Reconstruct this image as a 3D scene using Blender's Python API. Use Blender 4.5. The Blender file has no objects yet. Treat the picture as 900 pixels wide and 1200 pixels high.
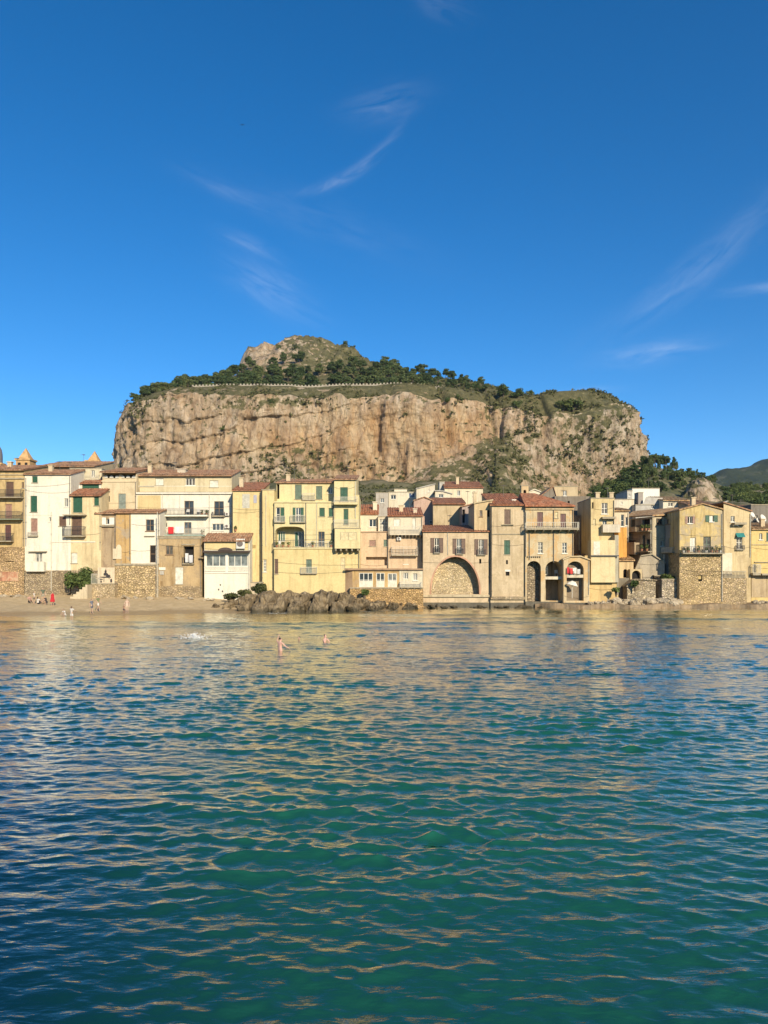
import bpy, bmesh, math, random
import numpy as np
from mathutils import Vector, Matrix
R = math.radians
random.seed(7)
rng = np.random.default_rng(11)
S = bpy.context.scene
COL = S.collection
F, CX, HZ, CAMZ = 867.0, 450.0, 673.0, 4.5      # focal length in photo pixels, horizon row, eye height
SUN_AZ, SUN_EL = 158.0, 24.0

def wx(px, Y): return (px - CX) / F * Y
def wz(py, Y): return CAMZ + (HZ - py) / F * Y
def pxof(x, y): return CX + F * x / y

# ------------------------------------------------------------------ numpy noise
def _h(ix, iy, iz):
    n = (ix * 374761393 + iy * 668265263 + iz * 2147483647 % 1274126177) & 0xffffffff
    n = ((n ^ (n >> 13)) * 1274126177) & 0xffffffff
    n = (n ^ (n >> 16)) & 0xffffffff
    n = ((n ^ (n >> 15)) * 2246822519) & 0xffffffff
    return ((n ^ (n >> 13)) & 0xffffff) / float(0xffffff)
def vnoise(x, y, z):
    x, y, z = np.broadcast_arrays(np.asarray(x, float), np.asarray(y, float), np.asarray(z, float))
    xi, yi, zi = np.floor(x), np.floor(y), np.floor(z)
    fx, fy, fz = x - xi, y - yi, z - zi
    fx, fy, fz = [f * f * f * (f * (f * 6 - 15) + 10) for f in (fx, fy, fz)]
    xi, yi, zi = xi.astype(np.int64) + 5000, yi.astype(np.int64) + 5000, zi.astype(np.int64) + 5000
    zi = zi * 7919
    r = 0
    for dx in (0, 1):
        for dy in (0, 1):
            for dz in (0, 1):
                w = (fx if dx else 1 - fx) * (fy if dy else 1 - fy) * (fz if dz else 1 - fz)
                r = r + w * _h(xi + dx, yi + dy, zi + dz * 7919)
    return r * 2 - 1
def fbm(x, y, z, o=4, g=0.5):
    a, f, s = 1.0, 1.0, 0
    for k in range(o):
        s = s + a * vnoise(x * f + 17.3 * k, y * f + 5.1 * k, z * f + 9.7 * k); a *= g; f *= 2.03
    return s
def ridged(x, y, z, o=4):
    a, f, s = 1.0, 1.0, 0
    for k in range(o):
        s = s + a * (1 - 2 * np.abs(vnoise(x * f + 31.7 * k, y * f, z * f + 3.3 * k))); a *= 0.5; f *= 2.1
    return s
def sstep(a, b, x):
    t = np.clip((x - a) / (b - a), 0, 1); return t * t * (3 - 2 * t)

# ------------------------------------------------------------------ objects
def link(o, parent=None):
    COL.objects.link(o)
    if parent is not None: o.parent = parent
    return o
def props(o, label=None, cat=None, group=None, kind=None):
    if label: o["label"] = label
    if cat: o["category"] = cat
    if group: o["group"] = group
    if kind: o["kind"] = kind
    return o
def empty(name, loc, label, cat, group=None, rz=0.0):
    o = bpy.data.objects.new(name, None); o.empty_display_size = 0.5
    o.location = loc; o.rotation_euler = (0, 0, rz)
    link(o); return props(o, label, cat, group)

class MB:
    """collects polygons in world metres and links them as one mesh object"""
    def __init__(s): s.v, s.f, s.m, s.mats = [], [], [], []
    def mi(s, m):
        if m not in s.mats: s.mats.append(m)
        return s.mats.index(m)
    def poly(s, pts, m=None):
        b = len(s.v); s.v.extend(tuple(p) for p in pts); s.f.append(tuple(range(b, b + len(pts))))
        s.m.append(s.mi(m) if m is not None else 0)
    def box(s, x0, x1, y0, y1, z0, z1, m=None):
        P = [(x0,y0,z0),(x1,y0,z0),(x1,y1,z0),(x0,y1,z0),(x0,y0,z1),(x1,y0,z1),(x1,y1,z1),(x0,y1,z1)]
        s.hexa(P, m)
    def hexa(s, P, m=None):
        b = len(s.v); s.v.extend(P); i = s.mi(m) if m is not None else 0
        for f in ((3,2,1,0),(4,5,6,7),(0,1,5,4),(1,2,6,5),(2,3,7,6),(3,0,4,7)):
            s.f.append(tuple(b + k for k in f)); s.m.append(i)
    def tube(s, pts, r, n=6, m=None):
        """tube along points; r is a number or one per point"""
        pts = [Vector(p) for p in pts]
        if not hasattr(r, '__len__'): r = [r] * len(pts)
        b = len(s.v); i = s.mi(m) if m is not None else 0
        for k, p in enumerate(pts):
            d = (pts[min(k + 1, len(pts) - 1)] - pts[max(k - 1, 0)]).normalized()
            a = d.cross(Vector((0, 0, 1)) if abs(d.z) < 0.9 else Vector((1, 0, 0))).normalized(); c = d.cross(a)
            for q in range(n):
                t = 2 * math.pi * q / n
                s.v.append(tuple(p + (a * math.cos(t) + c * math.sin(t)) * r[k]))
        for k in range(len(pts) - 1):
            for q in range(n):
                q2 = (q + 1) % n
                s.f.append((b + k*n + q, b + k*n + q2, b + (k+1)*n + q2, b + (k+1)*n + q)); s.m.append(i)
        s.f.append(tuple(b + q for q in reversed(range(n)))); s.m.append(i)
        e = b + (len(pts) - 1) * n
        s.f.append(tuple(e + q for q in range(n))); s.m.append(i)
    def lathe(s, c, prof, n=10, m=None):
        b = len(s.v); i = s.mi(m) if m is not None else 0
        for (r, z) in prof:
            for q in range(n):
                t = 2 * math.pi * q / n
                s.v.append((c[0] + r * math.cos(t), c[1] + r * math.sin(t), c[2] + z))
        for k in range(len(prof) - 1):
            for q in range(n):
                q2 = (q + 1) % n
                s.f.append((b + k*n + q, b + k*n + q2, b + (k+1)*n + q2, b + (k+1)*n + q)); s.m.append(i)
    def build(s, name, mats=None, parent=None, smooth=False, origin=None):
        me = bpy.data.meshes.new(name)
        V = np.array(s.v, float).reshape(-1, 3)
        o = Vector((0, 0, 0))
        if parent is not None: o = root_loc(parent)
        elif origin is not None: o = Vector(origin)
        V = V - np.array(o)
        me.from_pydata(V.tolist(), [], s.f)
        ml = s.mats if s.mats else ([mats] if mats else [])
        for m in ml: me.materials.append(m)
        if len(ml) > 1: me.polygons.foreach_set('material_index', s.m)
        if smooth: me.polygons.foreach_set('use_smooth', [True] * len(s.f))
        me.update()
        ob = bpy.data.objects.new(name, me); link(ob, parent)
        if parent is None and origin is not None: ob.location = origin
        return ob
def root_loc(o):
    v = Vector((0, 0, 0))
    while o is not None:
        v += o.location; o = o.parent
    return v

def grid_mesh(name, P, mat, attrs=None, smooth=True, wrap=False):
    """P: (rows, cols, 3) array -> one mesh"""
    r, c = P.shape[:2]
    idx = np.arange(r * c).reshape(r, c)
    if wrap: idx = np.concatenate([idx, idx[:, :1]], 1)
    q = np.stack([idx[:-1, :-1], idx[:-1, 1:], idx[1:, 1:], idx[1:, :-1]], -1).reshape(-1, 4)
    me = bpy.data.meshes.new(name)
    me.vertices.add(r * c); me.vertices.foreach_set('co', P.reshape(-1).astype(np.float32))
    me.loops.add(q.size); me.loops.foreach_set('vertex_index', q.reshape(-1).astype(np.int32))
    me.polygons.add(len(q)); me.polygons.foreach_set('loop_start', (np.arange(len(q)) * 4).astype(np.int32))
    me.polygons.foreach_set('use_smooth', np.full(len(q), smooth))
    me.update(calc_edges=True); me.validate()
    if attrs:
        for k, a in attrs.items():
            at = me.attributes.new(k, 'FLOAT', 'POINT'); at.data.foreach_set('value', a.reshape(-1).astype(np.float32))
    me.materials.append(mat)
    o = bpy.data.objects.new(name, me); link(o); return o

# ------------------------------------------------------------------ node helpers
class NT:
    def __init__(s, name):
        s.mat = bpy.data.materials.new(name); s.mat.use_nodes = True
        s.t = s.mat.node_tree; s.t.nodes.clear()
        s.out = s.n('ShaderNodeOutputMaterial'); s.b = s.n('ShaderNodeBsdfPrincipled')
        s.l(s.b.outputs[0], s.out.inputs[0])
        s.tc = s.n('ShaderNodeTexCoord')
    def n(s, ty, **k):
        x = s.t.nodes.new(ty)
        for a, b in k.items(): setattr(x, a, b)
        return x
    def l(s, a, b): s.t.links.new(a, b)
    def inp(s, node, key, val):
        if hasattr(val, 'is_output') or isinstance(val, bpy.types.NodeSocket): s.l(val, node.inputs[key])
        else: node.inputs[key].default_value = val
    def mapped(s, scale=(1,1,1), rot=(0,0,0), loc=(0,0,0), src=None):
        m = s.n('ShaderNodeMapping'); m.inputs['Scale'].default_value = scale
        m.inputs['Rotation'].default_value = rot; m.inputs['Location'].default_value = loc
        s.l(src if src is not None else s.tc.outputs['Object'], m.inputs['Vector']); return m.outputs[0]
    def noise(s, vec, scale, detail=4, rough=0.55, dist=0.0):
        x = s.n('ShaderNodeTexNoise'); s.l(vec, x.inputs['Vector'])
        x.inputs['Scale'].default_value = scale; x.inputs['Detail'].default_value = detail
        x.inputs['Roughness'].default_value = rough; x.inputs['Distortion'].default_value = dist
        return x.outputs['Fac']
    def vor(s, vec, scale, feature='F1', rnd=1.0):
        x = s.n('ShaderNodeTexVoronoi', feature=feature); s.l(vec, x.inputs['Vector'])
        x.inputs['Scale'].default_value = scale; x.inputs['Randomness'].default_value = rnd
        return x
    def ramp(s, fac, stops):
        x = s.n('ShaderNodeValToRGB'); s.l(fac, x.inputs[0])
        cr = x.color_ramp
        while len(cr.elements) < len(stops): cr.elements.new(0.5)
        for e, (p, c) in zip(cr.elements, stops):
            e.position = p
            if not hasattr(c, '__len__'): c = (c, c, c)
            e.color = (*c[:3], 1)
        return x.outputs[0]
    def mix(s, fac, a, b, mode='MIX'):
        x = s.n('ShaderNodeMix', data_type='RGBA', blend_type=mode)
        for k, v in ((0, fac), (6, a), (7, b)):
            if isinstance(v, bpy.types.NodeSocket): s.l(v, x.inputs[k])
            elif k == 0: x.inputs[0].default_value = v
            else: x.inputs[k].default_value = (*v[:3], 1)
        return x.outputs[2]
    def math(s, op, a, b=0.0, clamp=False):
        x = s.n('ShaderNodeMath', operation=op, use_clamp=clamp)
        for k, v in ((0, a), (1, b)):
            if isinstance(v, bpy.types.NodeSocket): s.l(v, x.inputs[k])
            else: x.inputs[k].default_value = v
        return x.outputs[0]
    def attr(s, name):
        x = s.n('ShaderNodeAttribute', attribute_name=name); return x.outputs['Fac']
    def sep(s, vec):
        x = s.n('ShaderNodeSeparateXYZ'); s.l(vec, x.inputs[0]); return x.outputs
    def mrange(s, v, a, b, c=0.0, d=1.0, smooth=False):
        x = s.n('ShaderNodeMapRange', interpolation_type='SMOOTHSTEP' if smooth else 'LINEAR')
        s.l(v, x.inputs[0])
        for k, q in zip((1, 2, 3, 4), (a, b, c, d)): x.inputs[k].default_value = q
        return x.outputs[0]
    def bump(s, h, strength=0.5, dist=0.1, normal=None):
        x = s.n('ShaderNodeBump'); x.inputs['Strength'].default_value = strength; x.inputs['Distance'].default_value = dist
        s.l(h, x.inputs['Height'])
        if normal is not None: s.l(normal, x.inputs['Normal'])
        return x.outputs[0]
    def fin(s, col=None, rough=None, normal=None, spec=None):
        if col is not None: s.inp(s.b, 'Base Color', col if isinstance(col, bpy.types.NodeSocket) else (*col[:3], 1))
        if rough is not None: s.inp(s.b, 'Roughness', rough)
        if normal is not None: s.l(normal, s.b.inputs['Normal'])
        if spec is not None: s.b.inputs['Specular IOR Level'].default_value = spec
        return s.mat
def srgb(r, g, b):
    f = lambda c: (c / 255 / 12.92) if c / 255 <= 0.04045 else ((c / 255 + 0.055) / 1.055) ** 2.4
    return (f(r), f(g), f(b))
def sc(c, k): return tuple(min(0.9, x * k) for x in c)

# ------------------------------------------------------------------ camera, light, sky
cam = bpy.data.objects.new('camera', bpy.data.cameras.new('camera')); link(cam)
cam.location = (0, 0, CAMZ); cam.rotation_euler = (R(90), 0, 0)
cam.data.sensor_fit = 'AUTO'; cam.data.sensor_width = 36; cam.data.lens = 36 * F / 1200
cam.data.shift_y = (HZ - 600) / 1200
cam.data.clip_start = 0.1; cam.data.clip_end = 20000
S.camera = cam
sl = bpy.data.lights.new('sun', 'SUN'); sl.energy = 4.2; sl.angle = R(0.53); sl.color = (1.0, 0.86, 0.64)
sun = bpy.data.objects.new('sun', sl); link(sun)
sdir = Vector((math.sin(R(SUN_AZ)) * math.cos(R(SUN_EL)), math.cos(R(SUN_AZ)) * math.cos(R(SUN_EL)), math.sin(R(SUN_EL))))
sun.rotation_euler = sdir.to_track_quat('Z', 'Y').to_euler(); sun.location = (60, -60, 60)

W = bpy.data.worlds.new('World'); S.world = W; W.use_nodes = True
wt = W.node_tree; wt.nodes.clear()
class WN(NT):
    def __init__(s): s.t = wt
wn = WN()
wo = wn.n('ShaderNodeOutputWorld'); bg = wn.n('ShaderNodeBackground'); wn.l(bg.outputs[0], wo.inputs[0])
sky = wn.n('ShaderNodeTexSky', sky_type='NISHITA', sun_disc=False, sun_elevation=R(SUN_EL), sun_rotation=R(SUN_AZ),
           altitude=0, air_density=0.78, dust_density=0.0, ozone_density=3.4)
hs = wn.n('ShaderNodeHueSaturation'); hs.inputs['Saturation'].default_value = SKY_SAT = 1.31; hs.inputs['Hue'].default_value = 0.5; hs.inputs['Value'].default_value = 1.04
wn.l(sky.outputs[0], hs.inputs['Color'])
tc = wn.n('ShaderNodeTexCoord')
sx = wn.sep(tc.outputs['Generated'])
den = wn.math('MAXIMUM', sx[1], 0.02)
cu, cv = wn.math('DIVIDE', sx[0], den), wn.math('DIVIDE', sx[2], den)
cvec = wn.n('ShaderNodeCombineXYZ'); wn.l(cu, cvec.inputs[0]); wn.l(cv, cvec.inputs[1])
tot = None
for (px, py, ln, wd, ang, amt, curve) in (
        (415, 197, 68, 8, 33, 0.32, 0.8), (450, 122, 50, 22, 14, 0.15, 0), (292, 286, 42, 10, -24, 0.20, 0), (275, 228, 70, 12, -26, 0.10, 0),
        (318, 338, 64, 26, -30, 0.20, 0), (768, 412, 66, 14, 10, 0.30, 0), (820, 310, 140, 22, 40, 0.17, 0.3), (885, 338, 48, 8, 6, 0.24, 0),
        (515, 6, 40, 18, -20, 0.10, 0), (690, 458, 40, 5, 4, 0.22, 0), (380, 260, 150, 30, -20, 0.05, 0)):
    # wisps of cirrus, each at its own compass bearing and height in the sky
    sub = wn.n('ShaderNodeVectorMath', operation='SUBTRACT'); wn.l(cvec.outputs[0], sub.inputs[0])
    sub.inputs[1].default_value = ((px - CX) / F, (HZ - py) / F, 0)
    rot = wn.n('ShaderNodeVectorRotate', rotation_type='Z_AXIS'); wn.l(sub.outputs[0], rot.inputs['Vector']); rot.inputs['Angle'].default_value = -R(ang)
    o = wn.sep(rot.outputs[0])
    a = wn.math('MULTIPLY', o[0], F / ln); b0 = wn.math('MULTIPLY', o[1], F / wd)
    if curve: b0 = wn.math('ADD', b0, wn.math('MULTIPLY', wn.math('SUBTRACT', wn.math('MULTIPLY', a, a), 0.3), -curve * 2.2))
    d2 = wn.math('ADD', wn.math('MULTIPLY', a, a), wn.math('MULTIPLY', b0, b0))
    g = wn.math('POWER', 2.718, wn.math('MULTIPLY', d2, -1.6))
    st = wn.n('ShaderNodeMapping'); st.inputs['Scale'].default_value = (14, 62, 1); st.inputs['Location'].default_value = (px * .13, py * .07, 0)
    wn.l(rot.outputs[0], st.inputs['Vector'])
    nz = wn.noise(st.outputs[0], 1.0, 6, 0.62, 0.7)
    nz = wn.mrange(nz, 0.32, 0.72)
    g = wn.math('MULTIPLY', wn.math('MULTIPLY', g, nz), amt * 0.75)
    tot = g if tot is None else wn.math('ADD', tot, g)
front = wn.mrange(sx[1], 0.05, 0.15)
tot = wn.math('MULTIPLY', tot, front, True)
skyc = wn.mix(tot, hs.outputs[0], (6.0, 6.6, 7.6))
wn.l(skyc, bg.inputs[0]); bg.inputs[1].default_value = 0.1

S.view_settings.view_transform = 'Standard'; S.view_settings.look = 'None'
S.view_settings.exposure = 0.66; S.view_settings.gamma = 1.0; S.view_settings.use_curve_mapping = False
S.cycles.use_denoising = True
S.cycles.max_bounces = 6; S.cycles.diffuse_bounces = 2; S.cycles.glossy_bounces = 3; S.cycles.transparent_max_bounces = 8
S.cycles.caustics_reflective = False; S.cycles.caustics_refractive = False
# ================================================================== SEA
def m_sea():
    n = NT('sea_water')
    pos = n.tc.outputs['Object']
    sp = n.sep(pos)
    big = n.noise(n.mapped((0.035, 0.06, 0.05)), 1.0, 3, 0.5)
    col = n.ramp(big, [(0.30, (0.007, 0.058, 0.046)), (0.50, (0.009, 0.082, 0.056)), (0.72, (0.014, 0.106, 0.064))])
    # deep navy tone towards the left foreground, sand bar towards the beach
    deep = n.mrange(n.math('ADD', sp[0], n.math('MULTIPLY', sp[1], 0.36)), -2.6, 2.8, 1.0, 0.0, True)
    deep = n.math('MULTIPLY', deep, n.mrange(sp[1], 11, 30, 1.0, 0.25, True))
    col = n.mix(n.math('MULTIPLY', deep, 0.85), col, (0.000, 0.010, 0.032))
    sh = n.attr('shore')
    col = n.mix(n.math('MULTIPLY', sh, 0.7), col, (0.12, 0.125, 0.075))
    b0 = n.noise(n.mapped((5.5, 13.0, 1), (0, 0, R(-6))), 1.0, 4, 0.6, 0.3)
    b1 = n.noise(n.mapped((3.4, 8.0, 1), (0, 0, R(5))), 1.0, 4, 0.6, 0.4)
    b2 = n.noise(n.mapped((1.3, 3.4, 1), (0, 0, R(12))), 1.0, 3, 0.5, 0.3)
    far = n.mrange(sp[1], 8, 45, 0.25, 1.0)
    hgt = n.math('ADD', n.math('MULTIPLY', n.math('ADD', n.math('MULTIPLY', b1, 0.55), n.math('MULTIPLY', b0, 0.16)), far), n.math('MULTIPLY', b2, 0.8))
    nb = n.bump(hgt, 0.8, 0.065)
    foam = n.math('MULTIPLY', n.attr('foam'), n.mrange(n.noise(n.mapped((2.2, 3.0, 1)), 1.0, 6, 0.7, 0.5), 0.46, 0.60), True)
    col = n.mix(foam, col, (0.75, 0.76, 0.74))
    body = n.n('ShaderNodeBsdfDiffuse'); n.l(col, body.inputs[0]); n.l(nb, body.inputs['Normal'])
    gl = n.n('ShaderNodeBsdfGlossy'); gl.inputs['Roughness'].default_value = 0.035; gl.inputs['Color'].default_value = (1, 0.965, 0.87, 1); n.l(nb, gl.inputs['Normal'])
    fr = n.n('ShaderNodeFresnel'); fr.inputs['IOR'].default_value = 1.333; n.l(nb, fr.inputs['Normal'])
    f2 = n.math('MULTIPLY', fr.outputs[0], n.math('ADD', 1.2, n.math('MULTIPLY', fr.outputs[0], 3.0)))
    fac = n.math('MULTIPLY', n.math('MINIMUM', f2, 1.0), n.math('SUBTRACT', 1.0, foam), True)
    mx = n.n('ShaderNodeMixShader'); n.l(fac, mx.inputs[0]); n.l(body.outputs[0], mx.inputs[1]); n.l(gl.outputs[0], mx.inputs[2])
    n.l(mx.outputs[0], n.out.inputs[0]); n.t.nodes.remove(n.b)
    return n.mat

def shore_y(x):
    """distance of the waterline from the camera's cross-axis at world x"""
    return np.interp(x, [-200, -60, -40, -26, -20, -4, 2, 6, 15, 27, 40, 60, 200],
                        [80, 79.5, 80, 83, 86, 90, 94, 100, 103, 100, 99, 99, 99])

def make_sea():
    fine = np.linspace(R(-34), R(34), 1050)
    side = np.concatenate([np.linspace(R(-180), R(-37.5), 44), fine, np.linspace(R(37.5), R(180), 44)[:-1]])
    rad = [2.2]
    while rad[-1] < 128: rad.append(rad[-1] * 1.0036 + 0.003)
    rad = np.array(rad + [135, 160, 220, 400, 900, 2500, 4400])
    A, D = np.meshgrid(side, rad)
    X, Y = D * np.sin(A), D * np.cos(A)
    Z = np.zeros_like(X); DX = np.zeros_like(X); DY = np.zeros_like(X)
    near = D < 128
    sy = shore_y(X)
    depth = np.clip((sy - Y) / 22.0, 0, 1)
    space = np.maximum(D * 0.0037, 0.018)
    r2 = np.random.default_rng(5)
    gust = np.clip(0.92 + 0.55 * fbm(X / 7.0, Y / 4.2, 0.3, 3), 0.4, 1.6) * (1 - 0.4 * np.exp(-((X - 5) / 4.5) ** 2 - ((Y - 8.5) / 3.5) ** 2)) 
    calm = 0.85 + 0.15 * sstep(0, 1, depth)
    N = 170
    for i in range(N):
        lam = math.exp(math.log(0.12) + (math.log(4.6) - math.log(0.12)) * ((i + r2.random()) / N) ** 1.1)
        k = 2 * math.pi / lam
        th = r2.normal(0.05, 0.52 if lam < 0.9 else 0.36)
        slope = 0.0330 * (0.20 + 0.80 * math.exp(-(math.log(lam / 0.44) / 0.66) ** 2 / 2)) * (0.6 + 0.8 * r2.random()) * (1.0 if lam < 1.6 else (1.6 / lam) ** 0.9)
        kx, ky = k * math.sin(th), k * math.cos(th)
        ph = kx * X + ky * Y + r2.random() * 6.283
        att = sstep(2.0, 4.0, lam / space)
        a = slope / k * att * (gust if lam < 2 else 1.0)
        Z += a * np.cos(ph)
        c = a * 1.25 * np.sin(ph)
        DX -= c * math.sin(th); DY -= c * math.cos(th)
    # a low swell rolling in to the beach
    for (y0, amp, wd, x0, x1) in ((62.5, 0.24, 1.2, -30, 6), (68, 0.22, 1.0, -40, 20), (74.0, 0.20, 0.9, 5, 50), (81, 0.18, 0.9, -8, 45), (55, 0.16, 1.6, -5, 40), (89, 0.14, 0.8, 10, 52)):
        yy = Y - y0 - 1.4 * vnoise(X / 14, y0, 0.0)
        Z += amp * np.exp(-(yy / wd) ** 2) * sstep(x0 - 8, x0 + 6, X) * (1 - sstep(x1 - 6, x1 + 8, X))
    m = near * (1 - sstep(100, 126, D)) * calm
    P = np.stack([X + DX * m, Y + DY * m, Z * m], -1)
    shore = 1 - sstep(0.5, 10, sy - Y + 2.5 * vnoise(X / 6, Y / 6, 3.0))
    fo = np.exp(-((sy - Y - 0.9 - 0.8 * vnoise(X / 5, 1.0, 0)) / 0.55) ** 2) * (0.45 + 0.55 * sstep(-0.2, 0.5, vnoise(X / 6, 4, 0)))
    def blob(px, Y0, rx, ry, a): return a * np.exp(-((X - wx(px, Y0)) / rx) ** 2 - ((Y - Y0) / ry) ** 2)
    fo = fo * 0.8 + blob(238, 73, 3.6, 0.8, 0.9) + blob(282, 75, 2.6, 0.5, 0.8) + blob(322, 85, 2.8, 0.7, 1.0) + blob(228, 51.5, 0.8, 1.0, 0.8) + blob(880, 94, 9, 0.6, 0.8) + blob(790, 95, 8, 0.5, 0.8)
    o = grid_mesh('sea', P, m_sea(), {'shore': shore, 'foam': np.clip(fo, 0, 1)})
    props(o, kind='structure')
    return o
make_sea()

# ================================================================== GROUND
LINES = {
 150: [(-300,618),(0,616),(300,612),(420,603),(600,604),(700,606),(900,614),(1200,618)],
 300: [(-300,645),(130,622),(200,605),(300,594),(420,590),(560,592),(700,598),(900,603),(1200,610)],
 420: [(-300,655),(130,645),(180,606),(300,580),(420,574),(560,577),(690,592),(730,582),(760,579),(800,586),(850,592),(900,592),(1200,606)],
 520: [(-300,662),(110,652),(150,596),(300,572),(420,566),(600,570),(680,590),(720,566),(750,548),(765,541),(785,545),(800,551),(830,565),(850,578),(880,585),(900,584),(1200,606)],
 700: [(-300,668),(100,662),(150,630),(300,606),(600,606),(700,606),(760,566),(850,572),(870,569),(900,567),(1000,576),(1200,600)],
 1000:[(-300,670),(100,668),(700,640),(800,600),(900,582),(1050,590),(1200,610)],
 1700:[(-300,671),(700,668),(1200,665)],
 7000:[(-300,672.6),(1200,672.6)],
}
LY = sorted(LINES)
def ground_z(X, Y):
    X, Y = np.asarray(X, float), np.asarray(Y, float)
    s = Y - shore_y(X)
    zs = np.where(s < 0, s * 0.09, s * 0.085 + 0.02)
    zs = np.clip(zs, -2.0, 2.2)
    layers = []
    for y in LY:
        px = CX + F * X / np.maximum(Y, 1)
        a = np.array(LINES[y], float)
        layers.append(CAMZ + (HZ - np.interp(px, a[:, 0], a[:, 1])) / F * y)
    ys = [112] + LY
    layers = [zs] + layers
    z = np.where(Y <= 112, zs, layers[-1])
    for k in range(len(ys) - 1):
        t = (Y - ys[k]) / (ys[k + 1] - ys[k])
        z = np.where((Y > ys[k]) & (Y <= ys[k + 1]), layers[k] * (1 - t) + layers[k + 1] * t, z)
    return z

def m_ground():
    n = NT('ground_earth')
    pos = n.tc.outputs['Object']; y = n.sep(pos)[1]
    f1 = n.noise(n.mapped((1, 1, 1)), 0.05, 6, 0.6)
    hillc = n.ramp(f1, [(0.35, (0.060, 0.070, 0.024)), (0.5, (0.13, 0.125, 0.055)), (0.63, (0.25, 0.21, 0.13))])
    fine = n.noise(n.mapped((1, 1, 1)), 0.9, 5, 0.6)
    hillc = n.mix(0.6, hillc, n.ramp(fine, [(0.3, 0.35), (0.7, 1.0)]), 'MULTIPLY')
    # sand: dry above, darker where the waves wet it
    sd = n.attr('wet')
    sand = n.ramp(n.noise(n.mapped((1, 1, 1)), 1.3, 6, 0.6), [(0.3, (0.44, 0.325, 0.17)), (0.7, (0.58, 0.445, 0.26))])
    sand = n.mix(sd, sand, (0.33, 0.235, 0.125))
    col = n.mix(n.mrange(y, 108, 114), sand, hillc)
    nb = n.bump(n.noise(n.mapped((1, 1, 1)), 2.0, 6, 0.65), 0.6, 0.3)
    return n.fin(col, n.mrange(sd, 0, 1, 0.95, 0.35), nb, 0.3)

def make_ground():
    ys = [58.0]
    while ys[-1] < 3900: ys.append(ys[-1] * (1.0095 if ys[-1] < 120 else 1.014 if ys[-1] < 900 else 1.12) )
    ys = np.array(ys); us = np.concatenate([np.linspace(-1.6, -0.62, 30), np.linspace(-0.6, 0.6, 420), np.linspace(0.62, 1.6, 30)])
    U, Y = np.meshgrid(us, ys); X = U * Y
    Z = ground_z(X, Y)
    k = sstep(112, 160, Y)
    Z = Z + k * (fbm(X / 40, Y / 40, 0.5, 5) * 4.0 * sstep(150, 400, Y) + fbm(X / 7, Y / 7, 0.7, 4) * 0.8) * (1 - sstep(1200, 3000, Y))
    Z = Z + (1 - k) * 0.10 * fbm(X / 1.7, Y / 1.7, 0.2, 4)
    s = Y - shore_y(X)
    wet = 1 - sstep(2.2, 4.0, s + 1.0 * vnoise(X / 5, Y / 5, 7.0))
    o = grid_mesh('ground', np.stack([X, Y, Z], -1), m_ground(), {'wet': wet})
    props(o, kind='structure')
make_ground()

# ================================================================== THE ROCK
TOPL = {
 600: [(100,480),(150,477),(180,467),(210,460),(230,459.5),(400,459),(480,459),(520,461),(560,464),(590,468),(620,471),(640,467),(660,465),(680,463.5),(705,464.5),(720,467),(735,471),(748,486),(800,520)],
 640: [(100,490),(150,479),(180,468),(220,460),(300,458),(400,458),(480,457.5),(520,458),(560,460),(590,463),(620,469),(640,468),(680,465),(705,467),(735,475),(748,490),(800,520)],
 700: [(100,500),(150,482),(180,468),(220,456),(260,449),(280,444),(300,438),(350,436),(400,436),(440,438),(500,446),(560,452),(590,459),(620,467),(640,470),(700,470),(750,500),(800,540)],
 745: [(100,510),(150,490),(220,462),(262,447),(278,440),(283,433),(300,424),(330,416),(350,414),(380,417),(400,420),(425,427),(440,431),(470,437),(500,442),(560,451),(590,458),(620,468),(660,478),(750,510),(800,550)],
 795: [(100,530),(220,475),(268,450),(279,440),(281,428),(286,415),(293,408),(305,403),(330,400),(345,397),(365,396),(378,399),(390,405),(405,406),(415,409),(425,417),(440,425),(470,436),(500,442),(560,452),(590,459),(620,470),(660,486),(750,520),(800,560)],
 900: [(100,560),(250,520),(300,470),(350,450),(400,450),(450,460),(500,470),(600,500),(750,560)],
 1100:[(100,640),(300,600),(600,600),(800,640)],
}
TY = sorted(TOPL)
def top_z(X, Y):
    X, Y = np.asarray(X, float), np.asarray(Y, float)
    L = []
    for y in TY:
        a = np.array(TOPL[y], float)
        px = CX + F * X / np.maximum(Y, 1)
        L.append(CAMZ + (HZ - np.interp(px, a[:, 0], a[:, 1])) / F * y)
    z = np.where(Y <= TY[0], L[0] + (Y - TY[0]) * 0.0, L[-1])
    for k in range(len(TY) - 1):
        t = np.clip((Y - TY[k]) / (TY[k + 1] - TY[k]), 0, 1)
        z = np.where((Y > TY[k]) & (Y <= TY[k + 1]), L[k] * (1 - t) + L[k + 1] * t, z)
    return z
# plan of the rim seen from above: (photo column, distance, rim row, how far the foot runs out, row where the talus starts)
RIM = [(150,1000,640,10,650),(140,850,560,10,640),(142,740,492,10,600),(143,660,482,11,600),(141,610,479,13,600),(144,580,476,14,600),(157,565,470,15,600),(178,558,466,14,600),
       (205,553,459,14,600),(222,551,455,14,600),(232,553,461,14,590),(262,546,463,15,575),(300,546,463,16,560),(350,552,463,18,556),(400,549,463,20,568),(440,552,463,20,574),
       (480,547,463,22,556),(515,545,465,30,540),(545,552,466,34,524),(575,556,471,34,512),(600,553,478,30,516),(625,549,482,24,545),(648,546,484,20,580),(675,552,482,18,585),(700,556,477,18,588),
       (720,562,472,16,590),(735,575,474,13,590),(743,600,482,11,590),(747,640,494,11,590),(748,720,512,11,600),(740,850,560,10,640),(700,1000,640,10,650)]

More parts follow.
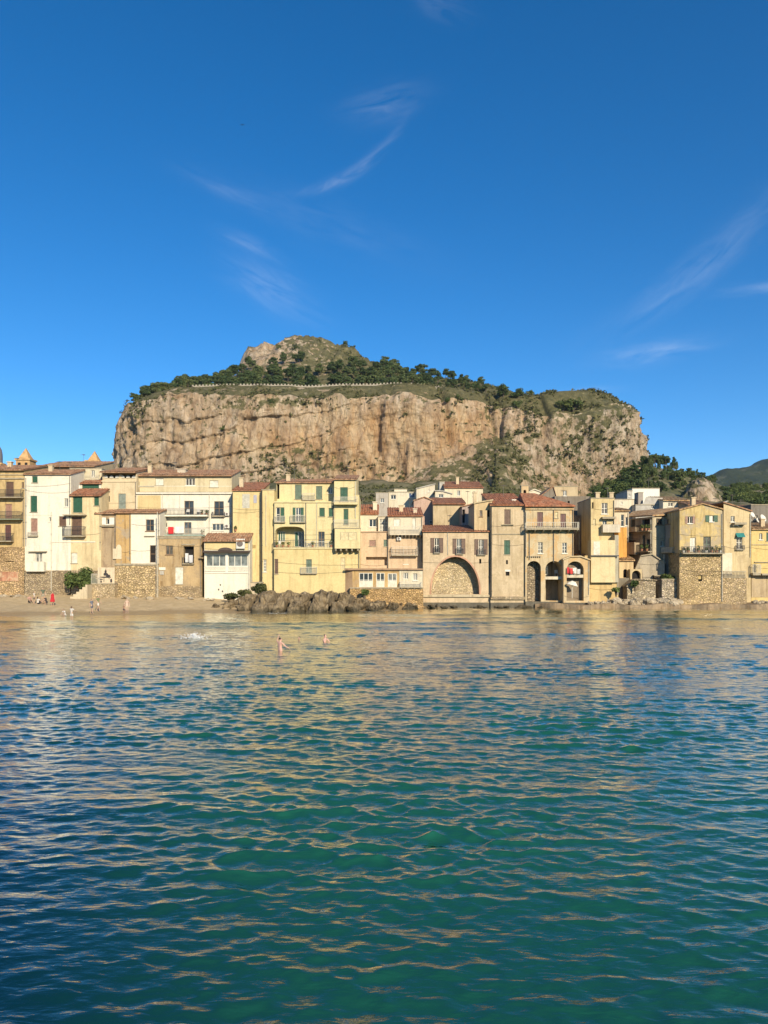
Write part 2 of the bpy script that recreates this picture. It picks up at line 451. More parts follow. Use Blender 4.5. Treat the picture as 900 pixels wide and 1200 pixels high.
def m_rock():
    n = NT('limestone_rock')
    g = n.n('ShaderNodeNewGeometry')
    geo = n.tc.outputs['Object']
    nz = n.sep(g.outputs['Normal'])[2]
    streak = n.noise(n.mapped((0.16, 0.16, 0.022)), 1.0, 7, 0.62, 0.6)
    patch = n.noise(n.mapped((1, 1, 1)), 0.028, 5, 0.55, 0.4)
    och = n.attr('ochre')
    o2 = n.math('ADD', n.math('MULTIPLY', och, 0.75), n.math('MULTIPLY', n.math('SUBTRACT', streak, 0.5), 1.3))
    o2 = n.math('ADD', o2, n.math('MULTIPLY', n.math('SUBTRACT', patch, 0.5), 0.9), True)
    grey = n.ramp(n.noise(n.mapped((1, 1, 0.5)), 0.14, 7, 0.66), [(0.30, (0.23, 0.182, 0.130)), (0.47, (0.405, 0.33, 0.240)), (0.64, (0.61, 0.52, 0.40))])
    warm = n.ramp(n.noise(n.mapped((1, 1, 0.35), loc=(7, 3, 1)), 0.10, 6, 0.62), [(0.32, (0.30, 0.165, 0.075)), (0.5, (0.50, 0.31, 0.15)), (0.66, (0.62, 0.46, 0.27))])
    col = n.mix(o2, grey, warm)
    crack = n.noise(n.mapped((0.42, 0.42, 0.07)), 1.0, 8, 0.72, 1.4)
    col = n.mix(0.44, col, n.ramp(crack, [(0.36, (0.22, 0.20, 0.17)), (0.46, (0.9, 0.9, 0.9)), (0.6, (1.1, 1.1, 1.1))]), 'MULTIPLY')
    fis = n.vor(n.mapped((0.10, 0.10, 0.035)), 1.0, 'DISTANCE_TO_EDGE').outputs['Distance']
    col = n.mix(0.5, col, n.ramp(fis, [(0.0, (0.42, 0.38, 0.33)), (0.06, (1, 1, 1))]), 'MULTIPLY')
    # dark lichen streaks
    li = n.noise(n.mapped((0.09, 0.09, 0.02), loc=(31, 2, 0)), 1.0, 6, 0.6, 0.5)
    col = n.mix(n.mrange(li, 0.58, 0.74, 0, 0.35), col, (0.11, 0.105, 0.085))
    # grass and low scrub on the ledges
    vg = n.math('ADD', n.math('MULTIPLY', n.attr('veg'), 1.0), n.mrange(nz, 0.35, 0.9, 0, 0.55))
    vn = n.noise(n.mapped((1, 1, 1)), 0.16, 6, 0.66)
    vm = n.mrange(n.math('ADD', vg, n.math('MULTIPLY', n.math('SUBTRACT', vn, 0.5), 3.2)), 0.44, 0.62, 0, 0.88)
    gcol = n.ramp(n.noise(n.mapped((1, 1, 1)), 0.22, 5, 0.6), [(0.3, (0.045, 0.058, 0.020)), (0.55, (0.12, 0.118, 0.045)), (0.75, (0.25, 0.215, 0.11))])
    col = n.mix(vm, col, gcol)
    h = n.math('ADD', n.math('MULTIPLY', n.noise(n.mapped((1, 1, 0.45)), 0.35, 8, 0.7), 1.0), n.math('MULTIPLY', crack, 0.8))
    nb = n.bump(h, 1.0, 2.6)
    return n.fin(col, 0.95, nb, 0.15)

def make_rock():
    base = np.array([(wx(p, y), y, wz(r, y), o, wz(t, y)) for p, y, r, o, t in RIM])
    # dense resampling along the rim, densest on the side towards the town
    seg = np.linalg.norm(np.diff(base[:, :2], axis=0), axis=1)
    s = np.concatenate([[0], np.cumsum(seg)])
    w = np.interp(s, s, [0.25 if y > 760 else 1.0 for y in base[:, 1]])
    sc_ = np.concatenate([[0], np.cumsum(seg * (w[1:] + w[:-1]) / 2)])
    nC = 820
    sd = np.interp(np.linspace(0, sc_[-1], nC), sc_, s)
    col = np.stack([np.interp(sd, s, base[:, i]) for i in range(5)], 1)
    for i in range(5):      # round the corners of the plan a little
        for _ in range(10): col[1:-1, i] = (col[:-2, i] + 2 * col[1:-1, i] + col[2:, i]) / 4
    d = np.gradient(col[:, :2], axis=0); d /= np.linalg.norm(d, axis=1)[:, None]
    nrm = np.stack([d[:, 1], -d[:, 0]], 1)              # outwards: towards the town on the near side
    nF = 190
    t = np.linspace(0, 1, nF)[:, None]
    X0, Y0, Zr, off, Zt = [col[None, :, i] for i in range(5)]
    Zf = ground_z(X0 + nrm[None, :, 0] * off, Y0 + nrm[None, :, 1] * off) - 8
    Zs = Zf + (Zr - Zf) * t
    # talus: below Zt the slope runs out at about 38 degrees
    talus = np.clip(Zt - Zs, 0, None)
    face = off * 0.45 * (1 - t) ** 1.3
    ss = sd[None, :]
    ZZ = Zs + 0 * ss
    big = fbm(ss / 62, ZZ / 70, 1.3, 3) * 8.0
    but = ridged(ss / 34, ZZ / 130, 5.1, 3) * 2.8                       # buttresses and gullies
    flu = ridged(ss / 8.0 + 0.3 * vnoise(ss / 15, ZZ / 18, 0), ZZ / 36, 2.7, 4) * 1.7
    led = np.sin(ZZ / 5.2 + ss / 24 + 2.2 * fbm(ss / 30, ZZ / 16, 0.2, 3)) * 0.45
    fine = fbm(ss / 3.4, ZZ / 5.4, 4.4, 4) * 1.5 + ridged(ss / 5.5, ZZ / 7.5, 6.6, 3) * 0.7
    # slabs broken off along slanting joints on the left of the face
    jt = (ZZ - 0.22 * (ss - ss.mean())) / 17 + 0.35 * fbm(ss / 40, ZZ / 30, 8.8, 3)
    saw = (jt - np.floor(jt))
    jl = np.clip(1.2 - np.abs(ss - sd[int(nC * .38)]) / 120, 0, 1)
    disp = big + but + flu + led + fine - 3.0 * saw * jl
    rimfade = 1 - 0.55 * sstep(0.9, 1.0, t)
    tal = sstep(0, 10, talus)
    disp = disp * rimfade * (1 - 0.25 * tal) - 4.0
    run = face + talus * 1.05 + disp
    # a deep cleft and an overhang by the notch
    def cut(px, wdt, dep, z0, z1):
        i = np.argmin(np.abs(pxof(col[:, 0], col[:, 1]) - px) + (col[:, 1] > 700) * 1e3)
        return -dep * np.exp(-((ss - sd[i] - 2.0 * vnoise(ZZ / 14, px, 0)) / wdt) ** 2) * sstep(z0, z0 + 18, ZZ) * (1 - sstep(z1 - 6, z1 + 4, ZZ))
    run = run + cut(524, 3.0, 10, 90, 150) + cut(578, 2.6, 6, 95, 150) + cut(586, 2.0, 6, 90, 140) + cut(640, 2.2, 5, 95, 128) + cut(735, 3.2, 8, 110, 140) + cut(440, 3, 3.5, 80, 130)
    PX = X0 + nrm[None, :, 0] * run; PY = Y0 + nrm[None, :, 1] * run
    PZ = Zs + 0 * X0 + fbm(ss / 7, ZZ / 7, 9.9, 3) * 0.8 + sstep(0.9, 1.0, t) * fbm(ss / 12, 0.0, 3.3, 4) * 2.0
    facep = np.stack([PX, PY, PZ], -1)
    # the top: every column runs inwards from the rim to the crest line
    nT = 120
    q = (np.linspace(0, 1, nT + 1)[1:, None]) ** 1.25
    rimx, rimy, rimz = PX[-1:], PY[-1:], PZ[-1:]
    tx = np.interp(sd, [0, sd[-1]], [-130, 150])[None, :]
    front = np.interp(sd, [0, s[6], s[26], sd[-1]], [0, 0, 1, 1])
    tx = np.interp(front, [0, 1], [-235, 170])[None, :]
    ty = 840.0 + 0 * tx
    TX = rimx + (tx - rimx) * q; TYY = rimy + (ty - rimy) * q
    H = top_z(TX, np.maximum(TYY, 600))
    bl = sstep(0, 0.10, q)
    TZ = rimz * (1 - bl) + H * bl
    crag = sstep(206, 222, TZ)
    na = 0.2 + 0.8 * sstep(600, 680, TYY)
    TZ = TZ + bl * na * (fbm(TX / 30, TYY / 30, 2.2, 4) * 2.0 + fbm(TX / 8, TYY / 8, 6.2, 4) * 0.9) + crag * (ridged(TX / 17, TYY / 17, 0.3, 4) * 3.6 + np.abs(fbm(TX / 6, TYY / 6, 1.3, 3)) * 2.2 - 2.0)
    P = np.concatenate([facep, np.stack([TX, TYY, TZ], -1)], 0)
    px, py = pxof(P[..., 0], P[..., 1]), HZ - (P[..., 2] - CAMZ) * F / P[..., 1]
    def bl2(cx, cy, rx, ry): return np.exp(-((px - cx) / rx) ** 2 - ((py - cy) / ry) ** 2)
    och = 0.40 + 0.75 * bl2(430, 530, 70, 42) + 0.6 * bl2(545, 505, 40, 30) + 0.45 * bl2(330, 520, 60, 22) + 0.35 * bl2(220, 530, 40, 40) + 0.25 * bl2(470, 490, 80, 25) - 0.25 * bl2(700, 500, 50, 50) - 0.3 * bl2(340, 550, 40, 20)
    isface = np.zeros(P.shape[:2]); isface[:nF] = 1
    veg = 0.04 + 0.28 * (1 - isface)
    veg[:nF] += 0.12 * np.broadcast_to(tal, (nF, nC))
    veg += 0.22 * bl2(560, 565, 130, 22) + 0.4 * bl2(350, 545, 60, 22) + 0.55 * bl2(300, 470, 90, 9) + 0.4 * bl2(700, 480, 45, 20) + 0.42 * bl2(680, 520, 55, 50) + 0.35 * bl2(600, 520, 40, 30) + 0.3 * bl2(590, 478, 50, 12) + 0.25 * bl2(165, 500, 25, 30)
    veg += (1 - isface) * (0.35 * sstep(520, 600, px) - 0.45 * sstep(630, 660, px)) - 0.55 * bl2(312, 414, 34, 22) + 0.15 * (1 - isface) * bl2(385, 412, 40, 18) * (1 - isface) + (1 - isface) * 0.3 * sstep(378, 410, px)
    o = grid_mesh('rock', P, m_rock(), {'ochre': np.clip(och, 0, 1), 'veg': np.clip(veg, -1.0, 1.2)})
    props(o, kind='structure')
    return P, veg, nF
ROCK, VEG, NFACE = make_rock()

def m_hill():
    n = NT('far_hill')
    v = n.noise(n.mapped((1, 1, 1)), 0.012, 7, 0.66)
    return n.fin(n.ramp(v, [(0.3, (0.022, 0.036, 0.018)), (0.55, (0.045, 0.060, 0.026)), (0.72, (0.16, 0.15, 0.10))]), 0.95, n.bump(n.noise(n.mapped((1, 1, 1)), 0.05, 6, 0.7), 1, 14), 0.1)
def far_hill():
    u = np.linspace(0.30, 1.3, 200); y = np.linspace(1900, 4300, 70)
    U, Y = np.meshgrid(u, y); X = U * 2700 + (Y - 2700) * 0.15
    px = pxof(X, 2700)
    pk = np.interp(px, [780, 812, 835, 860, 880, 905, 940, 1000, 1150, 1500], [672, 574, 558, 551, 546, 537, 524, 515, 540, 600])
    h = CAMZ + (HZ - pk) / F * 2700
    prof = np.exp(-((Y - 2700) / 620) ** 2)
    Z = h * prof + (fbm(X / 220, Y / 220, 0.1, 5) * 22 + 10 * ridged(X / 130, Y / 300, 2, 3)) * prof - 6
    props(grid_mesh('far_hill', np.stack([X, Y, Z], -1), m_hill()), kind='structure')
far_hill()

def rocky_knoll():
    n = 90; a = np.linspace(0, 2 * np.pi, n, endpoint=False); r = np.linspace(0.001, 1, 44)
    A, Rr = np.meshgrid(a, r)
    cx, cy = wx(822, 385), 385.0
    X = cx + np.cos(A) * Rr * 20; Y = cy + np.sin(A) * Rr * 15
    px = pxof(X, cy)
    top = np.interp(px, [775, 790, 805, 818, 830, 842, 856], [584, 577, 568, 561, 566, 580, 596])
    Z = wz(top, cy) * 1.0 - 22 * Rr ** 2.4
    Z = Z + ridged(X / 6, Y / 6, Z / 5, 4) * 1.1 * (1 - 0.5 * Rr); X = X + fbm(X / 4, Y / 4, Z / 3, 3) * 1.0
    props(grid_mesh('rocky_knoll', np.stack([X, Y, Z], -1), bpy.data.materials['limestone_rock'],
        {'veg': 0.22 + 0.35 * sstep(820, 790, px) + 0 * Z, 'ochre': 0.35 + 0 * Z}, wrap=True), kind='structure')
rocky_knoll()

# ================================================================== VEGETATION
def m_leaf(name, a, b, c):
    n = NT(name)
    oi = n.n('ShaderNodeObjectInfo')
    g = n.n('ShaderNodeNewGeometry')
    v = n.noise(n.mapped((1, 1, 1)), 0.9, 3, 0.6)
    f = n.math('ADD', n.math('MULTIPLY', v, 0.7), n.math('ADD', n.math('MULTIPLY', g.outputs['Random Per Island'], 0.35), n.math('MULTIPLY', n.math('SUBTRACT', oi.outputs['Random'], 0.5), 0.35)))
    col = n.ramp(f, [(0.25, a), (0.55, b), (0.85, c)])
    n.b.inputs['Roughness'].default_value = 0.75
    n.b.inputs['Specular IOR Level'].default_value = 0.15
    return n.fin(col)
M_PINE = m_leaf('pine_foliage', (0.028, 0.050, 0.018), (0.068, 0.098, 0.034), (0.14, 0.155, 0.055))
M_LEAF = m_leaf('broad_foliage', (0.034, 0.056, 0.018), (0.085, 0.118, 0.036), (0.16, 0.18, 0.055))
M_SCRUB = m_leaf('scrub_foliage', (0.030, 0.040, 0.014), (0.075, 0.082, 0.030), (0.15, 0.14, 0.058))
def m_bark():
    n = NT('bark'); v = n.noise(n.mapped((4, 4, 0.8)), 2.0, 5)
    return n.fin(n.ramp(v, [(0.3, (0.05, 0.035, 0.022)), (0.7, (0.16, 0.12, 0.085))]), 0.9, n.bump(v, 0.6, 0.05))
M_BARK = m_bark()

def leaf_cloud(V, Fc, c, rad, count, size, r_, up=0.35, hollow=0.35):
    """many leaf sprays through an ellipsoid's volume"""
    c, rad = np.array(c), np.array(rad)
    for _ in range(count):
        d = r_.normal(size=3); d /= np.linalg.norm(d)
        q = hollow + (1 - hollow) * r_.random() ** 0.5
        p = c + d * rad * q
        n = d + r_.normal(size=3) * 0.7 + np.array([0, 0, up]); n /= np.linalg.norm(n)
        a = np.cross(n, r_.normal(size=3)); a /= np.linalg.norm(a); b = np.cross(n, a)
        s = size * (0.55 + 0.9 * r_.random()); e = s * (0.5 + 0.4 * r_.random())
        k = len(V)
        m = n * s * 0.25
        V.extend([p - a * s, p - b * e * .8 + m, p + a * s, p + b * e - m * .5])
        Fc.append((k, k + 1, k + 2, k + 3))

def tree_mesh(name, h, kind, seed, leaf, dens=1.0):
    r_ = np.random.default_rng(seed)
    mb = MB(); V, Fc = [], []
    lean = r_.normal(0, 0.05, 2)
    if kind == 'pine':                       # Aleppo pine: bare trunk, uneven domed crown
        th = h * 0.55
        top = (lean[0] * h, lean[1] * h, h * 0.86)
        mb.tube([(0, 0, -1.5), (lean[0] * th * .4, lean[1] * th * .4, th * .5), (lean[0] * th, lean[1] * th, th), top], [h * .022, h * .019, h * .014, h * .004], 6)
        for k in range(int(7 + r_.integers(0, 4))):
            a = r_.random() * 6.28; rr = h * (0.10 + 0.17 * r_.random()); z = h * (0.42 + 0.46 * r_.random())
            cx, cy = lean[0] * z + math.cos(a) * rr, lean[1] * z + math.sin(a) * rr
            mb.tube([(lean[0] * z * .7, lean[1] * z * .7, z * .82), (cx, cy, z)], [h * .009, h * .003], 4)
            leaf_cloud(V, Fc, (cx, cy, z), (h * .17, h * .17, h * .105), int(52 * dens), leaf, r_)
        leaf_cloud(V, Fc, top, (h * .16, h * .16, h * .13), int(60 * dens), leaf, r_)
    elif kind == 'cone':                     # cypress-like conifer
        mb.tube([(0, 0, -1.5), (0, 0, h * .5), (0, 0, h * .95)], [h * .02, h * .014, h * .003], 6)
        for k in range(9):
            z = h * (0.16 + 0.09 * k); w = h * .17 * (1 - (k / 10) ** 1.5) + h * 0.02
            leaf_cloud(V, Fc, (r_.normal(0, .02) * h, r_.normal(0, .02) * h, z), (w, w, h * .075), int(44 * dens), leaf, r_)
    else:                                    # round broadleaf tree or big shrub
        mb.tube([(0, 0, -1.0), (lean[0] * h * .3, lean[1] * h * .3, h * .35)], [h * .03, h * .02], 6)
        for k in range(int(8 + r_.integers(0, 4))):
            a = r_.random() * 6.28; rr = h * (0.12 + 0.24 * r_.random()); z = h * (0.30 + 0.48 * r_.random())
            c = (math.cos(a) * rr, math.sin(a) * rr, z)
            mb.tube([(0, 0, h * .25), c], [h * .015, h * .004], 4)
            leaf_cloud(V, Fc, c, (h * .21, h * .21, h * .17), int(50 * dens), leaf, r_)
    b = len(mb.v); nb = len(mb.f)
    mb.v.extend(tuple(p) for p in V); mb.f.extend(tuple(b + i for i in f) for f in Fc)
    me = bpy.data.meshes.new(name)
    me.from_pydata(mb.v, [], mb.f)
    me.materials.append(M_BARK); me.materials.append(M_PINE if kind != 'broad' else M_LEAF)
    me.polygons.foreach_set('material_index', [0] * nb + [1] * len(Fc))
    me.update(); return me

PINES = [tree_mesh('pine_tree', 10, 'pine', 20 + i, 0.40, 2.0) for i in range(5)]
CONES = [tree_mesh('conifer_tree', 10, 'cone', 40 + i, 0.38, 1.8) for i in range(3)]
BROAD = [tree_mesh('broadleaf_tree', 8, 'broad', 60 + i, 0.36, 2.2) for i in range(4)]
def plant(meshes, name, x, y, z, h, base_h, label, cat, group, r_):
    o = bpy.data.objects.new(name, meshes[int(r_.integers(len(meshes)))]); link(o)
    k = h / base_h
    o.location = (x, y, z); o.scale = (k * (0.9 + .3 * r_.random()), k * (0.9 + .3 * r_.random()), k)
    o.rotation_euler = (0, 0, r_.random() * 6.28)
    return props(o, label, cat, group)
from mathutils.bvhtree import BVHTree
rows, cols = ROCK.shape[:2]
_idx = np.arange(rows * cols).reshape(rows, cols)
_q = np.stack([_idx[:-1, :-1], _idx[:-1, 1:], _idx[1:, 1:], _idx[1:, :-1]], -1).reshape(-1, 4)
ROCKBVH = BVHTree.FromPolygons(ROCK.reshape(-1, 3).tolist(), _q.tolist())
def rock_z(x, y):
    h = ROCKBVH.ray_cast(Vector((x, y, 400)), Vector((0, 0, -1)))
    return h[0].z if h[0] is not None else None
r_ = np.random.default_rng(77)
# pines in a belt behind the battlemented wall
n = 0; tries = 0
while n < 290 and tries < 8000:
    tries += 1
    px = r_.uniform(148, 575); y = r_.uniform(585, 770)
    x = wx(px, y)
    up = np.interp(px, [148, 200, 260, 300, 420, 480, 575], [700, 760, 770, 716, 722, 770, 770])
    lo = np.interp(px, [148, 180, 215, 240, 480, 500, 575], [585, 585, 590, 592, 592, 610, 640])
    if y > up or y < lo - 3: continue
    if px > 500 and r_.random() < 0.45: continue
    z = rock_z(x, y)
    if z is None or z > 214: continue
    h = r_.uniform(9.0, 14.5) * np.interp(px, [148, 200, 480, 580], [0.8, 1.0, 0.95, 0.7])
    plant(PINES, 'pine_tree', x, y, z, h, 10, 'dark green pine in the belt of pines behind the battlemented wall on the rock', 'pine tree', 'pines behind the wall on the rock', r_); n += 1
# bushes on the crag at the top and along the notch
for (px, y, h, lab) in ((326, 760, 7, 'round dark bush left of centre on the crag above the pines'), (347, 750, 7, 'wide low bush in the middle of the crag above the pines'),
        (404, 792, 7, 'bush on the skyline at the right shoulder of the crag'), (413, 790, 6, 'small bush on the skyline just right of the shoulder bush on the crag'),
        (561, 640, 11, 'tall dark round tree standing alone at the right end of the pine belt'), (590, 575, 12, 'large round dark tree at the cliff edge by the notch'), (606, 572, 10, 'smaller round tree right beside the large dark tree by the notch'),
        (606, 556, 8, 'dark bush hanging over the cliff face below the notch'), (622, 585, 7, 'bush on the rim right of the notch trees'), (524, 553, 6, 'bush at the head of the deep cleft in the cliff'), (538, 553, 6, 'bush right of the deep cleft in the cliff'),
        (660, 556, 10, 'dark bush on the slope below the right plateau'), (672, 556, 12, 'broad dark bush on the right slope beside another bush'), (262, 549, 5, 'lone bush on the cliff rim above the left face'), (318, 549, 5, 'bush on the grassy rim below the wall')):
    x = wx(px, y); z = rock_z(x, y)
    if z is None: continue
    plant(BROAD, 'shrub', x, y, z - 0.8, h, 8, lab, 'shrub', None, r_)
# woods on the slope to the right of the rock
n = 0; tries = 0
GH = lambda x, y: float(ground_z(np.array([x]), np.array([y]))[0])
while n < 280 and tries < 9000:
    tries += 1
    px = r_.uniform(692, 905); y = r_.uniform(385, 640)
    den = np.interp(px, [692, 720, 770, 800, 812, 850, 862, 905], [.8, 1, 1, 1, .5, .4, .8, .8])
    if 690 < px < 860 and y > 545: continue
    if 782 < px < 856 and y < 425: continue
    if px < 735 and y > 510: continue
    if r_.random() > den: continue
    x = wx(px, y); z = GH(x, y)
    k = r_.random()
    if px < 735: ms, bh, nm, lab = BROAD, 8, 'broadleaf_tree', 'mid green bushy tree at the foot of the rock behind the yellow tower house'
    elif px < 856: ms, bh, nm, lab = (CONES, 10, 'conifer_tree', 'dark conifer in the wood running down from the right end of the rock') if k < .45 else (PINES, 10, 'pine_tree', 'dark pine in the wood running down from the right end of the rock')
    else: ms, bh, nm, lab = BROAD, 8, 'broadleaf_tree', 'bushy tree on the low wooded ridge under the blue far hill'
    h = r_.uniform(5.5, 10.0) * (0.8 if px > 800 else 1.0)
    grp = {'broadleaf_tree': 'broadleaf trees at the foot of the rock' if px < 735 else 'trees on the low ridge', 'conifer_tree': 'conifers right of the rock', 'pine_tree': 'pines right of the rock'}[nm]
    plant(ms, nm, x, y, z - 0.6, h, bh, lab, 'tree', grp, r_); n += 1

# low scrub on ledges, talus and hillside: one uncountable mass
def make_scrub():
    V, Fc = [], []
    r2 = np.random.default_rng(3)
    Pn = np.zeros_like(ROCK)
    du = np.gradient(ROCK, axis=1); dv = np.gradient(ROCK, axis=0)
    nn = np.cross(du, dv); nn /= np.linalg.norm(nn, axis=-1)[..., None] + 1e-9
    nzv = np.abs(nn[..., 2])
    w = np.clip(VEG, 0, 1.2) * (0.12 + nzv ** 1.2)
    pat = fbm(ROCK[..., 0] / 14, ROCK[..., 1] / 14, ROCK[..., 2] / 12, 3)
    w = w * sstep(-0.25, 0.45, pat)
    w[NFACE:] *= 0.75
    gx = pxof(ROCK[..., 0], np.maximum(ROCK[..., 1], 1)); w[:NFACE] *= (1 - 0.75 * np.exp(-((gx - 585) / 16) ** 2))[:NFACE]
    w = w * (ROCK[..., 1] < 800)
    w[..., :30] = 0; w[..., -30:] = 0
    flat = (w / w.sum()).reshape(-1)
    pick = r2.choice(len(flat), 7500, p=flat)
    pts = ROCK.reshape(-1, 3)[pick]
    for p in pts:
        s = 0.6 + 1.9 * r2.random() ** 2.5
        leaf_cloud(V, Fc, p + np.array([0, -0.2, s * 0.3]), (s * 1.2, s * 1.2, s * .8), int(7 + s * 6), 0.5 + 0.16 * s, r2, 0.5, 0.2)
    # hillside between the town and the rock
    for _ in range(4200):
        px = r2.uniform(300, 930); y = r2.uniform(150, 540) if px < 700 else r2.uniform(150, 700)
        x = wx(px, y)
        if vnoise(x / 12, y / 12, 2.0) < -0.25: continue
        z = GH(x, y); s = (0.5 + 1.4 * r2.random() ** 2) * (0.6 if y < 250 else 1)
        leaf_cloud(V, Fc, (x, y, z + s * .4), (s * 1.2, s * 1.2, s * .8), int(7 + s * 6), (0.34 if y < 250 else 0.5) + 0.16 * s, r2, 0.5, 0.2)
    me = bpy.data.meshes.new('scrub'); me.from_pydata([tuple(v) for v in V], [], Fc); me.materials.append(M_SCRUB); me.update()
    o = bpy.data.objects.new('scrub', me); link(o); props(o, 'low green scrub growing over the cliff ledges, the talus and the hillside behind the houses', 'scrub', None, 'stuff')
make_scrub()

# battlemented wall along the plateau's edge
def battlement():
    root = None
    mb = MB(); merl = []
    pts = []
    for px in np.arange(226, 521, 2.0):
        y = np.interp(px, [226, 300, 400, 480, 520], [582, 580, 580, 579, 582]); x = wx(px, y)
        z = rock_z(x, y)
        pts.append((x, y, wz(np.interp(px, [226, 300, 400, 450, 480, 520], [459.5, 459.0, 458.8, 458.6, 459.2, 462]), y) if z is None else max(z, wz(460.5, y))))
    zz = np.array([p[2] for p in pts]); lim = np.array([wz(np.interp(pxof(p[0], p[1]), [226, 300, 480, 520], [459.5, 459.3, 459.8, 462.5]), p[1]) for p in pts])
    zz = zz - 0.2
    for _ in range(6): zz[1:-1] = (zz[:-2] + zz[1:-1] + zz[2:]) / 3
    pts = [(p[0], p[1], float(z)) for p, z in zip(pts, zz)]
    n = NT('pale_rampart_stone'); v = n.noise(n.mapped((1, 1, 1)), 0.5, 5)
    m = n.fin(n.ramp(v, [(0.3, (0.24, 0.21, 0.16)), (0.7, (0.40, 0.355, 0.28))]), 0.9)
    root = empty('battlement_wall', pts[0], 'long pale battlemented stone wall along the edge of the plateau in front of the pines', 'wall')
    for a, b in zip(pts[:-1], pts[1:]):
        mb.hexa([(a[0], a[1] - .4, a[2] - 6), (b[0], b[1] - .4, b[2] - 6), (b[0], b[1] + .4, b[2] - 6), (a[0], a[1] + .4, a[2] - 6),
                 (a[0], a[1] - .4, a[2] + .8), (b[0], b[1] - .4, b[2] + .8), (b[0], b[1] + .4, b[2] + .8), (a[0], a[1] + .4, a[2] + .8)])
    mb.build('wall', m, root)
    me = None
    for k, (x, y, z) in enumerate(pts[::2]):
        if me is None:
            b_ = MB(); b_.box(-.6, .6, -.38, .38, 0, .9); b_.box(-.52, .52, -.3, .3, .9, 1.05)
            o = b_.build('merlon', m); me = o.data; o.parent = root
        else:
            o = bpy.data.objects.new('merlon', me); link(o, root)
        o.location = (x - root.location[0], y - root.location[1], z + .8 - root.location[2])
battlement()
# ================================================================== BUILDING MATERIALS
_mc = {}
def cached(f):
    def g(*a, **k):
        key = (f.__name__, a, tuple(sorted(k.items())))
        if key not in _mc: _mc[key] = f(*a, **k)
        return _mc[key]
    return g
@cached
def plaster(c, dirt=0.35, patch=None, seed=0):
    """lime-washed render: blotches, rain streaks, flaked patches with the undercoat showing"""
    n = NT('lime_plaster'); dirt = min(0.9, dirt * 1.15)
    L = (seed * 13.7, seed * 7.1, seed * 3.3)
    big = n.noise(n.mapped((1, 1, 1), loc=L), 0.45, 6, 0.6)
    st = n.noise(n.mapped((2.2, 2.2, 0.16), loc=L), 1.0, 6, 0.65, 0.3)
    fi = n.noise(n.mapped((1, 1, 1), loc=L), 5.0, 5, 0.65)
    col = n.mix(1.0, c, n.ramp(big, [(0.28, (1 - .42 * dirt, 1 - .48 * dirt, 1 - .58 * dirt)), (0.5, (1, 1, 1)), (0.74, (1 + .12 * dirt, 1 + .1 * dirt, 1 + .05 * dirt))]), 'MULTIPLY')
    col = n.mix(1.0, col, n.ramp(st, [(0.30, (1 - .75 * dirt, 1 - .8 * dirt, 1 - .85 * dirt)), (0.50, (1, 1, 1))]), 'MULTIPLY')
    col = n.mix(1.0, col, n.ramp(fi, [(0.3, (.88, .87, .85)), (0.6, (1, 1, 1))]), 'MULTIPLY')
    pn = n.noise(n.mapped((1, 1, 0.8), loc=(L[0] + 5, L[1], L[2] + 9)), 0.7, 7, 0.7, 0.6)
    if patch: col = n.mix(n.mrange(pn, 0.50, 0.56, 0, 0.9), col, n.mix(fi, sc(patch, 0.7), sc(patch, 1.2)))
    else: col = n.mix(n.mrange(pn, 0.565, 0.60, 0, min(.75, dirt * 1.2)), col, n.mix(fi, (c[0] * .52, c[1] * .50, c[2] * .52), (c[0] * .85, c[1] * .80, c[2] * .78)))
    h = n.math('ADD', n.math('MULTIPLY', fi, 0.5), n.math('MULTIPLY', pn, 0.5))
    return n.fin(col, 0.93, n.bump(h, 0.5, 0.07), 0.2)
@cached
def stone(c, scale=2.2, var=1.0, seed=0, mortar=0.42):
    """rubble masonry"""
    n = NT('rubble_stone'); scale *= 1.3; c = sc(c, 1.12)
    L = (seed * 11.1, seed * 4.3, seed * 8.9)
    base = n.mapped((1, 1, 1.5), loc=L)
    wob = n.n('ShaderNodeVectorMath', operation='ADD'); n.l(base, wob.inputs[0])
    nn = n.n('ShaderNodeTexNoise'); nn.inputs['Scale'].default_value = 1.6; n.l(base, nn.inputs['Vector'])
    sca = n.n('ShaderNodeVectorMath', operation='SCALE'); n.l(nn.outputs['Color'], sca.inputs[0]); sca.inputs['Scale'].default_value = 0.35
    n.l(sca.outputs[0], wob.inputs[1])
    v = n.vor(wob.outputs[0], scale); e = n.vor(wob.outputs[0], scale, 'DISTANCE_TO_EDGE').outputs['Distance']
    hsv = n.sep(v.outputs['Color'])
    fi = n.noise(n.mapped((1, 1, 1), loc=L), 6, 5, 0.65)
    big = n.noise(n.mapped((1, 1, 1), loc=L), 0.35, 5, 0.6)
    k = 0.27 * var
    cc = n.ramp(hsv[0], [(0.0, sc(c, 1 - k)), (0.5, c), (1.0, sc(c, 1 + k * 1.1))])
    cc = n.mix(n.mrange(hsv[1], 0.7, 1.0, 0, 0.5), cc, (c[0] * 1.0, c[1] * 0.98, c[2] * 1.25))
    cc = n.mix(1.0, cc, n.ramp(fi, [(0.3, (.82, .80, .78)), (0.65, (1.05, 1.05, 1.05))]), 'MULTIPLY')
    cc = n.mix(1.0, cc, n.ramp(big, [(0.3, (.78, .74, .68)), (0.55, (1.08, 1.08, 1.06)), (0.75, (1.25, 1.2, 1.1))]), 'MULTIPLY')
    cc = n.mix(n.ramp(e, [(0.0, mortar), (0.06, 0.0)]), cc, sc(c, 0.55))
    h = n.math('ADD', n.mrange(e, 0, 0.16), n.math('MULTIPLY', fi, 0.4))
    return n.fin(cc, 0.95, n.bump(h, 0.9, 0.16), 0.15)
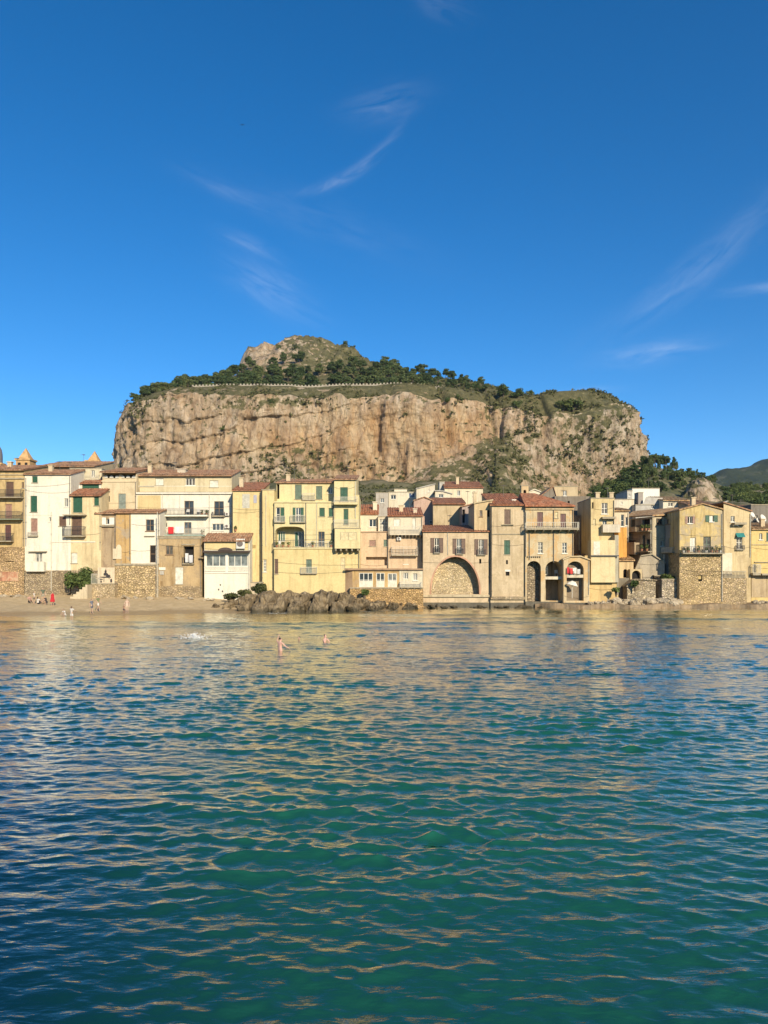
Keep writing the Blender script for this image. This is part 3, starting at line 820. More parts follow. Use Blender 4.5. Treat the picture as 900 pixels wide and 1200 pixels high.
@cached
def plain(name, c, rough=0.7, var=0.2, metal=0.0, scale=3.0):
    n = NT(name); v = n.noise(n.mapped((1, 1, 1)), scale, 5, 0.6)
    n.b.inputs['Metallic'].default_value = metal
    return n.fin(n.ramp(v, [(0.3, sc(c, 1 - var)), (0.7, sc(c, 1 + var * .6))]), rough, n.bump(v, 0.2, 0.02))
@cached
def tiles(c, seed=0):
    """clay pantiles"""
    n = NT('clay_tiles')
    v = n.vor(n.mapped((4.5, 2.6, 2.6), loc=(seed, 0, 0)), 1.0, 'F1', 0.6)
    s_ = n.sep(v.outputs['Color'])
    big = n.noise(n.mapped((1, 1, 1), loc=(seed * 3, 1, 2)), 0.8, 6, 0.65)
    col = n.ramp(s_[0], [(0.0, sc(c, .58)), (0.45, c), (0.8, sc(c, 1.2)), (1.0, (c[0] * 1.15, c[1] * 1.45, c[2] * 1.6))])
    col = n.mix(n.mrange(big, 0.48, 0.72, 0, 0.65), col, (0.20, 0.145, 0.095))
    col = n.mix(0.55, col, n.ramp(n.noise(n.mapped((1, 1, 1)), 4, 5, .65), [(0.3, (.5, .5, .5)), (0.6, (1, 1, 1))]), 'MULTIPLY')
    return n.fin(col, 0.9, n.bump(s_[1], 0.6, 0.05), 0.2)
@cached
def glass_dark(c=(0.025, 0.030, 0.032), seed=0):
    n = NT('window_glass'); v = n.noise(n.mapped((1, 1, 1)), 1.2, 3)
    return n.fin(n.ramp(v, [(0.35, sc(c, .5)), (0.65, sc(c, 1.8))]), 0.12, None, 0.5)
rpane = random.Random(4)
PANES = [glass_dark(), glass_dark((0.05, 0.062, 0.07)), glass_dark((0.20, 0.19, 0.16)), glass_dark((0.09, 0.075, 0.055))]
M_VOID = plain('dark_interior', (0.012, 0.010, 0.009), 0.9, 0.3)
SH = {'g': (0.012, 0.075, 0.038), 'b': (0.115, 0.062, 0.036), 'p': (0.105, 0.040, 0.032), 'w': (0.62, 0.60, 0.50), 'r': (0.20, 0.235, 0.20), 't': (0.02, 0.20, 0.19),
      'gg': (0.10, 0.145, 0.10), 'pk': (0.30, 0.17, 0.12), 'd': (0.05, 0.04, 0.032), 'm': (0.30, 0.27, 0.22), 'cr': (0.60, 0.50, 0.28)}
def shm(k): return plain('painted_wood', SH[k], 0.6, 0.3)
M_WHITE = plain('white_paint', (0.68, 0.65, 0.55), 0.6, 0.12)
M_IRON = plain('dark_iron', (0.035, 0.033, 0.032), 0.5, 0.3)
M_PALEIRON = plain('pale_iron', (0.50, 0.47, 0.38), 0.6, 0.2)
M_SLAB = plain('balcony_concrete', (0.34, 0.29, 0.20), 0.9, 0.35)
M_PIPE = plain('grey_pipe', (0.13, 0.12, 0.105), 0.6, 0.3)
M_WOOD = plain('weathered_wood', (0.22, 0.14, 0.08), 0.8, 0.35)
M_ACW = plain('white_plastic', (0.60, 0.58, 0.52), 0.45, 0.1)

# ================================================================== BUILDING KIT
class Face:
    def __init__(s, p0, p1):
        s.p0, s.p1 = Vector(p0), Vector(p1)
        d = s.p1 - s.p0; s.L = d.length; s.t = d / s.L; s.n = Vector((s.t.y, -s.t.x))
    def u(s, px):
        k = (px - CX) / F
        return (k * s.p0.y - s.p0.x) / (s.t.x - k * s.t.y)
    def yat(s, u): return s.p0.y + u * s.t.y
    def z(s, py, u): return wz(py, s.yat(u))
    def P(s, u, d, z):
        q = s.p0 + s.t * u + s.n * d; return (q.x, q.y, z)
    def box(s, mb, u0, u1, d0, d1, z0, z1, m=None):
        mb.hexa([s.P(u0, d1, z0), s.P(u1, d1, z0), s.P(u1, d0, z0), s.P(u0, d0, z0), s.P(u0, d1, z1), s.P(u1, d1, z1), s.P(u1, d0, z1), s.P(u0, d0, z1)], m)

def leaf_shutter(fc, mb, u0, u1, d0, z0, z1):
    """one louvred leaf"""
    w = u1 - u0; fr = min(0.07, w * .2)
    fc.box(mb, u0, u0 + fr, d0, d0 + .045, z0, z1); fc.box(mb, u1 - fr, u1, d0, d0 + .045, z0, z1)
    fc.box(mb, u0 + fr, u1 - fr, d0, d0 + .043, z0, z0 + fr); fc.box(mb, u0 + fr, u1 - fr, d0, d0 + .043, z1 - fr, z1)
    zm = (z0 + z1) / 2; fc.box(mb, u0 + fr, u1 - fr, d0, d0 + .044, zm - fr / 2, zm + fr / 2)
    k = max(3, int((z1 - z0) / 0.14)); h = (z1 - z0) / k
    for i in range(k):
        a = z0 + i * h
        mb.hexa([fc.P(u0 + fr, d0 + .038, a), fc.P(u1 - fr, d0 + .038, a), fc.P(u1 - fr, d0 + .026, a), fc.P(u0 + fr, d0 + .026, a),
                 fc.P(u0 + fr, d0 + .014, a + h * .9), fc.P(u1 - fr, d0 + .014, a + h * .9), fc.P(u1 - fr, d0 + .002, a + h * .9), fc.P(u0 + fr, d0 + .002, a + h * .9)])

def arc_pts(u0, u1, zs, rise, k=14, power=2.0):
    um, a = (u0 + u1) / 2, (u1 - u0) / 2
    out = []
    for i in range(k + 1):
        th = math.pi * (1 - i / k)
        c, s_ = math.cos(th), math.sin(th)
        out.append((um + a * math.copysign(abs(c) ** (2 / power), c), zs + rise * s_ ** (2 / power)))
    return out

VOLS = []
class House:
    def __init__(s, name, label, px, py, Y, cat='house', group=None):
        s.root = empty(name, (wx(px, Y), Y, wz(py, Y)), label, cat, group)
    def part(s, name, mb, m=None, parent=None, label=None):
        o = mb.build(name, m, parent or s.root)
        if label: o['label'] = label
        return o
    # ---- windows
    def window(s, fc, kind, u0, u1, z0, z1, o, r):
        nm = o.get('name', 'door' if (z1 - z0) > 1.75 and kind in 'wd' else 'window')
        fcm = o.get('fm', M_WHITE if kind in 'wo' else M_WOOD)
        mb = MB(); d = -r + 0.04
        if kind == 'x':
            fc.box(mb, u0 - .02, u1 + .02, -r - 0.02, -r, z0 - .02, z1 + .02, o.get('bm', M_VOID)); return s.part(o.get('name', 'window'), mb)
        if kind == 's':
            c = shm(o.get('c', 'b')); um = (u0 + u1) / 2
            fr = MB(); 
            fc.box(fr, u0, u0 + .05, d, d + .10, z0, z1); fc.box(fr, u1 - .05, u1, d, d + .10, z0, z1); fc.box(fr, u0 + .05, u1 - .05, d, d + .098, z1 - .05, z1)
            if not o.get('nosill'): fc.box(fr, u0 - .08, u1 + .08, -r + .01, .09, z0 - .09, z0 - .002)
            w = s.part('window', fr, o.get('fm', M_SLAB))
            for a, b in ((u0 + .052, um - .004), (um + .004, u1 - .052)):
                q = MB(); leaf_shutter(fc, q, a, b, d + .05, z0 + .01, z1 - .052); s.part('shutter', q, c, w)
            return w
        f = 0.07
        fc.box(mb, u0, u0 + f, d, d + .07, z0, z1); fc.box(mb, u1 - f, u1, d, d + .07, z0, z1)
        fc.box(mb, u0 + f, u1 - f, d, d + .068, z0, z0 + f); fc.box(mb, u0 + f, u1 - f, d, d + .068, z1 - f, z1)
        nv = o.get('nv', 2)
        for i in range(1, nv):
            c = u0 + (u1 - u0) * i / nv; fc.box(mb, c - .045, c + .045, d, d + .066, z0 + f, z1 - f)
        for i in range(1, o.get('nh', 2 if z1 - z0 > 1.4 else 1)):
            zc = z0 + (z1 - z0) * i / o.get('nh', 2); fc.box(mb, u0 + f, u1 - f, d, d + .05, zc - .03, zc + .03)
        if not o.get('nosill') and kind != 'd': fc.box(mb, u0 - .1, u1 + .1, -r + .01, .10, z0 - .10, z0 - .002)
        w = s.part(nm, mb, fcm)
        q = MB(); fc.box(q, u0 + .02, u1 - .02, d + .012, d + .03, z0 + .02, z1 - .02); s.part('pane', q, o.get('glass') or PANES[rpane.choice((0, 0, 0, 1, 1, 2, 3))], w)
        if kind == 'o':
            c = shm(o.get('c', 'g')); hw = (u1 - u0) * o.get('lw', .5)
            for a, b in ((u0 - hw - .02, u0 - .02), (u1 + .02, u1 + hw + .02)):
                q = MB(); leaf_shutter(fc, q, a, b, 0.012, z0 - .02, z1 + .02); s.part('shutter', q, c, w)
        if o.get('surround'):
            q = MB(); k = .12
            fc.box(q, u0 - k, u0 - .003, 0, .03, z0 - k, z1 + k); fc.box(q, u1 + .003, u1 + k, 0, .03, z0 - k, z1 + k); fc.box(q, u0 - .003, u1 + .003, 0, .028, z1 + .003, z1 + k); fc.box(q, u0 - .003, u1 + .003, 0, .028, z0 - k, z0 - .11)
            s.part('window_surround', q, M_WHITE, w)
        return w
    # ---- one wall with its openings
    def wall_face(s, mb, fc, zb, zt, ops, m, outline=None):
        us, zs, rects = {0.0, fc.L}, {zb, zt}, []
        for op in ops:
            kind, x0, y0, x1, y1 = op[:5]; o = op[5] if len(op) > 5 else {}
            u0, u1 = fc.u(x0), fc.u(x1); um = (u0 + u1) / 2
            z0, z1 = fc.z(y1, um), fc.z(y0, um)
            u0, u1 = max(u0, .02), min(u1, fc.L - .02); z0 = max(z0, zb + .01); z1 = min(z1, zt - .01)
            if u1 - u0 < .05 or z1 - z0 < .05: continue
            rects.append((u0, u1, z0, z1, kind, o)); us |= {u0, u1}; zs |= {z0, z1}
        us, zs = sorted(us), sorted(zs)
        us = [a for i, a in enumerate(us) if i == 0 or a - us[i - 1] > 1e-5]; zs = [a for i, a in enumerate(zs) if i == 0 or a - zs[i - 1] > 1e-5]
        for a, b in zip(us[:-1], us[1:]):
            for c, d in zip(zs[:-1], zs[1:]):
                um, zm = (a + b) / 2, (c + d) / 2
                if any(r[0] < um < r[1] and r[2] < zm < r[3] for r in rects): continue
                mb.poly([fc.P(a, 0, c), fc.P(b, 0, c), fc.P(b, 0, d), fc.P(a, 0, d)], m)
        if outline:
            mb.poly([fc.P(0, 0, zt), fc.P(fc.L, 0, zt)] + [fc.P(min(max(u, 0), fc.L), 0, max(z, zt)) for u, z in reversed(outline)], m)
        for (u0, u1, z0, z1, kind, o) in rects:
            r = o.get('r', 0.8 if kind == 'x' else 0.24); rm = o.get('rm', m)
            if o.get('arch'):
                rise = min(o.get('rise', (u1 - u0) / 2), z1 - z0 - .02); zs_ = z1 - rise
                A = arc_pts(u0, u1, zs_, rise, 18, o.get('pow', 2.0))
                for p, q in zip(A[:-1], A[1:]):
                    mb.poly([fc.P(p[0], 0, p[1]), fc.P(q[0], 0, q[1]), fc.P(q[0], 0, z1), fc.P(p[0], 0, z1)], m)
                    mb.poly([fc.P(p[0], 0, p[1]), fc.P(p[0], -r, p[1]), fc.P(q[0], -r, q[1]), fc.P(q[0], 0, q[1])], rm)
                zj = zs_
                if o.get('ring'):
                    q_ = MB(); w_, off = o['ring']
                    B = arc_pts(u0 - w_, u1 + w_, zs_, rise + w_, 18, o.get('pow', 2.0))
                    A2 = [(u0, z0)] + A + [(u1, z0)]; B2 = [(u0 - w_, z0)] + B + [(u1 + w_, z0)]
                    for i in range(len(A2) - 1):
                        a0, a1, b0, b1 = A2[i], A2[i + 1], B2[i], B2[i + 1]
                        q_.hexa([fc.P(a0[0], .05, a0[1]), fc.P(a1[0], .05, a1[1]), fc.P(a1[0], -.05, a1[1]), fc.P(a0[0], -.05, a0[1]),
                                 fc.P(b0[0], .05, b0[1]), fc.P(b1[0], .05, b1[1]), fc.P(b1[0], -.05, b1[1]), fc.P(b0[0], -.05, b0[1])])
                    s.part('arch_ring', q_, o['ringm'])
            else:
                zj = z1; mb.poly([fc.P(u0, 0, z1), fc.P(u0, -r, z1), fc.P(u1, -r, z1), fc.P(u1, 0, z1)], rm)
            mb.poly([fc.P(u0, 0, z0), fc.P(u0, -r, z0), fc.P(u0, -r, zj), fc.P(u0, 0, zj)], rm)
            mb.poly([fc.P(u1, 0, zj), fc.P(u1, -r, zj), fc.P(u1, -r, z0), fc.P(u1, 0, z0)], rm)
            mb.poly([fc.P(u0, -r, z0), fc.P(u0, 0, z0), fc.P(u1, 0, z0), fc.P(u1, -r, z0)], rm)
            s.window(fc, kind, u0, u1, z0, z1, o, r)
    # ---- a block of building
    def vol(s, px0, px1, top, bot, Y, depth, m, ops=(), roof=None, Y1=None, left=(), right=(), outline=None, bury=3.5, lower=None):
        """front face from column px0 to px1 at distance Y (right end at Y1), rows top..bot; depth metres back"""
        Y1 = Y if Y1 is None else Y1
        p0, p1 = (wx(px0 + .03, Y), Y), (wx(px1 - .03, Y1), Y1)
        q1, q0 = (p1[0], p1[1] + depth), (p0[0], p0[1] + depth)
        fc = Face(p0, p1); VOLS.append((s, fc, px0, px1, top, bot, Y)); ym = (Y + Y1) / 2
        zt, zb = wz(top, ym), wz(bot, ym) - bury
        mb = MB(); ol = None
        if outline:
            ol = [(fc.u(a), fc.z(b, fc.u(a))) for a, b in outline]; zt = min(z for _, z in ol) - 0.001
        zback = zt
        kind = roof[0] if roof else 'flat'
        if kind == 'mono': zback = wz(roof[1], ym + depth) - 0.12
        s.wall_face(mb, fc, zb, zt, ops, m, ol)
        if lower:                                    # rough stone foot, a little proud of the wall
            lm, lpy = lower; q = MB(); fc.box(q, -.06, fc.L + .06, 0.003, .10, zb, wz(lpy, ym)); s.part('stone_footing', q, lm)
        for a, b, oo in ((q0, p0, left), (p1, q1, right)):
            f2 = Face(a, b); s.wall_face(mb, f2, zb, zt, oo, m)
            if kind == 'mono' and abs(zback - zt) > .02:
                za, zb2 = (zback, zt) if a == q0 else (zt, zback)
                mb.poly([f2.P(0, 0, zt), f2.P(f2.L, 0, zt)] + ([f2.P(0, 0, zback)] if a == q0 else [f2.P(f2.L, 0, zback)]), m)
        f3 = Face(q1, q0); s.wall_face(mb, f3, zb, max(zt, zback), (), m, None)
        tiled = m
        if kind == 'flat':
            mb.poly([(p0[0], p0[1], zt - .25 if roof == ('flat', 'parapet') else zt), (p1[0], p1[1], zt), (q1[0], q1[1], zt), (q0[0], q0[1], zt)], m)
            o = s.part('wall', mb)
            if roof is None or roof == ('flat',):
                c = MB(); fc.box(c, -.05, fc.L + .05, -depth, .07, zt + .002, zt + .13); s.part('roof', c, M_SLAB)
        else:
            o = s.part('wall', mb)
            rm = roof[2] if len(roof) > 2 else tiles((0.30, 0.13, 0.07))
            ov, so = (roof[3] if len(roof) > 3 else 0.35), 0.12
            if kind == 'mono': s.slope_roof(fc, -so, fc.L + so, ov, -depth - .05, zt, zback, rm)
            elif kind == 'gable':                    # ridge along the face
                zr = wz(roof[1], ym + depth / 2)
                s.slope_roof(fc, -so, fc.L + so, ov, -depth / 2, zt, zr, rm)
                s.slope_roof(fc, -so, fc.L + so, -depth - ov, -depth / 2, zt, zr, rm)
                g = MB()
                for u in (0.0, fc.L): g.poly([fc.P(u, 0, zt), fc.P(u, -depth, zt), fc.P(u, -depth / 2, zr)], m)
                s.part('gable_wall', g)
            elif kind == 'hip':
                zr = wz(roof[1], ym + depth / 2); i0, i1 = roof[4]
                g = MB(); T = lambda u, d, z: fc.P(u, d, z)
                a0, a1, b1, b0 = T(-so, ov, zt), T(fc.L + so, ov, zt), T(fc.L + so, -depth - ov, zt), T(-so, -depth - ov, zt)
                r0, r1 = T(i0, -depth / 2, zr), T(fc.L - i1, -depth / 2, zr)
                up = lambda p: (p[0], p[1], p[2] + .18)
                for f in ((a0, a1, r1, r0), (b1, b0, r0, r1), (b0, a0, r0), (a1, b1, r1)): g.poly([up(p) for p in f])
                for a, b in ((a0, a1), (a1, b1), (b1, b0), (b0, a0)): g.poly([a, b, up(b), up(a)])
                g.poly([a0, b0, b1, a1])
                s.part('roof', g, rm)
            elif kind == 'outline':
                c = MB()
                for (ua, za), (ub, zb_) in zip(ol[:-1], ol[1:]):
                    e0 = -so if ua <= ol[0][0] + .01 else 0; e1 = so if ub >= ol[-1][0] - .01 else 0
                    sl_ = (zb_ - za) / max(.01, ub - ua)
                    za2, zb2 = za + e0 * sl_, zb_ + e1 * sl_
                    ua2, ub2 = ua + e0, ub + e1
                    c.hexa([fc.P(ua2, .22, za2 + .003), fc.P(ub2, .22, zb2 + .003), fc.P(ub2, -depth, zb2 + .003), fc.P(ua2, -depth, za2 + .003),
                            fc.P(ua2, .22, za2 + .17), fc.P(ub2, .22, zb2 + .17), fc.P(ub2, -depth, zb2 + .17), fc.P(ua2, -depth, za2 + .17)])
                s.part('roof', c, rm)
        return fc
    def slope_roof(s, fc, u0, u1, d0, d1, z0, z1, m):
        """one plane of pantiles, eave at depth d0, ridge at d1: the corrugation is modelled"""
        dd = (d0 - 0) if d1 < d0 else 0
        g = MB(); run = d1 - d0
        zz = z0 - (z1 - z0) * abs((0 - d0) / max(.1, abs(run) - abs(d0))) if d1 < 0 <= d0 else z0
        nU = max(8, int((u1 - u0) / 0.17)); nV = 7; ph = u0 * 3.1 + zz
        b = len(g.v)
        for j in range(nV + 1):
            t = j / nV
            for i in range(nU + 1):
                u = u0 + (u1 - u0) * i / nU
                g.v.append(fc.P(u, d0 + run * t, zz + (z1 - zz) * t + .13 + (0.10 if i % 2 else 0) + .02 * math.sin(i * 1.7 + j * 2.3) + .06 * math.sin(u * .8 + ph) * math.sin(t * 3 + .3)))
        for j in range(nV):
            for i in range(nU):
                a = b + j * (nU + 1) + i; g.f.append((a, a + 1, a + nU + 2, a + nU + 1)); g.m.append(0)
        P0, P1, P2, P3 = fc.P(u0, d0, zz), fc.P(u1, d0, zz), fc.P(u1, d1, z1), fc.P(u0, d1, z1)
        up = lambda p, k=.14: (p[0], p[1], p[2] + k)
        g.hexa([P0, P1, P2, P3, up(P0), up(P1), up(P2), up(P3)])
        return s.part('roof', g, m)
    # ---- things on the wall
    def balcony(s, fc, x0, x1, py, h_px, proj=0.9, kind='iron', m=None, slab=0.14, brackets=0, label=None, bars=0.13, parent=None):
        """slab whose top is at row py; railing rises h_px rows"""
        u0, u1 = fc.u(x0), fc.u(x1); um = (u0 + u1) / 2; z = fc.z(py, um); h = h_px / F * fc.yat(um)
        mb = MB(); fc.box(mb, u0, u1, 0.004, proj, z - slab, z, m or M_SLAB)
        for i in range(brackets):
            c = u0 + .15 + (u1 - u0 - .3) * i / max(1, brackets - 1)
            mb.hexa([fc.P(c - .07, proj * .8, z - slab - .14), fc.P(c + .07, proj * .8, z - slab - .14), fc.P(c + .07, .004, z - slab - .42), fc.P(c - .07, .004, z - slab - .42),
                     fc.P(c - .07, proj * .85, z - slab), fc.P(c + .07, proj * .85, z - slab), fc.P(c + .07, .004, z - slab), fc.P(c - .07, .004, z - slab)], m or M_SLAB)
        b = s.part('balcony', mb, None, parent, label)
        if h_px <= 0: return b
        q = MB()
        if kind in ('iron', 'pale'):
            k = .018
            fc.box(q, u0, u1, proj - .06, proj - .01, z + h - .05, z + h); fc.box(q, u0, u1, proj - .05, proj - .02, z + .06, z + .09)
            n = max(2, int((u1 - u0) / bars))
            for i in range(n + 1):
                c = u0 + k + (u1 - u0 - 2 * k) * i / n; w = k if i % 8 else k * 1.6
                fc.box(q, c - w, c + w, proj - .05, proj - .02, z + .002, z + h - .05)
            for u in (u0, u1 - .04):
                fc.box(q, u, u + .04, .005, proj - .065, z + h - .048, z + h - .003)
                for j in range(1, max(2, int(proj / .16))): fc.box(q, u + .01, u + .03, proj * j / max(2, int(proj / .16)) - .012, proj * j / max(2, int(proj / .16)) + .012, z + .002, z + h - .05)
            s.part('railing', q, M_IRON if kind == 'iron' else M_PALEIRON, b)
        else:
            pm = m or M_WHITE
            fc.box(q, u0, u1, proj - .12, proj, z + .002, z + h); fc.box(q, u0, u0 + .12, .005, proj - .122, z + .002, z + h - .003); fc.box(q, u1 - .12, u1, .005, proj - .122, z + .002, z + h - .003)
            fc.box(q, u0 - .03, u1 + .03, proj - .15, proj + .03, z + h + .002, z + h + .07)
            s.part('parapet', q, pm, b)
        return b
    def ledge(s, fc, x0, x1, py, th=.12, proj=.12, m=None, name='cornice'):
        u0, u1 = fc.u(x0), fc.u(x1); z = fc.z(py, (u0 + u1) / 2)
        mb = MB(); fc.box(mb, u0, u1, 0.003, proj, z - th, z); return s.part(name, mb, m or M_SLAB)
    def pipe(s, fc, px, y0, y1, r=.05, m=None):
        u = fc.u(px); mb = MB(); q = fc.P(u, .06 + r, 0)
        mb.tube([(q[0], q[1], fc.z(y1, u)), (q[0], q[1], fc.z(y0, u))], r, 6)
        a, b = fc.z(y1, u), fc.z(y0, u)
        for i in range(int((b - a) / 2.2)):
            fc.box(mb, u - r - .03, u + r + .03, .002, .06 + r * 2.1, a + 1 + 2.2 * i, a + 1.06 + 2.2 * i)
        return s.part('drainpipe', mb, m or M_PIPE)
    def aircon(s, fc, x0, y0, x1, y1):
        u0, u1 = fc.u(x0), fc.u(x1); um = (u0 + u1) / 2; z0, z1 = fc.z(y1, um), fc.z(y0, um)
        mb = MB(); fc.box(mb, u0, u1, .10, .42, z0, z1); fc.box(mb, u0 + .05, u0 + .1, .003, .40, z0 - .06, z0 - .002); fc.box(mb, u1 - .1, u1 - .05, .003, .40, z0 - .06, z0 - .002)
        o = s.part('air_conditioner', mb, M_ACW)
        q = MB(); r = min((z1 - z0), (u1 - u0)) * .36; cu = u0 + (u1 - u0) * .42; cz = (z0 + z1) / 2
        for k in range(14):
            t0, t1 = 2 * math.pi * k / 14, 2 * math.pi * (k + 1) / 14
            q.poly([fc.P(cu, .424, cz), fc.P(cu + r * math.cos(t0), .424, cz + r * math.sin(t0)), fc.P(cu + r * math.cos(t1), .424, cz + r * math.sin(t1))])
            q.poly([fc.P(cu + r * math.cos(t0), .424, cz + r * math.sin(t0)), fc.P(cu + r * math.cos(t0), .445, cz + r * math.sin(t0)), fc.P(cu + r * math.cos(t1), .445, cz + r * math.sin(t1)), fc.P(cu + r * math.cos(t1), .424, cz + r * math.sin(t1))])
        s.part('fan_grille', q, plain('fan_dark', (.12, .10, .09), .6), o); return o
    def panel(s, fc, x0, y0, x1, y1, m, name='wall_patch', d=.03):
        u0, u1 = fc.u(x0), fc.u(x1); um = (u0 + u1) / 2
        mb = MB(); fc.box(mb, u0, u1, .003, d, fc.z(y1, um), fc.z(y0, um)); return s.part(name, mb, m)
    def chimney(s, px, y0, y1, Y, w=.6, m=None):
        x, z0, z1 = wx(px, Y), wz(y1, Y) - .6, wz(y0, Y)
        mb = MB(); mb.box(x - w / 2, x + w / 2, Y - w / 2, Y + w / 2, z0, z1 - .12); mb.box(x - w / 2 - .08, x + w / 2 + .08, Y - w / 2 - .08, Y + w / 2 + .08, z1 - .12, z1)
        return s.part('chimney', mb, m or plaster((.55, .45, .30)))
    def antenna(s, px, y0, y1, Y):
        x, z0, z1 = wx(px, Y), wz(y1, Y) - .3, wz(y0, Y)
        mb = MB(); mb.tube([(x, Y, z0), (x, Y, z1)], .025, 5)
        for k in range(5): mb.tube([(x - .4 + .05 * k, Y - .3 + .15 * k, z1 - .15), (x + .4 - .05 * k, Y - .3 + .15 * k, z1 - .15)], .012, 4)
        mb.tube([(x, Y - .35, z1 - .15), (x, Y + .35, z1 - .15)], .015, 4)
        return s.part('antenna', mb, M_PIPE)
    def dish(s, px, py, Y, r=.4):
        c = (wx(px, Y), Y, wz(py, Y)); mb = MB()
        ax = Vector((.45, -.8, .4)).normalized(); a = ax.cross(Vector((0, 0, 1))).normalized(); b = ax.cross(a)
        ring = lambda rr, d: [tuple(Vector(c) + ax * d + (a * math.cos(2 * math.pi * k / 14) + b * math.sin(2 * math.pi * k / 14)) * rr) for k in range(14)]
        R0, R1, R2 = ring(.02, 0), ring(r * .6, r * .09), ring(r, r * .25)
        for A, B in ((R0, R1), (R1, R2)):
            for k in range(14): mb.poly([A[k], A[(k + 1) % 14], B[(k + 1) % 14], B[k]])
        mb.tube([c, tuple(Vector(c) - ax * .25), (c[0], c[1] + .2, c[2] - r - .5)], .03, 5)
        return s.part('satellite_dish', mb, M_ACW)
    def awning(s, fc, x0, x1, py, drop, proj, m, name='awning'):
        u0, u1 = fc.u(x0), fc.u(x1); z = fc.z(py, (u0 + u1) / 2)
        mb = MB(); mb.hexa([fc.P(u0, .004, z - .05), fc.P(u0, proj, z - drop - .05), fc.P(u1, proj, z - drop - .05), fc.P(u1, .004, z - .05),
                            fc.P(u0, .004, z), fc.P(u0, proj, z - drop), fc.P(u1, proj, z - drop), fc.P(u1, .004, z)][0:8])
        return s.part(name, mb, m)
# ================================================================== THE TOWN
CREAM, WHITE, YEL, YEL2 = (0.60, 0.53, 0.37), (0.69, 0.65, 0.53), (0.60, 0.48, 0.24), (0.59, 0.50, 0.30)
OCH, PINK, TAN, STN = (0.50, 0.37, 0.18), (0.56, 0.40, 0.25), (0.50, 0.39, 0.24), (0.40, 0.305, 0.18)
GRY = (0.27, 0.235, 0.185)
RED = tiles((0.37, 0.15, 0.078), 1); RED2 = tiles((0.33, 0.145, 0.08), 2); BRN = tiles((0.36, 0.20, 0.115), 3); PALE_T = tiles((0.42, 0.26, 0.13), 4)
ST1, ST2, ST3 = stone((0.43, 0.325, 0.185), 2.3, 1.0, 1), stone((0.40, 0.31, 0.19), 2.8, 1.0, 2), stone((0.47, 0.36, 0.20), 2.0, 1.1, 3)

# ---- 1 ochre house at the left edge
h = House('town_house', 'ochre house with three stacked balconies cut by the left edge of the photo', 5, 690, 100)
f = h.vol(-28, 28.6, 551, 690, 100, 7, plaster(OCH, .45, seed=1), [
    ('s', 6.5, 564.5, 16, 582.5, {'c': 'b'}), ('s', 25.3, 565, 28, 572, {'c': 'b'}), ('s', -14, 565, -6, 582.5, {'c': 'b'}),
    ('s', 6, 590.5, 14, 608, {'c': 'pk'}), ('s', -14, 591, -6, 608, {'c': 'b'}),
    ('s', 5.5, 615, 13, 633.5, {'c': 'p'}), ('w', 7.5, 648, 16, 657.5, {'nv': 2, 'nh': 3, 'fm': M_PIPE})],
    roof=('mono', 545.5, BRN, .5), lower=(stone((.46, .33, .18), 2.4, 1, 4), 641))
h.ledge(f, -28, 28.6, 560, .18, .16); h.ledge(f, -28, 28.6, 556, .1, .1)
h.balcony(f, -26, 28.4, 583, 8.5, 1.0); h.balcony(f, -26, 27.4, 608.5, 8.5, 1.0, m=plain('green_slab', (.20, .22, .15), .9)); h.balcony(f, -20, 16.5, 634, 9, .9)
h.panel(f, -28, 670, 22, 681, plaster((.46, .24, .15), .8, (.48, .35, .22), 5), 'red_plaster', .15)
h.pipe(f, 27.6, 585, 640)

# ---- 2 tall white house
h = House('town_house', 'tall white house with green shutters and a stone foot behind the beach group', 70, 692, 100)
W2 = plaster((0.69, 0.65, 0.53), .25, seed=2)
f = h.vol(29, 83, 556, 690, 100, 4.6, W2, [
    ('s', 37.5, 558, 44, 565.5, {'c': 'g'}), ('s', 35.5, 581, 43.5, 600, {'c': 'g'}), ('w', 75.5, 584, 80, 594, {}),
    ('s', 36, 607.5, 44, 627, {'c': 'pk'}), ('w', 57.5, 606, 60, 611.5, {'nv': 1}), ('s', 69, 605, 77.5, 616.5, {'c': 'b'}),
    ('w', 41.5, 647.5, 49.5, 659, {'nosill': 1})], roof=('mono', 550.5, BRN, .3), lower=(stone((.36, .29, .19), 2.6, 1, 6), 668.5))
h.balcony(f, 33.5, 45, 627.8, 4.5, .35, 'pale'); h.balcony(f, 34, 54.5, 668, 9.2, .8, 'solid', W2, slab=.2); h.ledge(f, 34.5, 55.5, 646, .10, .45)
h.ledge(f, 60, 83, 634.5, .14, .08, W2); h.ledge(f, 30, 62, 603, .08, .05, W2)
h.pipe(f, 60.5, 600, 692, .05, M_PALEIRON); h.pipe(f, 30.6, 560, 640, .04)
f = h.vol(83, 118.6, 580.5, 690, 100, 2.8, plaster((.63, .52, .31), .3, seed=3), [
    ('s', 85.2, 581.6, 96.5, 600.5, {'c': 'g'}), ('s', 110, 582, 116, 592.5, {'c': 'g'}), ('s', 83.8, 605, 96, 627, {'c': 'b'}),
    ('s', 82.8, 647.8, 90.6, 660, {'c': 'w'})], roof=('mono', 572.8, RED2, .35), lower=(stone((.36, .29, .19), 2.6, 1, 6), 668.5))
h.ledge(f, 76, 102, 603.4, .12, .8); h.balcony(f, 76, 101, 628.2, 11, .85); h.ledge(f, 83, 112, 634.5, .14, .08, W2)
f = h.vol(81, 118.6, 566.5, 590, 103.2, 1.6, W2, [('s', 96, 567.2, 116, 573.5, {'c': 'g'})], roof=('mono', 562.6, RED2, .3))
f = h.vol(82, 119, 549.5, 572, 105.0, 5, plaster(CREAM, .25, seed=4), [('w', 107, 551, 111, 559, {})])
h.balcony(f, 83, 117, 563, 6, .5, 'pale')
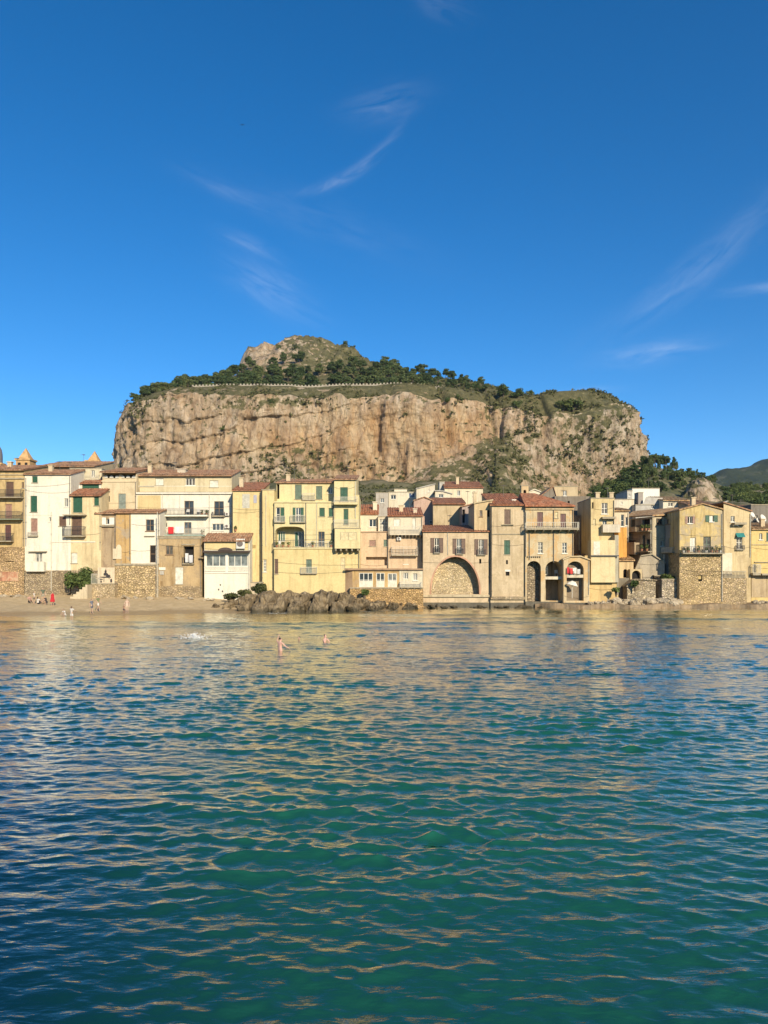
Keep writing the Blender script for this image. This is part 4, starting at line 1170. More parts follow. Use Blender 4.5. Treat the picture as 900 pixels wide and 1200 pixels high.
h.dish(90, 571, 102.6, .45); h.antenna(82, 541, 552, 106); h.antenna(86, 545, 553, 106)

h = House('town_house', 'house with a long brown eave standing behind the tall white house below the cathedral spires', 80, 560, 120)
f = h.vol(49, 112, 546.5, 580, 119, 8, plaster(TAN, .4, seed=5), [('w', 58, 550, 61, 556, {})], roof=('mono', 541, BRN, .9))
# cathedral towers
def spire(px, tip, base, half, bot, lab, dome=False):
    Y = 190.0; hs_ = House('bell_tower', lab, px, 610, Y, 'tower')
    w = half / F * Y; x = wx(px, Y); m = plaster((.56, .36, .17), .45, seed=7); mb = MB()
    zb, z0, z1 = wz(610, Y), wz(base, Y), wz(tip, Y)
    mb.box(x - w, x + w, Y - w, Y + w, zb, z0); hs_.part('tower_shaft', mb, m)
    q = MB(); q.box(x - w - .25, x + w + .25, Y - w - .25, Y + w + .25, z0 + .003, z0 + .45); hs_.part('cornice', q, m)
    p = MB(); k = w * (.80 if not dome else .85)
    if dome: p.lathe((x, Y, z0 + .45), [(k, 0), (k, 1.6), (k * .95, 2.4), (k * .75, 3.4), (k * .4, 4.1), (.02, 4.4)], 14)
    else:
        B = [(x - k, Y - k, z0 + .45), (x + k, Y - k, z0 + .45), (x + k, Y + k, z0 + .45), (x - k, Y + k, z0 + .45)]
        for i in range(4): p.poly([B[i], B[(i + 1) % 4], (x + .05, Y, z1), (x - .05, Y, z1)])
    hs_.part('spire', p, m if not dome else plain('lead', (.12, .12, .13), .6))
    for sx_ in (-.5, .5):
        b = MB(); b.box(x + sx_ * w - .35, x + sx_ * w + .35, Y - w - .02, Y - w + .1, z0 - 2.6, z0 - .6); hs_.part('belfry_opening', b, M_VOID)
spire(30.5, 525, 540.5, 8, 600, 'square bell tower with pointed ochre pyramid spire, left one of the pair above the roofs')
spire(111.0, 528.5, 542.5, 7.5, 600, 'square bell tower with pyramid spire rising just right of the long brown eave')
spire(-1, 525, 545, 4.5, 600, 'small dark dome at the very left edge above the ochre house', True)

# ---- 3 unrendered brown house with white wing, over a stone terrace
h = House('town_house', 'half brown, half white low house on a rubble terrace right of the green tree', 150, 700, 100)
BR3 = plaster((.36, .275, .175), .6, seed=8)
f = h.vol(112.6, 136, 602, 700, 100.2, 3.0, BR3, [('w', 124.5, 608, 128, 614.5, {'nv': 1, 'r': .3})], roof=('mono', 597.5, BRN, .4))
h.panel(f, 119.6, 606.5, 124.3, 615, M_WHITE, 'shutter', .06); h.panel(f, 128.3, 606.5, 134, 615, M_WHITE, 'shutter', .06); h.balcony(f, 119, 134.5, 616, 0, .35)
f = h.vol(136, 153.4, 601, 662, 100, 3.0, plaster((.46, .31, .14), .6, (.36, .29, .2), 9), [], roof=('mono', 597, BRN, .4))
h.panel(f, 132.4, 643, 142.6, 655, plaster((.62, .54, .38), .3), 'blind_niche', .06); q = MB()
A = arc_pts(f.u(136.2), f.u(142.6), f.z(643, .5), .55, 10)
q.poly([f.P(u, .06, z) for u, z in A]); h.part('blind_niche', q, plaster((.62, .54, .38), .3))
f = h.vol(153.4, 187.3, 601, 662, 100, 3.0, plaster(WHITE, .16, seed=10), [('w', 171, 608.8, 180.5, 622.3, {'nv': 2, 'fm': M_WOOD}), ('d', 175.6, 639, 182.4, 659.3, {'fm': M_WOOD, 'nv': 1, 'glass': M_VOID})], roof=('mono', 597, BRN, .35))
h.ledge(f, 169.5, 181.5, 628, .08, .25)
f = h.vol(134.5, 184, 661.5, 702, 98.6, 1.35, stone((.47, .36, .20), 2.1, 1.1, 7), []); h.ledge(f, 134.5, 184, 661.5, .14, .12, name='coping')
h.pipe(f, 184.6, 600, 700, .05, M_PALEIRON)

# graffiti wall and the stairs below it
h = House('garden_wall', 'low pale wall with a dark scrawled mural between the green tree and the rubble terrace', 123, 700, 98.4, 'wall')
f = h.vol(114.5, 134.2, 665, 700, 98.4, 1.7, plaster((.60, .50, .35), .4, seed=11), [], roof=('flat', 'parapet'))
q = MB(); r3 = random.Random(5)
for (a, b, c, d) in ((122.5, 668, 125, 672), (121, 671, 127, 675), (116.5, 675.5, 132, 677.3), (116, 678.2, 121, 679.6), (117.5, 680, 119.5, 683), (129, 678, 131.6, 683), (124, 673.5, 129.5, 676), (121.5, 676.8, 122.3, 682.5), (127.5, 677, 128.3, 679.5), (123.6, 666, 124.3, 668.2)):
    uu0, uu1 = f.u(a), f.u(c); za, zb_ = f.z(d, 1), f.z(b, 1); pts = []
    for k in range(12):
        t = 2 * math.pi * k / 12; pts.append(f.P((uu0 + uu1) / 2 + (uu1 - uu0) / 2 * math.cos(t) * r3.uniform(.8, 1.15), .006 + len(q.f) * .0015, (za + zb_) / 2 + (zb_ - za) / 2 * math.sin(t) * r3.uniform(.8, 1.15)))
    q.poly(pts)
h.part('mural', q, plain('dark_spray_paint', (.035, .03, .03), .8, .4))
h = House('retaining_wall', 'pale plastered retaining wall below the scrawled mural', 120, 702, 97.2, 'wall')
f = h.vol(107, 134.3, 684.5, 702, 97.2, 1.1, stone((.50, .40, .25), 3.2, .6, 8), [])
h.balcony(f, 107, 117, 684.4, 12, .06, 'pale', slab=.03)
h = House('stone_stairs', 'pale stone steps climbing from the sand to the green tree', 92, 702, 97, 'stairs')
mb = MB(); CON = plaster((.52, .44, .30), .35, seed=12)
for i in range(7):
    a, b = 84 + i * 3.5, 107.5; top = 701.5 - i * 2.75
    mb.box(wx(a, 97), wx(b, 97) - .004 * i, 95.6 + .003 * i, 97.1 - .003 * i, wz(704, 97) - 1, wz(top, 97))
h.part('steps', mb, CON)

# ---- 4 long house behind with the red roof line and cream terraces
h = House('town_house', 'long cream house with a thin red roof line, double balcony and red laundry below', 195, 630, 103.4)
C4 = plaster((.60, .50, .33), .3, seed=13); W4 = plaster((.69, .65, .54), .2, seed=14)
f = h.vol(119, 160, 563, 640, 103.4, 8, C4, [('s', 138.6, 578.5, 147.4, 596, {'c': 'r'}), ('x', 126.3, 581, 128.6, 588, {'r': .3, 'arch': 1})], roof=('flat', 'parapet'))
h.ledge(f, 119, 160, 564, .12, .1, C4)
f = h.vol(120, 160, 553.5, 565, 103.8, 8, C4, [('x', 122.5, 555, 139.5, 560.5, {'r': 2.0}), ('x', 142, 555, 159, 560.5, {'r': 2.0})], roof=('mono', 548.5, BRN, .9))
q = MB()
for px in np.arange(124, 159, 6.5):
    A = arc_pts(f.u(px - 2.4), f.u(px + 2.4), f.z(559.8, 1), .32, 6); q.poly([f.P(u, -.05, z) for u, z in A])
h.part('cloth_valance', q, M_WHITE)
f = h.vol(160, 272.5, 577, 640, 103.4, 8, W4, [
    ('d', 216, 587, 227, 603.6, {'nv': 2}), ('d', 251, 587.5, 262.2, 604, {'nv': 2, 'nh': 2}), ('d', 216, 612, 224.3, 625.5, {'fm': M_WOOD, 'nv': 2}),
    ('w', 248.6, 613.8, 262, 621.6, {'nv': 3}), ('w', 193.5, 612.5, 196, 618, {'nv': 1})], roof=('flat', 'parapet'))
h.panel(f, 161, 580.5, 188.5, 597.5, plaster((.58, .46, .24), .3, seed=15), 'yellow_panel', .03)
h.ledge(f, 160, 272.5, 577.2, .22, .25, W4); h.ledge(f, 162, 272, 569.5, .05, .01, W4)
h.balcony(f, 190.5, 245, 604, 6, 1.1, 'iron', W4, slab=.22, bars=.18); h.balcony(f, 184.5, 240.5, 627.2, 7, 1.3, 'pale', plain('teal_slab', (.22, .30, .25), .8), slab=.2)
h.balcony(f, 249, 264, 604.6, 4.5, .5, 'iron'); h.aircon(f, 263.8, 614.6, 269.6, 619); h.aircon(f, 264.5, 600.8, 269.2, 604.4)
h.pipe(f, 190.5, 578, 628, .05, M_PALEIRON); h.pipe(f, 211, 580, 603, .03, M_PALEIRON); h.pipe(f, 245.6, 578, 627, .05, M_PALEIRON)
f = h.vol(160, 271.5, 557.5, 578, 104.8, 6.5, plaster((.56, .48, .31), .25, seed=16), [
    ('s', 182, 560.5, 191.6, 568.6, {'c': 'w'}), ('w', 217.5, 560.5, 228.5, 568.8, {'nv': 3}), ('s', 245.5, 563, 255.8, 571, {'c': 'w'})], roof=('mono', 550.8, BRN, .5))
h.balcony(f, 161, 180.5, 569.3, 0, .1)
h.chimney(214, 550, 556, 108, 1.2, plaster((.52, .46, .36)))

# ---- 5 low brown stone house with the two dark windows
h = House('town_house', 'low brown stone house with two dark windows under the red laundry balcony', 212, 702, 99.4)
f = h.vol(184.6, 236, 629, 703, 99.4, 3.6, plaster((.44, .325, .18), .6, (.36, .27, .16), 17), [
    ('w', 194.3, 639.3, 202.6, 650, {'fm': M_WOOD}), ('x', 215, 640, 227.2, 660, {'r': .9}), ('s', 205, 664.5, 214.6, 684.6, {'c': 'w', 'surround': 1})], lower=(ST2, 687))
h.ledge(f, 213, 228.5, 637.5, .14, .12); h.balcony(f, 214.5, 227.8, 660.2, 7, .4, bars=.2)
h.panel(f, 186.5, 664.8, 194, 668, M_WHITE, 'meter_box', .1); h.panel(f, 187.5, 669, 192.3, 673.5, plain('grey_box', (.38, .36, .31)), 'meter_box', .12)
h.ledge(f, 184.6, 236, 629.6, .2, .1); h.pipe(f, 186, 632, 700, .04, M_PALEIRON)
h.ledge(f, 234, 239.5, 652.5, .25, .5, stone((.35, .28, .18), 3))

# ---- 6 white veranda house
h = House('veranda_house', 'small white house with a glazed veranda and dark scalloped awning above the sand', 266, 702, 98.6)
W6 = plaster((.69, .65, .53), .18, seed=18)
f = h.vol(239.4, 292.5, 633, 702, 98.6, 2.2, W6, [('w', 241.5, 650, 264.8, 670.8, {'nv': 3, 'nh': 1, 'glass': glass_dark((.13, .145, .14)), 'nosill': 1, 'name': 'veranda_window'}), ('w', 267.2, 650, 290, 670.8, {'nv': 3, 'nh': 1, 'glass': glass_dark((.13, .145, .14)), 'nosill': 1, 'name': 'veranda_window'}),
    ('x', 257.4, 684.6, 259, 686.4, {'r': .2}), ('x', 255.4, 690, 257, 692, {'r': .2}), ('x', 259.8, 692, 261.4, 694, {'r': .2})], roof=('mono', 625, BRN, .5))
h.panel(f, 240, 634, 291.8, 644.6, plaster((.62, .50, .26), .2, seed=19), 'yellow_band', .02); h.aircon(f, 277.6, 631.6, 287.5, 643)
q = MB(); u0, u1 = f.u(238.5), f.u(294); z = f.z(645.2, 1); n_ = 40
q.hexa([f.P(u0, .02, z - .05), f.P(u1, .02, z - .05), f.P(u1, .9, z - .28), f.P(u0, .9, z - .28), f.P(u0, .02, z), f.P(u1, .02, z), f.P(u1, .9, z - .22), f.P(u0, .9, z - .22)]); h.part('awning', q, plain('dark_awning', (.07, .05, .04), .8))
q = MB(); A = arc_pts(f.u(256.5), f.u(273.5), f.z(645.4, 1), .42, 12)
q.poly([f.P(u, .5, z_) for u, z_ in A]); q.poly([f.P(u, .56, z_) for u, z_ in A]); h.part('awning_arch', q, plain('dark_awning', (.07, .05, .04), .8))
q = MB()                                                        # pierced balustrade
u0, u1 = f.u(241), f.u(291)
f.box(q, u0, u1, .03, .12, f.z(664.4, 1), f.z(663.2, 1)); f.box(q, u0, u1, .03, .12, f.z(671.6, 1), f.z(670.4, 1))
for i in range(17):
    c = u0 + (u1 - u0) * (i + .5) / 17
    for k in range(10):
        t0, t1 = 2 * math.pi * k / 10, 2 * math.pi * (k + 1) / 10; zc = f.z(667.4, 1); a, b = .15, .33
        q.hexa([f.P(c + a * math.cos(t0), .11, zc + .6 * a * math.sin(t0) * 2), f.P(c + a * math.cos(t1), .11, zc + 1.2 * a * math.sin(t1)), f.P(c + a * math.cos(t1), .05, zc + 1.2 * a * math.sin(t1)), f.P(c + a * math.cos(t0), .05, zc + 1.2 * a * math.sin(t0)),
                f.P(c + (a + .04) * math.cos(t0), .11, zc + 1.2 * (a + .05) * math.sin(t0)), f.P(c + (a + .04) * math.cos(t1), .11, zc + 1.2 * (a + .05) * math.sin(t1)), f.P(c + (a + .04) * math.cos(t1), .05, zc + 1.2 * (a + .05) * math.sin(t1)), f.P(c + (a + .04) * math.cos(t0), .05, zc + 1.2 * (a + .05) * math.sin(t0))])
h.part('balustrade', q, M_WHITE); h.panel(f, 241, 663, 291, 671.8, W6, 'parapet', .028)
q = MB(); f.box(q, f.u(264.4), f.u(267.6), .03, .15, f.z(672, 1), f.z(648, 1)); h.part('pilaster', q, M_WHITE)

# ---- 7 narrow yellow house
h = House('town_house', 'narrow plain yellow house with a red roof and a tall dark drainpipe', 292, 690, 101.8)
Y7 = plaster((.63, .51, .26), .28, seed=20)
f = h.vol(272.8, 306.5, 575, 692, 100.9, 7, Y7, [], roof=('mono', 565.5, RED2, .25))
h.panel(f, 284, 579, 292.6, 595.5, plain('faded_shutter', (.46, .44, .36), .8, .3), 'blind_window', .03); h.panel(f, 297.2, 580, 301, 589.5, plain('faded_blue', (.36, .35, .40), .8), 'blind_window', .04); h.panel(f, 296, 638.5, 299.5, 642.4, plain('ochre_box', (.35, .25, .10)), 'vent', .05)
f = h.vol(306.5, 321.5, 574.5, 692, 100, 9, Y7, [('w', 308.6, 655.5, 312.2, 670, {'nv': 2, 'nh': 4})], roof=None)
h.pipe(f, 307, 575, 686, .09, plain('dark_pipe', (.05, .045, .035))); h.pipe(f, 311.8, 580, 640, .04, M_PALEIRON)
f = h.vol(291, 308, 683, 700, 99.4, .5, plaster((.5, .42, .3), .4), [])

# ---- 8 the big yellow house
h = House('town_house', 'big yellow house with green shutters, an arched loggia and a right-hand tower', 370, 697, 99)
Y8 = plaster((0.62, 0.505, 0.25), .26, seed=21); Y8b = plaster((0.63, 0.54, 0.30), .24, seed=22)
f = h.vol(321.2, 421.3, 641.5, 699, 99, 9, Y8, [
    ('s', 318 + 3.6, 655, 326, 672.3, {'c': 'b'}), ('s', 358.5, 655.4, 365.4, 671.4, {'c': 'gg', 'surround': 0}), ('s', 399.2, 653.5, 404.4, 667.5, {'c': 'cr', 'nosill': 1})], roof=('flat', 'parapet'))
h.balcony(f, 352.5, 371.5, 671.9, 7.5, .35, 'pale', slab=.1); h.ledge(f, 353, 418, 673.2, .05, .03, Y8)
f2 = h.vol(321.4, 391.6, 587.4, 642, 99.4, 8.6, Y8b, [
    ('s', 328.4, 594.6, 333.3, 611, {'c': 'g'}), ('w', 323.6, 594.6, 328.2, 611, {'nv': 1, 'name': 'window'}), ('o', 346.4, 595, 352.6, 611.6, {'c': 'g', 'name': 'door'}),
    ('s', 374, 595, 380.6, 605, {'c': 'g'}), ('s', 385, 595.2, 390.4, 605.4, {'c': 'g'}),
    ('x', 322.6, 617, 356.6, 641, {'arch': 1, 'rise': 1.0, 'pow': 3.2, 'r': 1.9, 'bm': Y8b}), ('d', 373, 623, 380.4, 640.6, {'nv': 2})], roof=('flat', 'parapet'))
q = MB()                                                        # the loggia's own doors, at its back wall
for (a, b, c, d, k) in ((324, 622, 332, 634, 'g'), (343.5, 622, 356, 640.5, 'd')):
    b_ = MB(); um0, um1 = f2.u(a), f2.u(b if False else c); f2.box(b_, um0, um1, -1.89, -1.82, f2.z(d, um0), f2.z(b, um0)); w_ = h.part('door' if k == 'd' else 'window', b_, M_WHITE)
    n2 = 3
    for i in range(n2):
        b2 = MB(); e0, e1 = um0 + (um1 - um0) * i / n2 + .05, um0 + (um1 - um0) * (i + 1) / n2 - .05
        f2.box(b2, e0, e1, -1.815, -1.80, f2.z(d, um0) + .1, f2.z(b, um0) - .1); h.part('pane', b2, shm('g') if (k == 'g' or i == 0) else glass_dark(), w_)
h.balcony(f2, 321, 392, 641.8, 0, .55, slab=.18, m=Y8b); h.balcony(f2, 321.5, 357, 641.6, 8.5, .5, 'iron', slab=.01, bars=.2); h.balcony(f2, 357.5, 391, 641.6, 7, .5, 'pale', slab=.01, bars=.2)
h.balcony(f2, 340.5, 358, 612, 8, .4, 'pale', slab=.1); h.balcony(f2, 321.8, 334.5, 611.8, 7, .35, 'pale', slab=.1)
h.ledge(f2, 321.4, 391.6, 588, .14, .14, Y8b); h.ledge(f2, 358, 392, 620.4, .06, .05, Y8b)
h.pipe(f2, 358.6, 588, 641, .045); h.pipe(f2, 371, 588, 640, .03, M_PALEIRON)
f3 = h.vol(324, 392, 566, 589, 101.6, 6.4, Y8b, [('x', 323.8 + .6, 567.5, 327.4, 584.6, {'r': .6}), ('s', 345.4, 568, 353.6, 585, {'c': 'gg'}), ('s', 370, 569.6, 377.6, 585, {'c': 'gg'}), ('w', 384.6, 571, 389.2, 578, {'nv': 2})], roof=('mono', 561.8, BRN, .3))
h.balcony(f3, 355, 369.5, 586.5, 8, .6, 'pale', slab=.05)
f4 = h.vol(391.6, 417.5, 562.2, 643, 99.2, 9, Y8b, [('s', 398.4, 571, 407.6, 587.2, {'c': 'g'}), ('s', 402.4, 596.4, 408.2, 614.6, {'c': 'g'})], roof=('mono', 557, BRN, .3))
h.balcony(f4, 391.8, 419.2, 589.4, 6.5, .85, 'pale', Y8b, slab=.28); h.balcony(f4, 391.8, 420.6, 618, 8.5, .8, 'pale', Y8b, slab=.22)
f5 = h.vol(417.5, 420.8, 580, 643, 99.5, 8, Y8b, [], roof=('flat', 'parapet'))
f6 = h.vol(392.2, 422.3, 619.6, 643, 97.9, 1.28, Y8b, [('s', 399, 623.6, 408.2, 633, {'c': 'cr', 'nosill': 1, 'r': .1}), ('s', 408.6, 623.6, 418, 633, {'c': 'cr', 'nosill': 1, 'r': .1})], bury=-.02)
q = MB()
for px in (393.5, 399.5, 406, 412.5, 419.5):
    u = f6.u(px); z = f6.z(643.2, 1)
    q.hexa([f6.P(u - .1, -.1, z - .25), f6.P(u + .1, -.1, z - .25), f6.P(u + .1, -1.0, z - .55), f6.P(u - .1, -1.0, z - .55), f6.P(u - .1, -.05, z), f6.P(u + .1, -.05, z), f6.P(u + .1, -1.0, z), f6.P(u - .1, -1.0, z)])
h.part('bracket', q, M_SLAB); h.antenna(383, 558, 566, 103)

# ---- 9 pink houses with red roofs, right of the yellow one
P9 = plaster((.56, .42, .28), .3, seed=23); W9 = plaster((.63, .55, .41), .25, seed=24)
h = House('town_house', 'pinkish house under a red roof with a wide white balcony above the seaside restaurant', 460, 664, 103)
f = h.vol(421.6, 455, 623.4, 668, 103, 8, P9, [('s', 432.6, 633, 440.4, 640, {'c': 'pk'}), ('s', 449.4, 632.4, 454.4, 640.2, {'c': 'gg'}), ('x', 429, 652.6, 454, 662.6, {'r': .8, 'bm': P9})], roof=('flat', 'parapet'))
h.ledge(f, 421.6, 455, 622.6, .16, .12, plaster((.42, .30, .2), .4)); h.pipe(f, 456.5, 625, 664, .04)
f = h.vol(421.6, 443, 602.5, 625, 105, 6, W9, [('w', 432.6, 608.4, 441, 617.4, {'nv': 2}), ('d', 443 - 1.8, 609, 442.6, 623, {'nv': 1})], roof=('mono', 591.5, RED, .25))
f = h.vol(443, 455, 606, 625, 104.4, 6, W9, [('w', 444.6, 608, 454.2, 624, {'nv': 3, 'nh': 4, 'glass': plain('mesh_screen', (.30, .285, .24), .8), 'name': 'screen'})], roof=None)
f = h.vol(455, 495.2, 604.8, 668, 102.8, 8, W9, [('d', 472, 632, 479, 649.6, {'fm': M_WOOD}), ('w', 473.2, 653.4, 478, 661, {'nv': 2}), ('s', 461, 608, 469, 617, {'c': 'w', 'nosill': 1}), ('s', 483, 607, 487, 620, {'c': 'w', 'nosill': 1})], roof=('mono', 595, RED, .3))
h.panel(f, 455, 626, 495.2, 667, P9, 'pink_render', .02)
h.balcony(f, 457, 493.4, 626, 9, 1.0, 'pale', W9, slab=.16, brackets=9); h.balcony(f, 459, 489.5, 650.4, 9.5, .8, 'pale', bars=.2); h.aircon(f, 465, 629.6, 470, 633.2)
h.chimney(439.5, 588, 594, 107, .6, W9); h.chimney(486.5, 596, 601, 105, .5, W9)

# ---- 10 restaurant on the rocks
h = House('restaurant', 'low ochre seaside restaurant with white framed glazed bays on a rough stone base', 450, 704, 99)
O10 = plaster((.50, .345, .16), .5, (.40, .28, .15), 25)
GL = glass_dark((.16, .16, .145))
f = h.vol(413, 468, 666, 690, 98.5, 6.5, O10, [('w', 421, 671.4, 436.8, 688, {'nv': 3, 'nh': 2, 'nosill': 1, 'r': .12, 'name': 'glazed_bay'}), ('w', 441, 671.4, 450.6, 688, {'nv': 2, 'nh': 2, 'nosill': 1, 'r': .12, 'name': 'glazed_bay'}), ('w', 454.6, 672, 465, 688, {'nv': 2, 'nh': 2, 'glass': GL, 'nosill': 1, 'r': .12, 'name': 'glazed_bay'})], roof=('flat', 'parapet'))
for a, b in ((421.6, 436.2), (441.5, 450.2), (455.2, 464.4)): h.panel(f, a, 680.6, b, 688, plain('white_board', (.62, .57, .45), .7, .25), 'panelling', .02)
h.ledge(f, 404, 496, 666.2, .22, .35, plaster((.33, .22, .14), .4)); h.ledge(f, 412, 468, 689.2, .12, .2)
f = h.vol(468, 495.4, 667, 689, 98.42, 6.5, plaster((.64, .57, .42), .4, seed=26), [('w', 472.4, 671.2, 478.2, 678.6, {'nv': 3, 'nosill': 1}), ('w', 484, 672, 489, 680, {'nv': 2, 'glass': GL})], roof=('flat', 'parapet'))
h.balcony(f, 469, 494, 687.6, 6, .8, 'pale', slab=.16, brackets=4)
f = h.vol(404.6, 413, 667, 700, 98.97, 4, plaster((.36, .25, .15), .5), [], Y1=98.52)  # left side face, its shade put into a darker plaster
f = h.vol(410, 496, 689.6, 706, 97.9, 3, stone((.46, .31, .145), 2.6, 1.0, 9), [])

# ---- 11 house with the great arch
h = House('arch_house', 'seaside house with one great pink-edged arch and three windows with open brown shutters', 535, 703, 101)
A11 = plaster((.56, .44, .29), .38, (.47, .37, .24), 27)
f = h.vol(495.8, 574.4, 623, 704, 101, 7, A11, [
    ('o', 509.2, 630.6, 514.6, 647.6, {'c': 'b', 'nh': 2, 'lw': .85, 'glass': M_VOID}), ('o', 535.2, 631.4, 540.6, 648.8, {'c': 'b', 'nh': 2, 'lw': .85}), ('o', 560.8, 632, 566.6, 649.8, {'c': 'b', 'nh': 2, 'lw': .8}),
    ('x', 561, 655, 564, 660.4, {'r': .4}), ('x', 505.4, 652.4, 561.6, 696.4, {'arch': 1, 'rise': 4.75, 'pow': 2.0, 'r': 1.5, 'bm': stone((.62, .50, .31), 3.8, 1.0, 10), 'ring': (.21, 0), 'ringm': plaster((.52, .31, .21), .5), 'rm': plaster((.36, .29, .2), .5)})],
    roof=('mono', 615.8, RED2, .3))
h.balcony(f, 508, 515.8, 648, 6.5, .3, 'iron', slab=.08); h.balcony(f, 534, 543, 649.2, 6.5, .3, 'iron', slab=.08); h.balcony(f, 559, 569, 650.2, 6.5, .3, 'iron', slab=.08)
h.pipe(f, 524.6, 624, 650, .04, M_PALEIRON); h.ledge(f, 495.8, 574.4, 697, .3, .25, plaster((.50, .42, .28), .4))
f = h.vol(555.8, 576.8, 588.6, 626, 101.4, 7, plaster((.57, .44, .26), .35, seed=28), [('w', 562, 598, 565.4, 605.4, {'fm': M_WOOD}), ('x', 571, 597.6, 574.8, 605.6, {'r': .3})], outline=[(555.8, 590.4), (563, 589), (576.8, 586.8)], roof=('outline', 0, plaster((.52, .42, .26), .4)))

# ---- 12/13 palazzo with the arcade and long red roof
h = House('town_house', 'plain tall sandy house with one brown and one green shutter beside the great arch', 595, 704, 100.6)
S12 = plaster((.54, .43, .28), .42, (.46, .36, .22), 29)
f = h.vol(574.8, 615.2, 592, 705, 100.6, 9, S12, [
    ('s', 590.8, 597, 598.4, 614.4, {'c': 'b'}), ('s', 590.6, 633, 597.8, 649.6, {'c': 'g', 'surround': 1}), ('x', 593, 656.4, 595.2, 661.2, {'r': .25}), ('x', 592.6, 670, 597, 674.6, {'r': .25})], roof=('mono', 578.6, RED, .35))
h.ledge(f, 574.8, 615.2, 625.4, .12, .1); h.pipe(f, 575.6, 594, 702, .08, plain('dark_pipe', (.05, .045, .035))); h.panel(f, 591.8, 667.6, 598, 669.8, M_WHITE, 'lintel', .04); h.ledge(f, 575, 615, 699, .4, .3, stone((.46, .37, .24), 3))
h.balcony(f, 588, 602, 614.8, 0, .25, slab=.06); h.chimney(602, 585.5, 590, 103.5, .45, M_WHITE); h.chimney(556.4, 577, 584, 109, .5)
h = House('arcade_house', 'sandy palazzo with a red hipped roof, long balcony and three tall arches at the water', 645, 704, 100.2)
S13 = plaster((.53, .43, .27), .45, (.52, .35, .17), 30)
AST = stone((.33, .27, .185), 2.4, 1.2, 12)
f = h.vol(615.6, 672.2, 594, 705, 100.2, 8, S13, [
    ('s', 629.4, 600, 636.4, 617, {'c': 'p'}), ('s', 656.6, 602, 663.2, 618, {'c': 'p'}), ('s', 650, 600, 654, 607, {'c': 'cr'}),
    ('w', 630.4, 635.4, 636, 648.4, {'nv': 2, 'nh': 3}), ('w', 658.8, 636, 664.2, 648.4, {'nv': 2, 'nh': 3}),
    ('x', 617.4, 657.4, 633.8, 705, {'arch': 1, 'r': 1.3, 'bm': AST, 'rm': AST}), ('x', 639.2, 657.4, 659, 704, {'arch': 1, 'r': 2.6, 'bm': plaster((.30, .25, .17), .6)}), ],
    roof=('hip', 579.4, RED, .5, (0.0, 4.5)))
f_ = h.vol(672.2, 690.6, 655, 705, 100.0, 8, S13, [], roof=('flat', 'parapet'), outline=[(672.2, 653), (680, 657.5), (684, 655), (690.6, 656)])
h.ledge(f, 615.6, 672.2, 595.8, .18, .2, S13)
h.balcony(f, 614.8, 676.4, 619.4, 7, 1.0, 'pale', slab=.22, brackets=7, bars=.24)
h.pipe(f, 620.2, 622, 656, .05); h.pipe(f, 648.6, 594, 660, .05); h.pipe(f, 616.4, 600, 652, .04, M_PALEIRON)
q = MB()
for px in np.arange(618, 634, 2.4): f.box(q, f.u(px), f.u(px + 1.1), .003, .25, f.z(653, 1), f.z(651.6, 1))
h.part('corbel', q, M_SLAB)
# terraces inside the second arch
q = MB(); f.box(q, f.u(639), f.u(659.2), -2.4, .02, f.z(679, 1), f.z(675.6, 1)); h.part('terrace_slab', q, plaster((.62, .55, .42), .3))
q = MB(); f.box(q, f.u(641.5), f.u(647), -2.58, -2.5, f.z(674, 1), f.z(662.5, 1)); w_ = h.part('door', q, M_WHITE)
q = MB(); f.box(q, f.u(642.2), f.u(646.3), -2.495, -2.48, f.z(673, 1), f.z(663.5, 1)); h.part('pane', q, glass_dark((.2, .2, .18)), w_)
h = House('arch_terrace', 'third and rightmost tall arch at the water, holding a terrace with red and white washing', 675, 704, 99.8, 'arch')
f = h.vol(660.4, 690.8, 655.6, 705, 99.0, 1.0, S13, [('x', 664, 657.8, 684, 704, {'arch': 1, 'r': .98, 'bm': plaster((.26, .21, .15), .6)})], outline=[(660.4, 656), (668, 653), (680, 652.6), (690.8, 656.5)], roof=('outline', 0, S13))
AF = f
q = MB(); f.box(q, f.u(664.2), f.u(683.6), -.9, .01, f.z(677, 1), f.z(673.4, 1)); h.part('terrace_slab', q, plaster((.60, .53, .40), .3))

# ---- 14 grey unrendered gable wall
h = House('town_house', 'grey windowless unrendered house wall rising behind the arcade palazzo', 670, 660, 110)
G14 = plaster((.225, .195, .155), .5, seed=31); R14 = plaster((.33, .25, .165), .6, seed=32)
f = h.vol(650, 692, 581.5, 664, 110, 8, G14, [('x', 665.4, 587, 667.6, 591, {'r': .3}), ('x', 687.4, 600, 689, 603, {'r': .3})], roof=('flat', 'parapet'))
f = h.vol(634.5, 651, 583, 610, 114, 6, G14, [], outline=[(634.5, 581), (648.2, 570.6), (651, 580)], roof=('outline', 0, BRN))
f = h.vol(672.4, 692, 604, 664, 106, 3.9, R14, [], roof=('flat', 'parapet')); h.pipe(f, 678.4, 607, 645, .05, M_PALEIRON); h.pipe(f, 691.4, 582, 655, .11, M_IRON)
q = MB(); f.box(q, f.u(671.5), f.u(686), .01, 2.2, f.z(651, 1), f.z(649.6, 1)); h.part('lean_to', q, BRN)

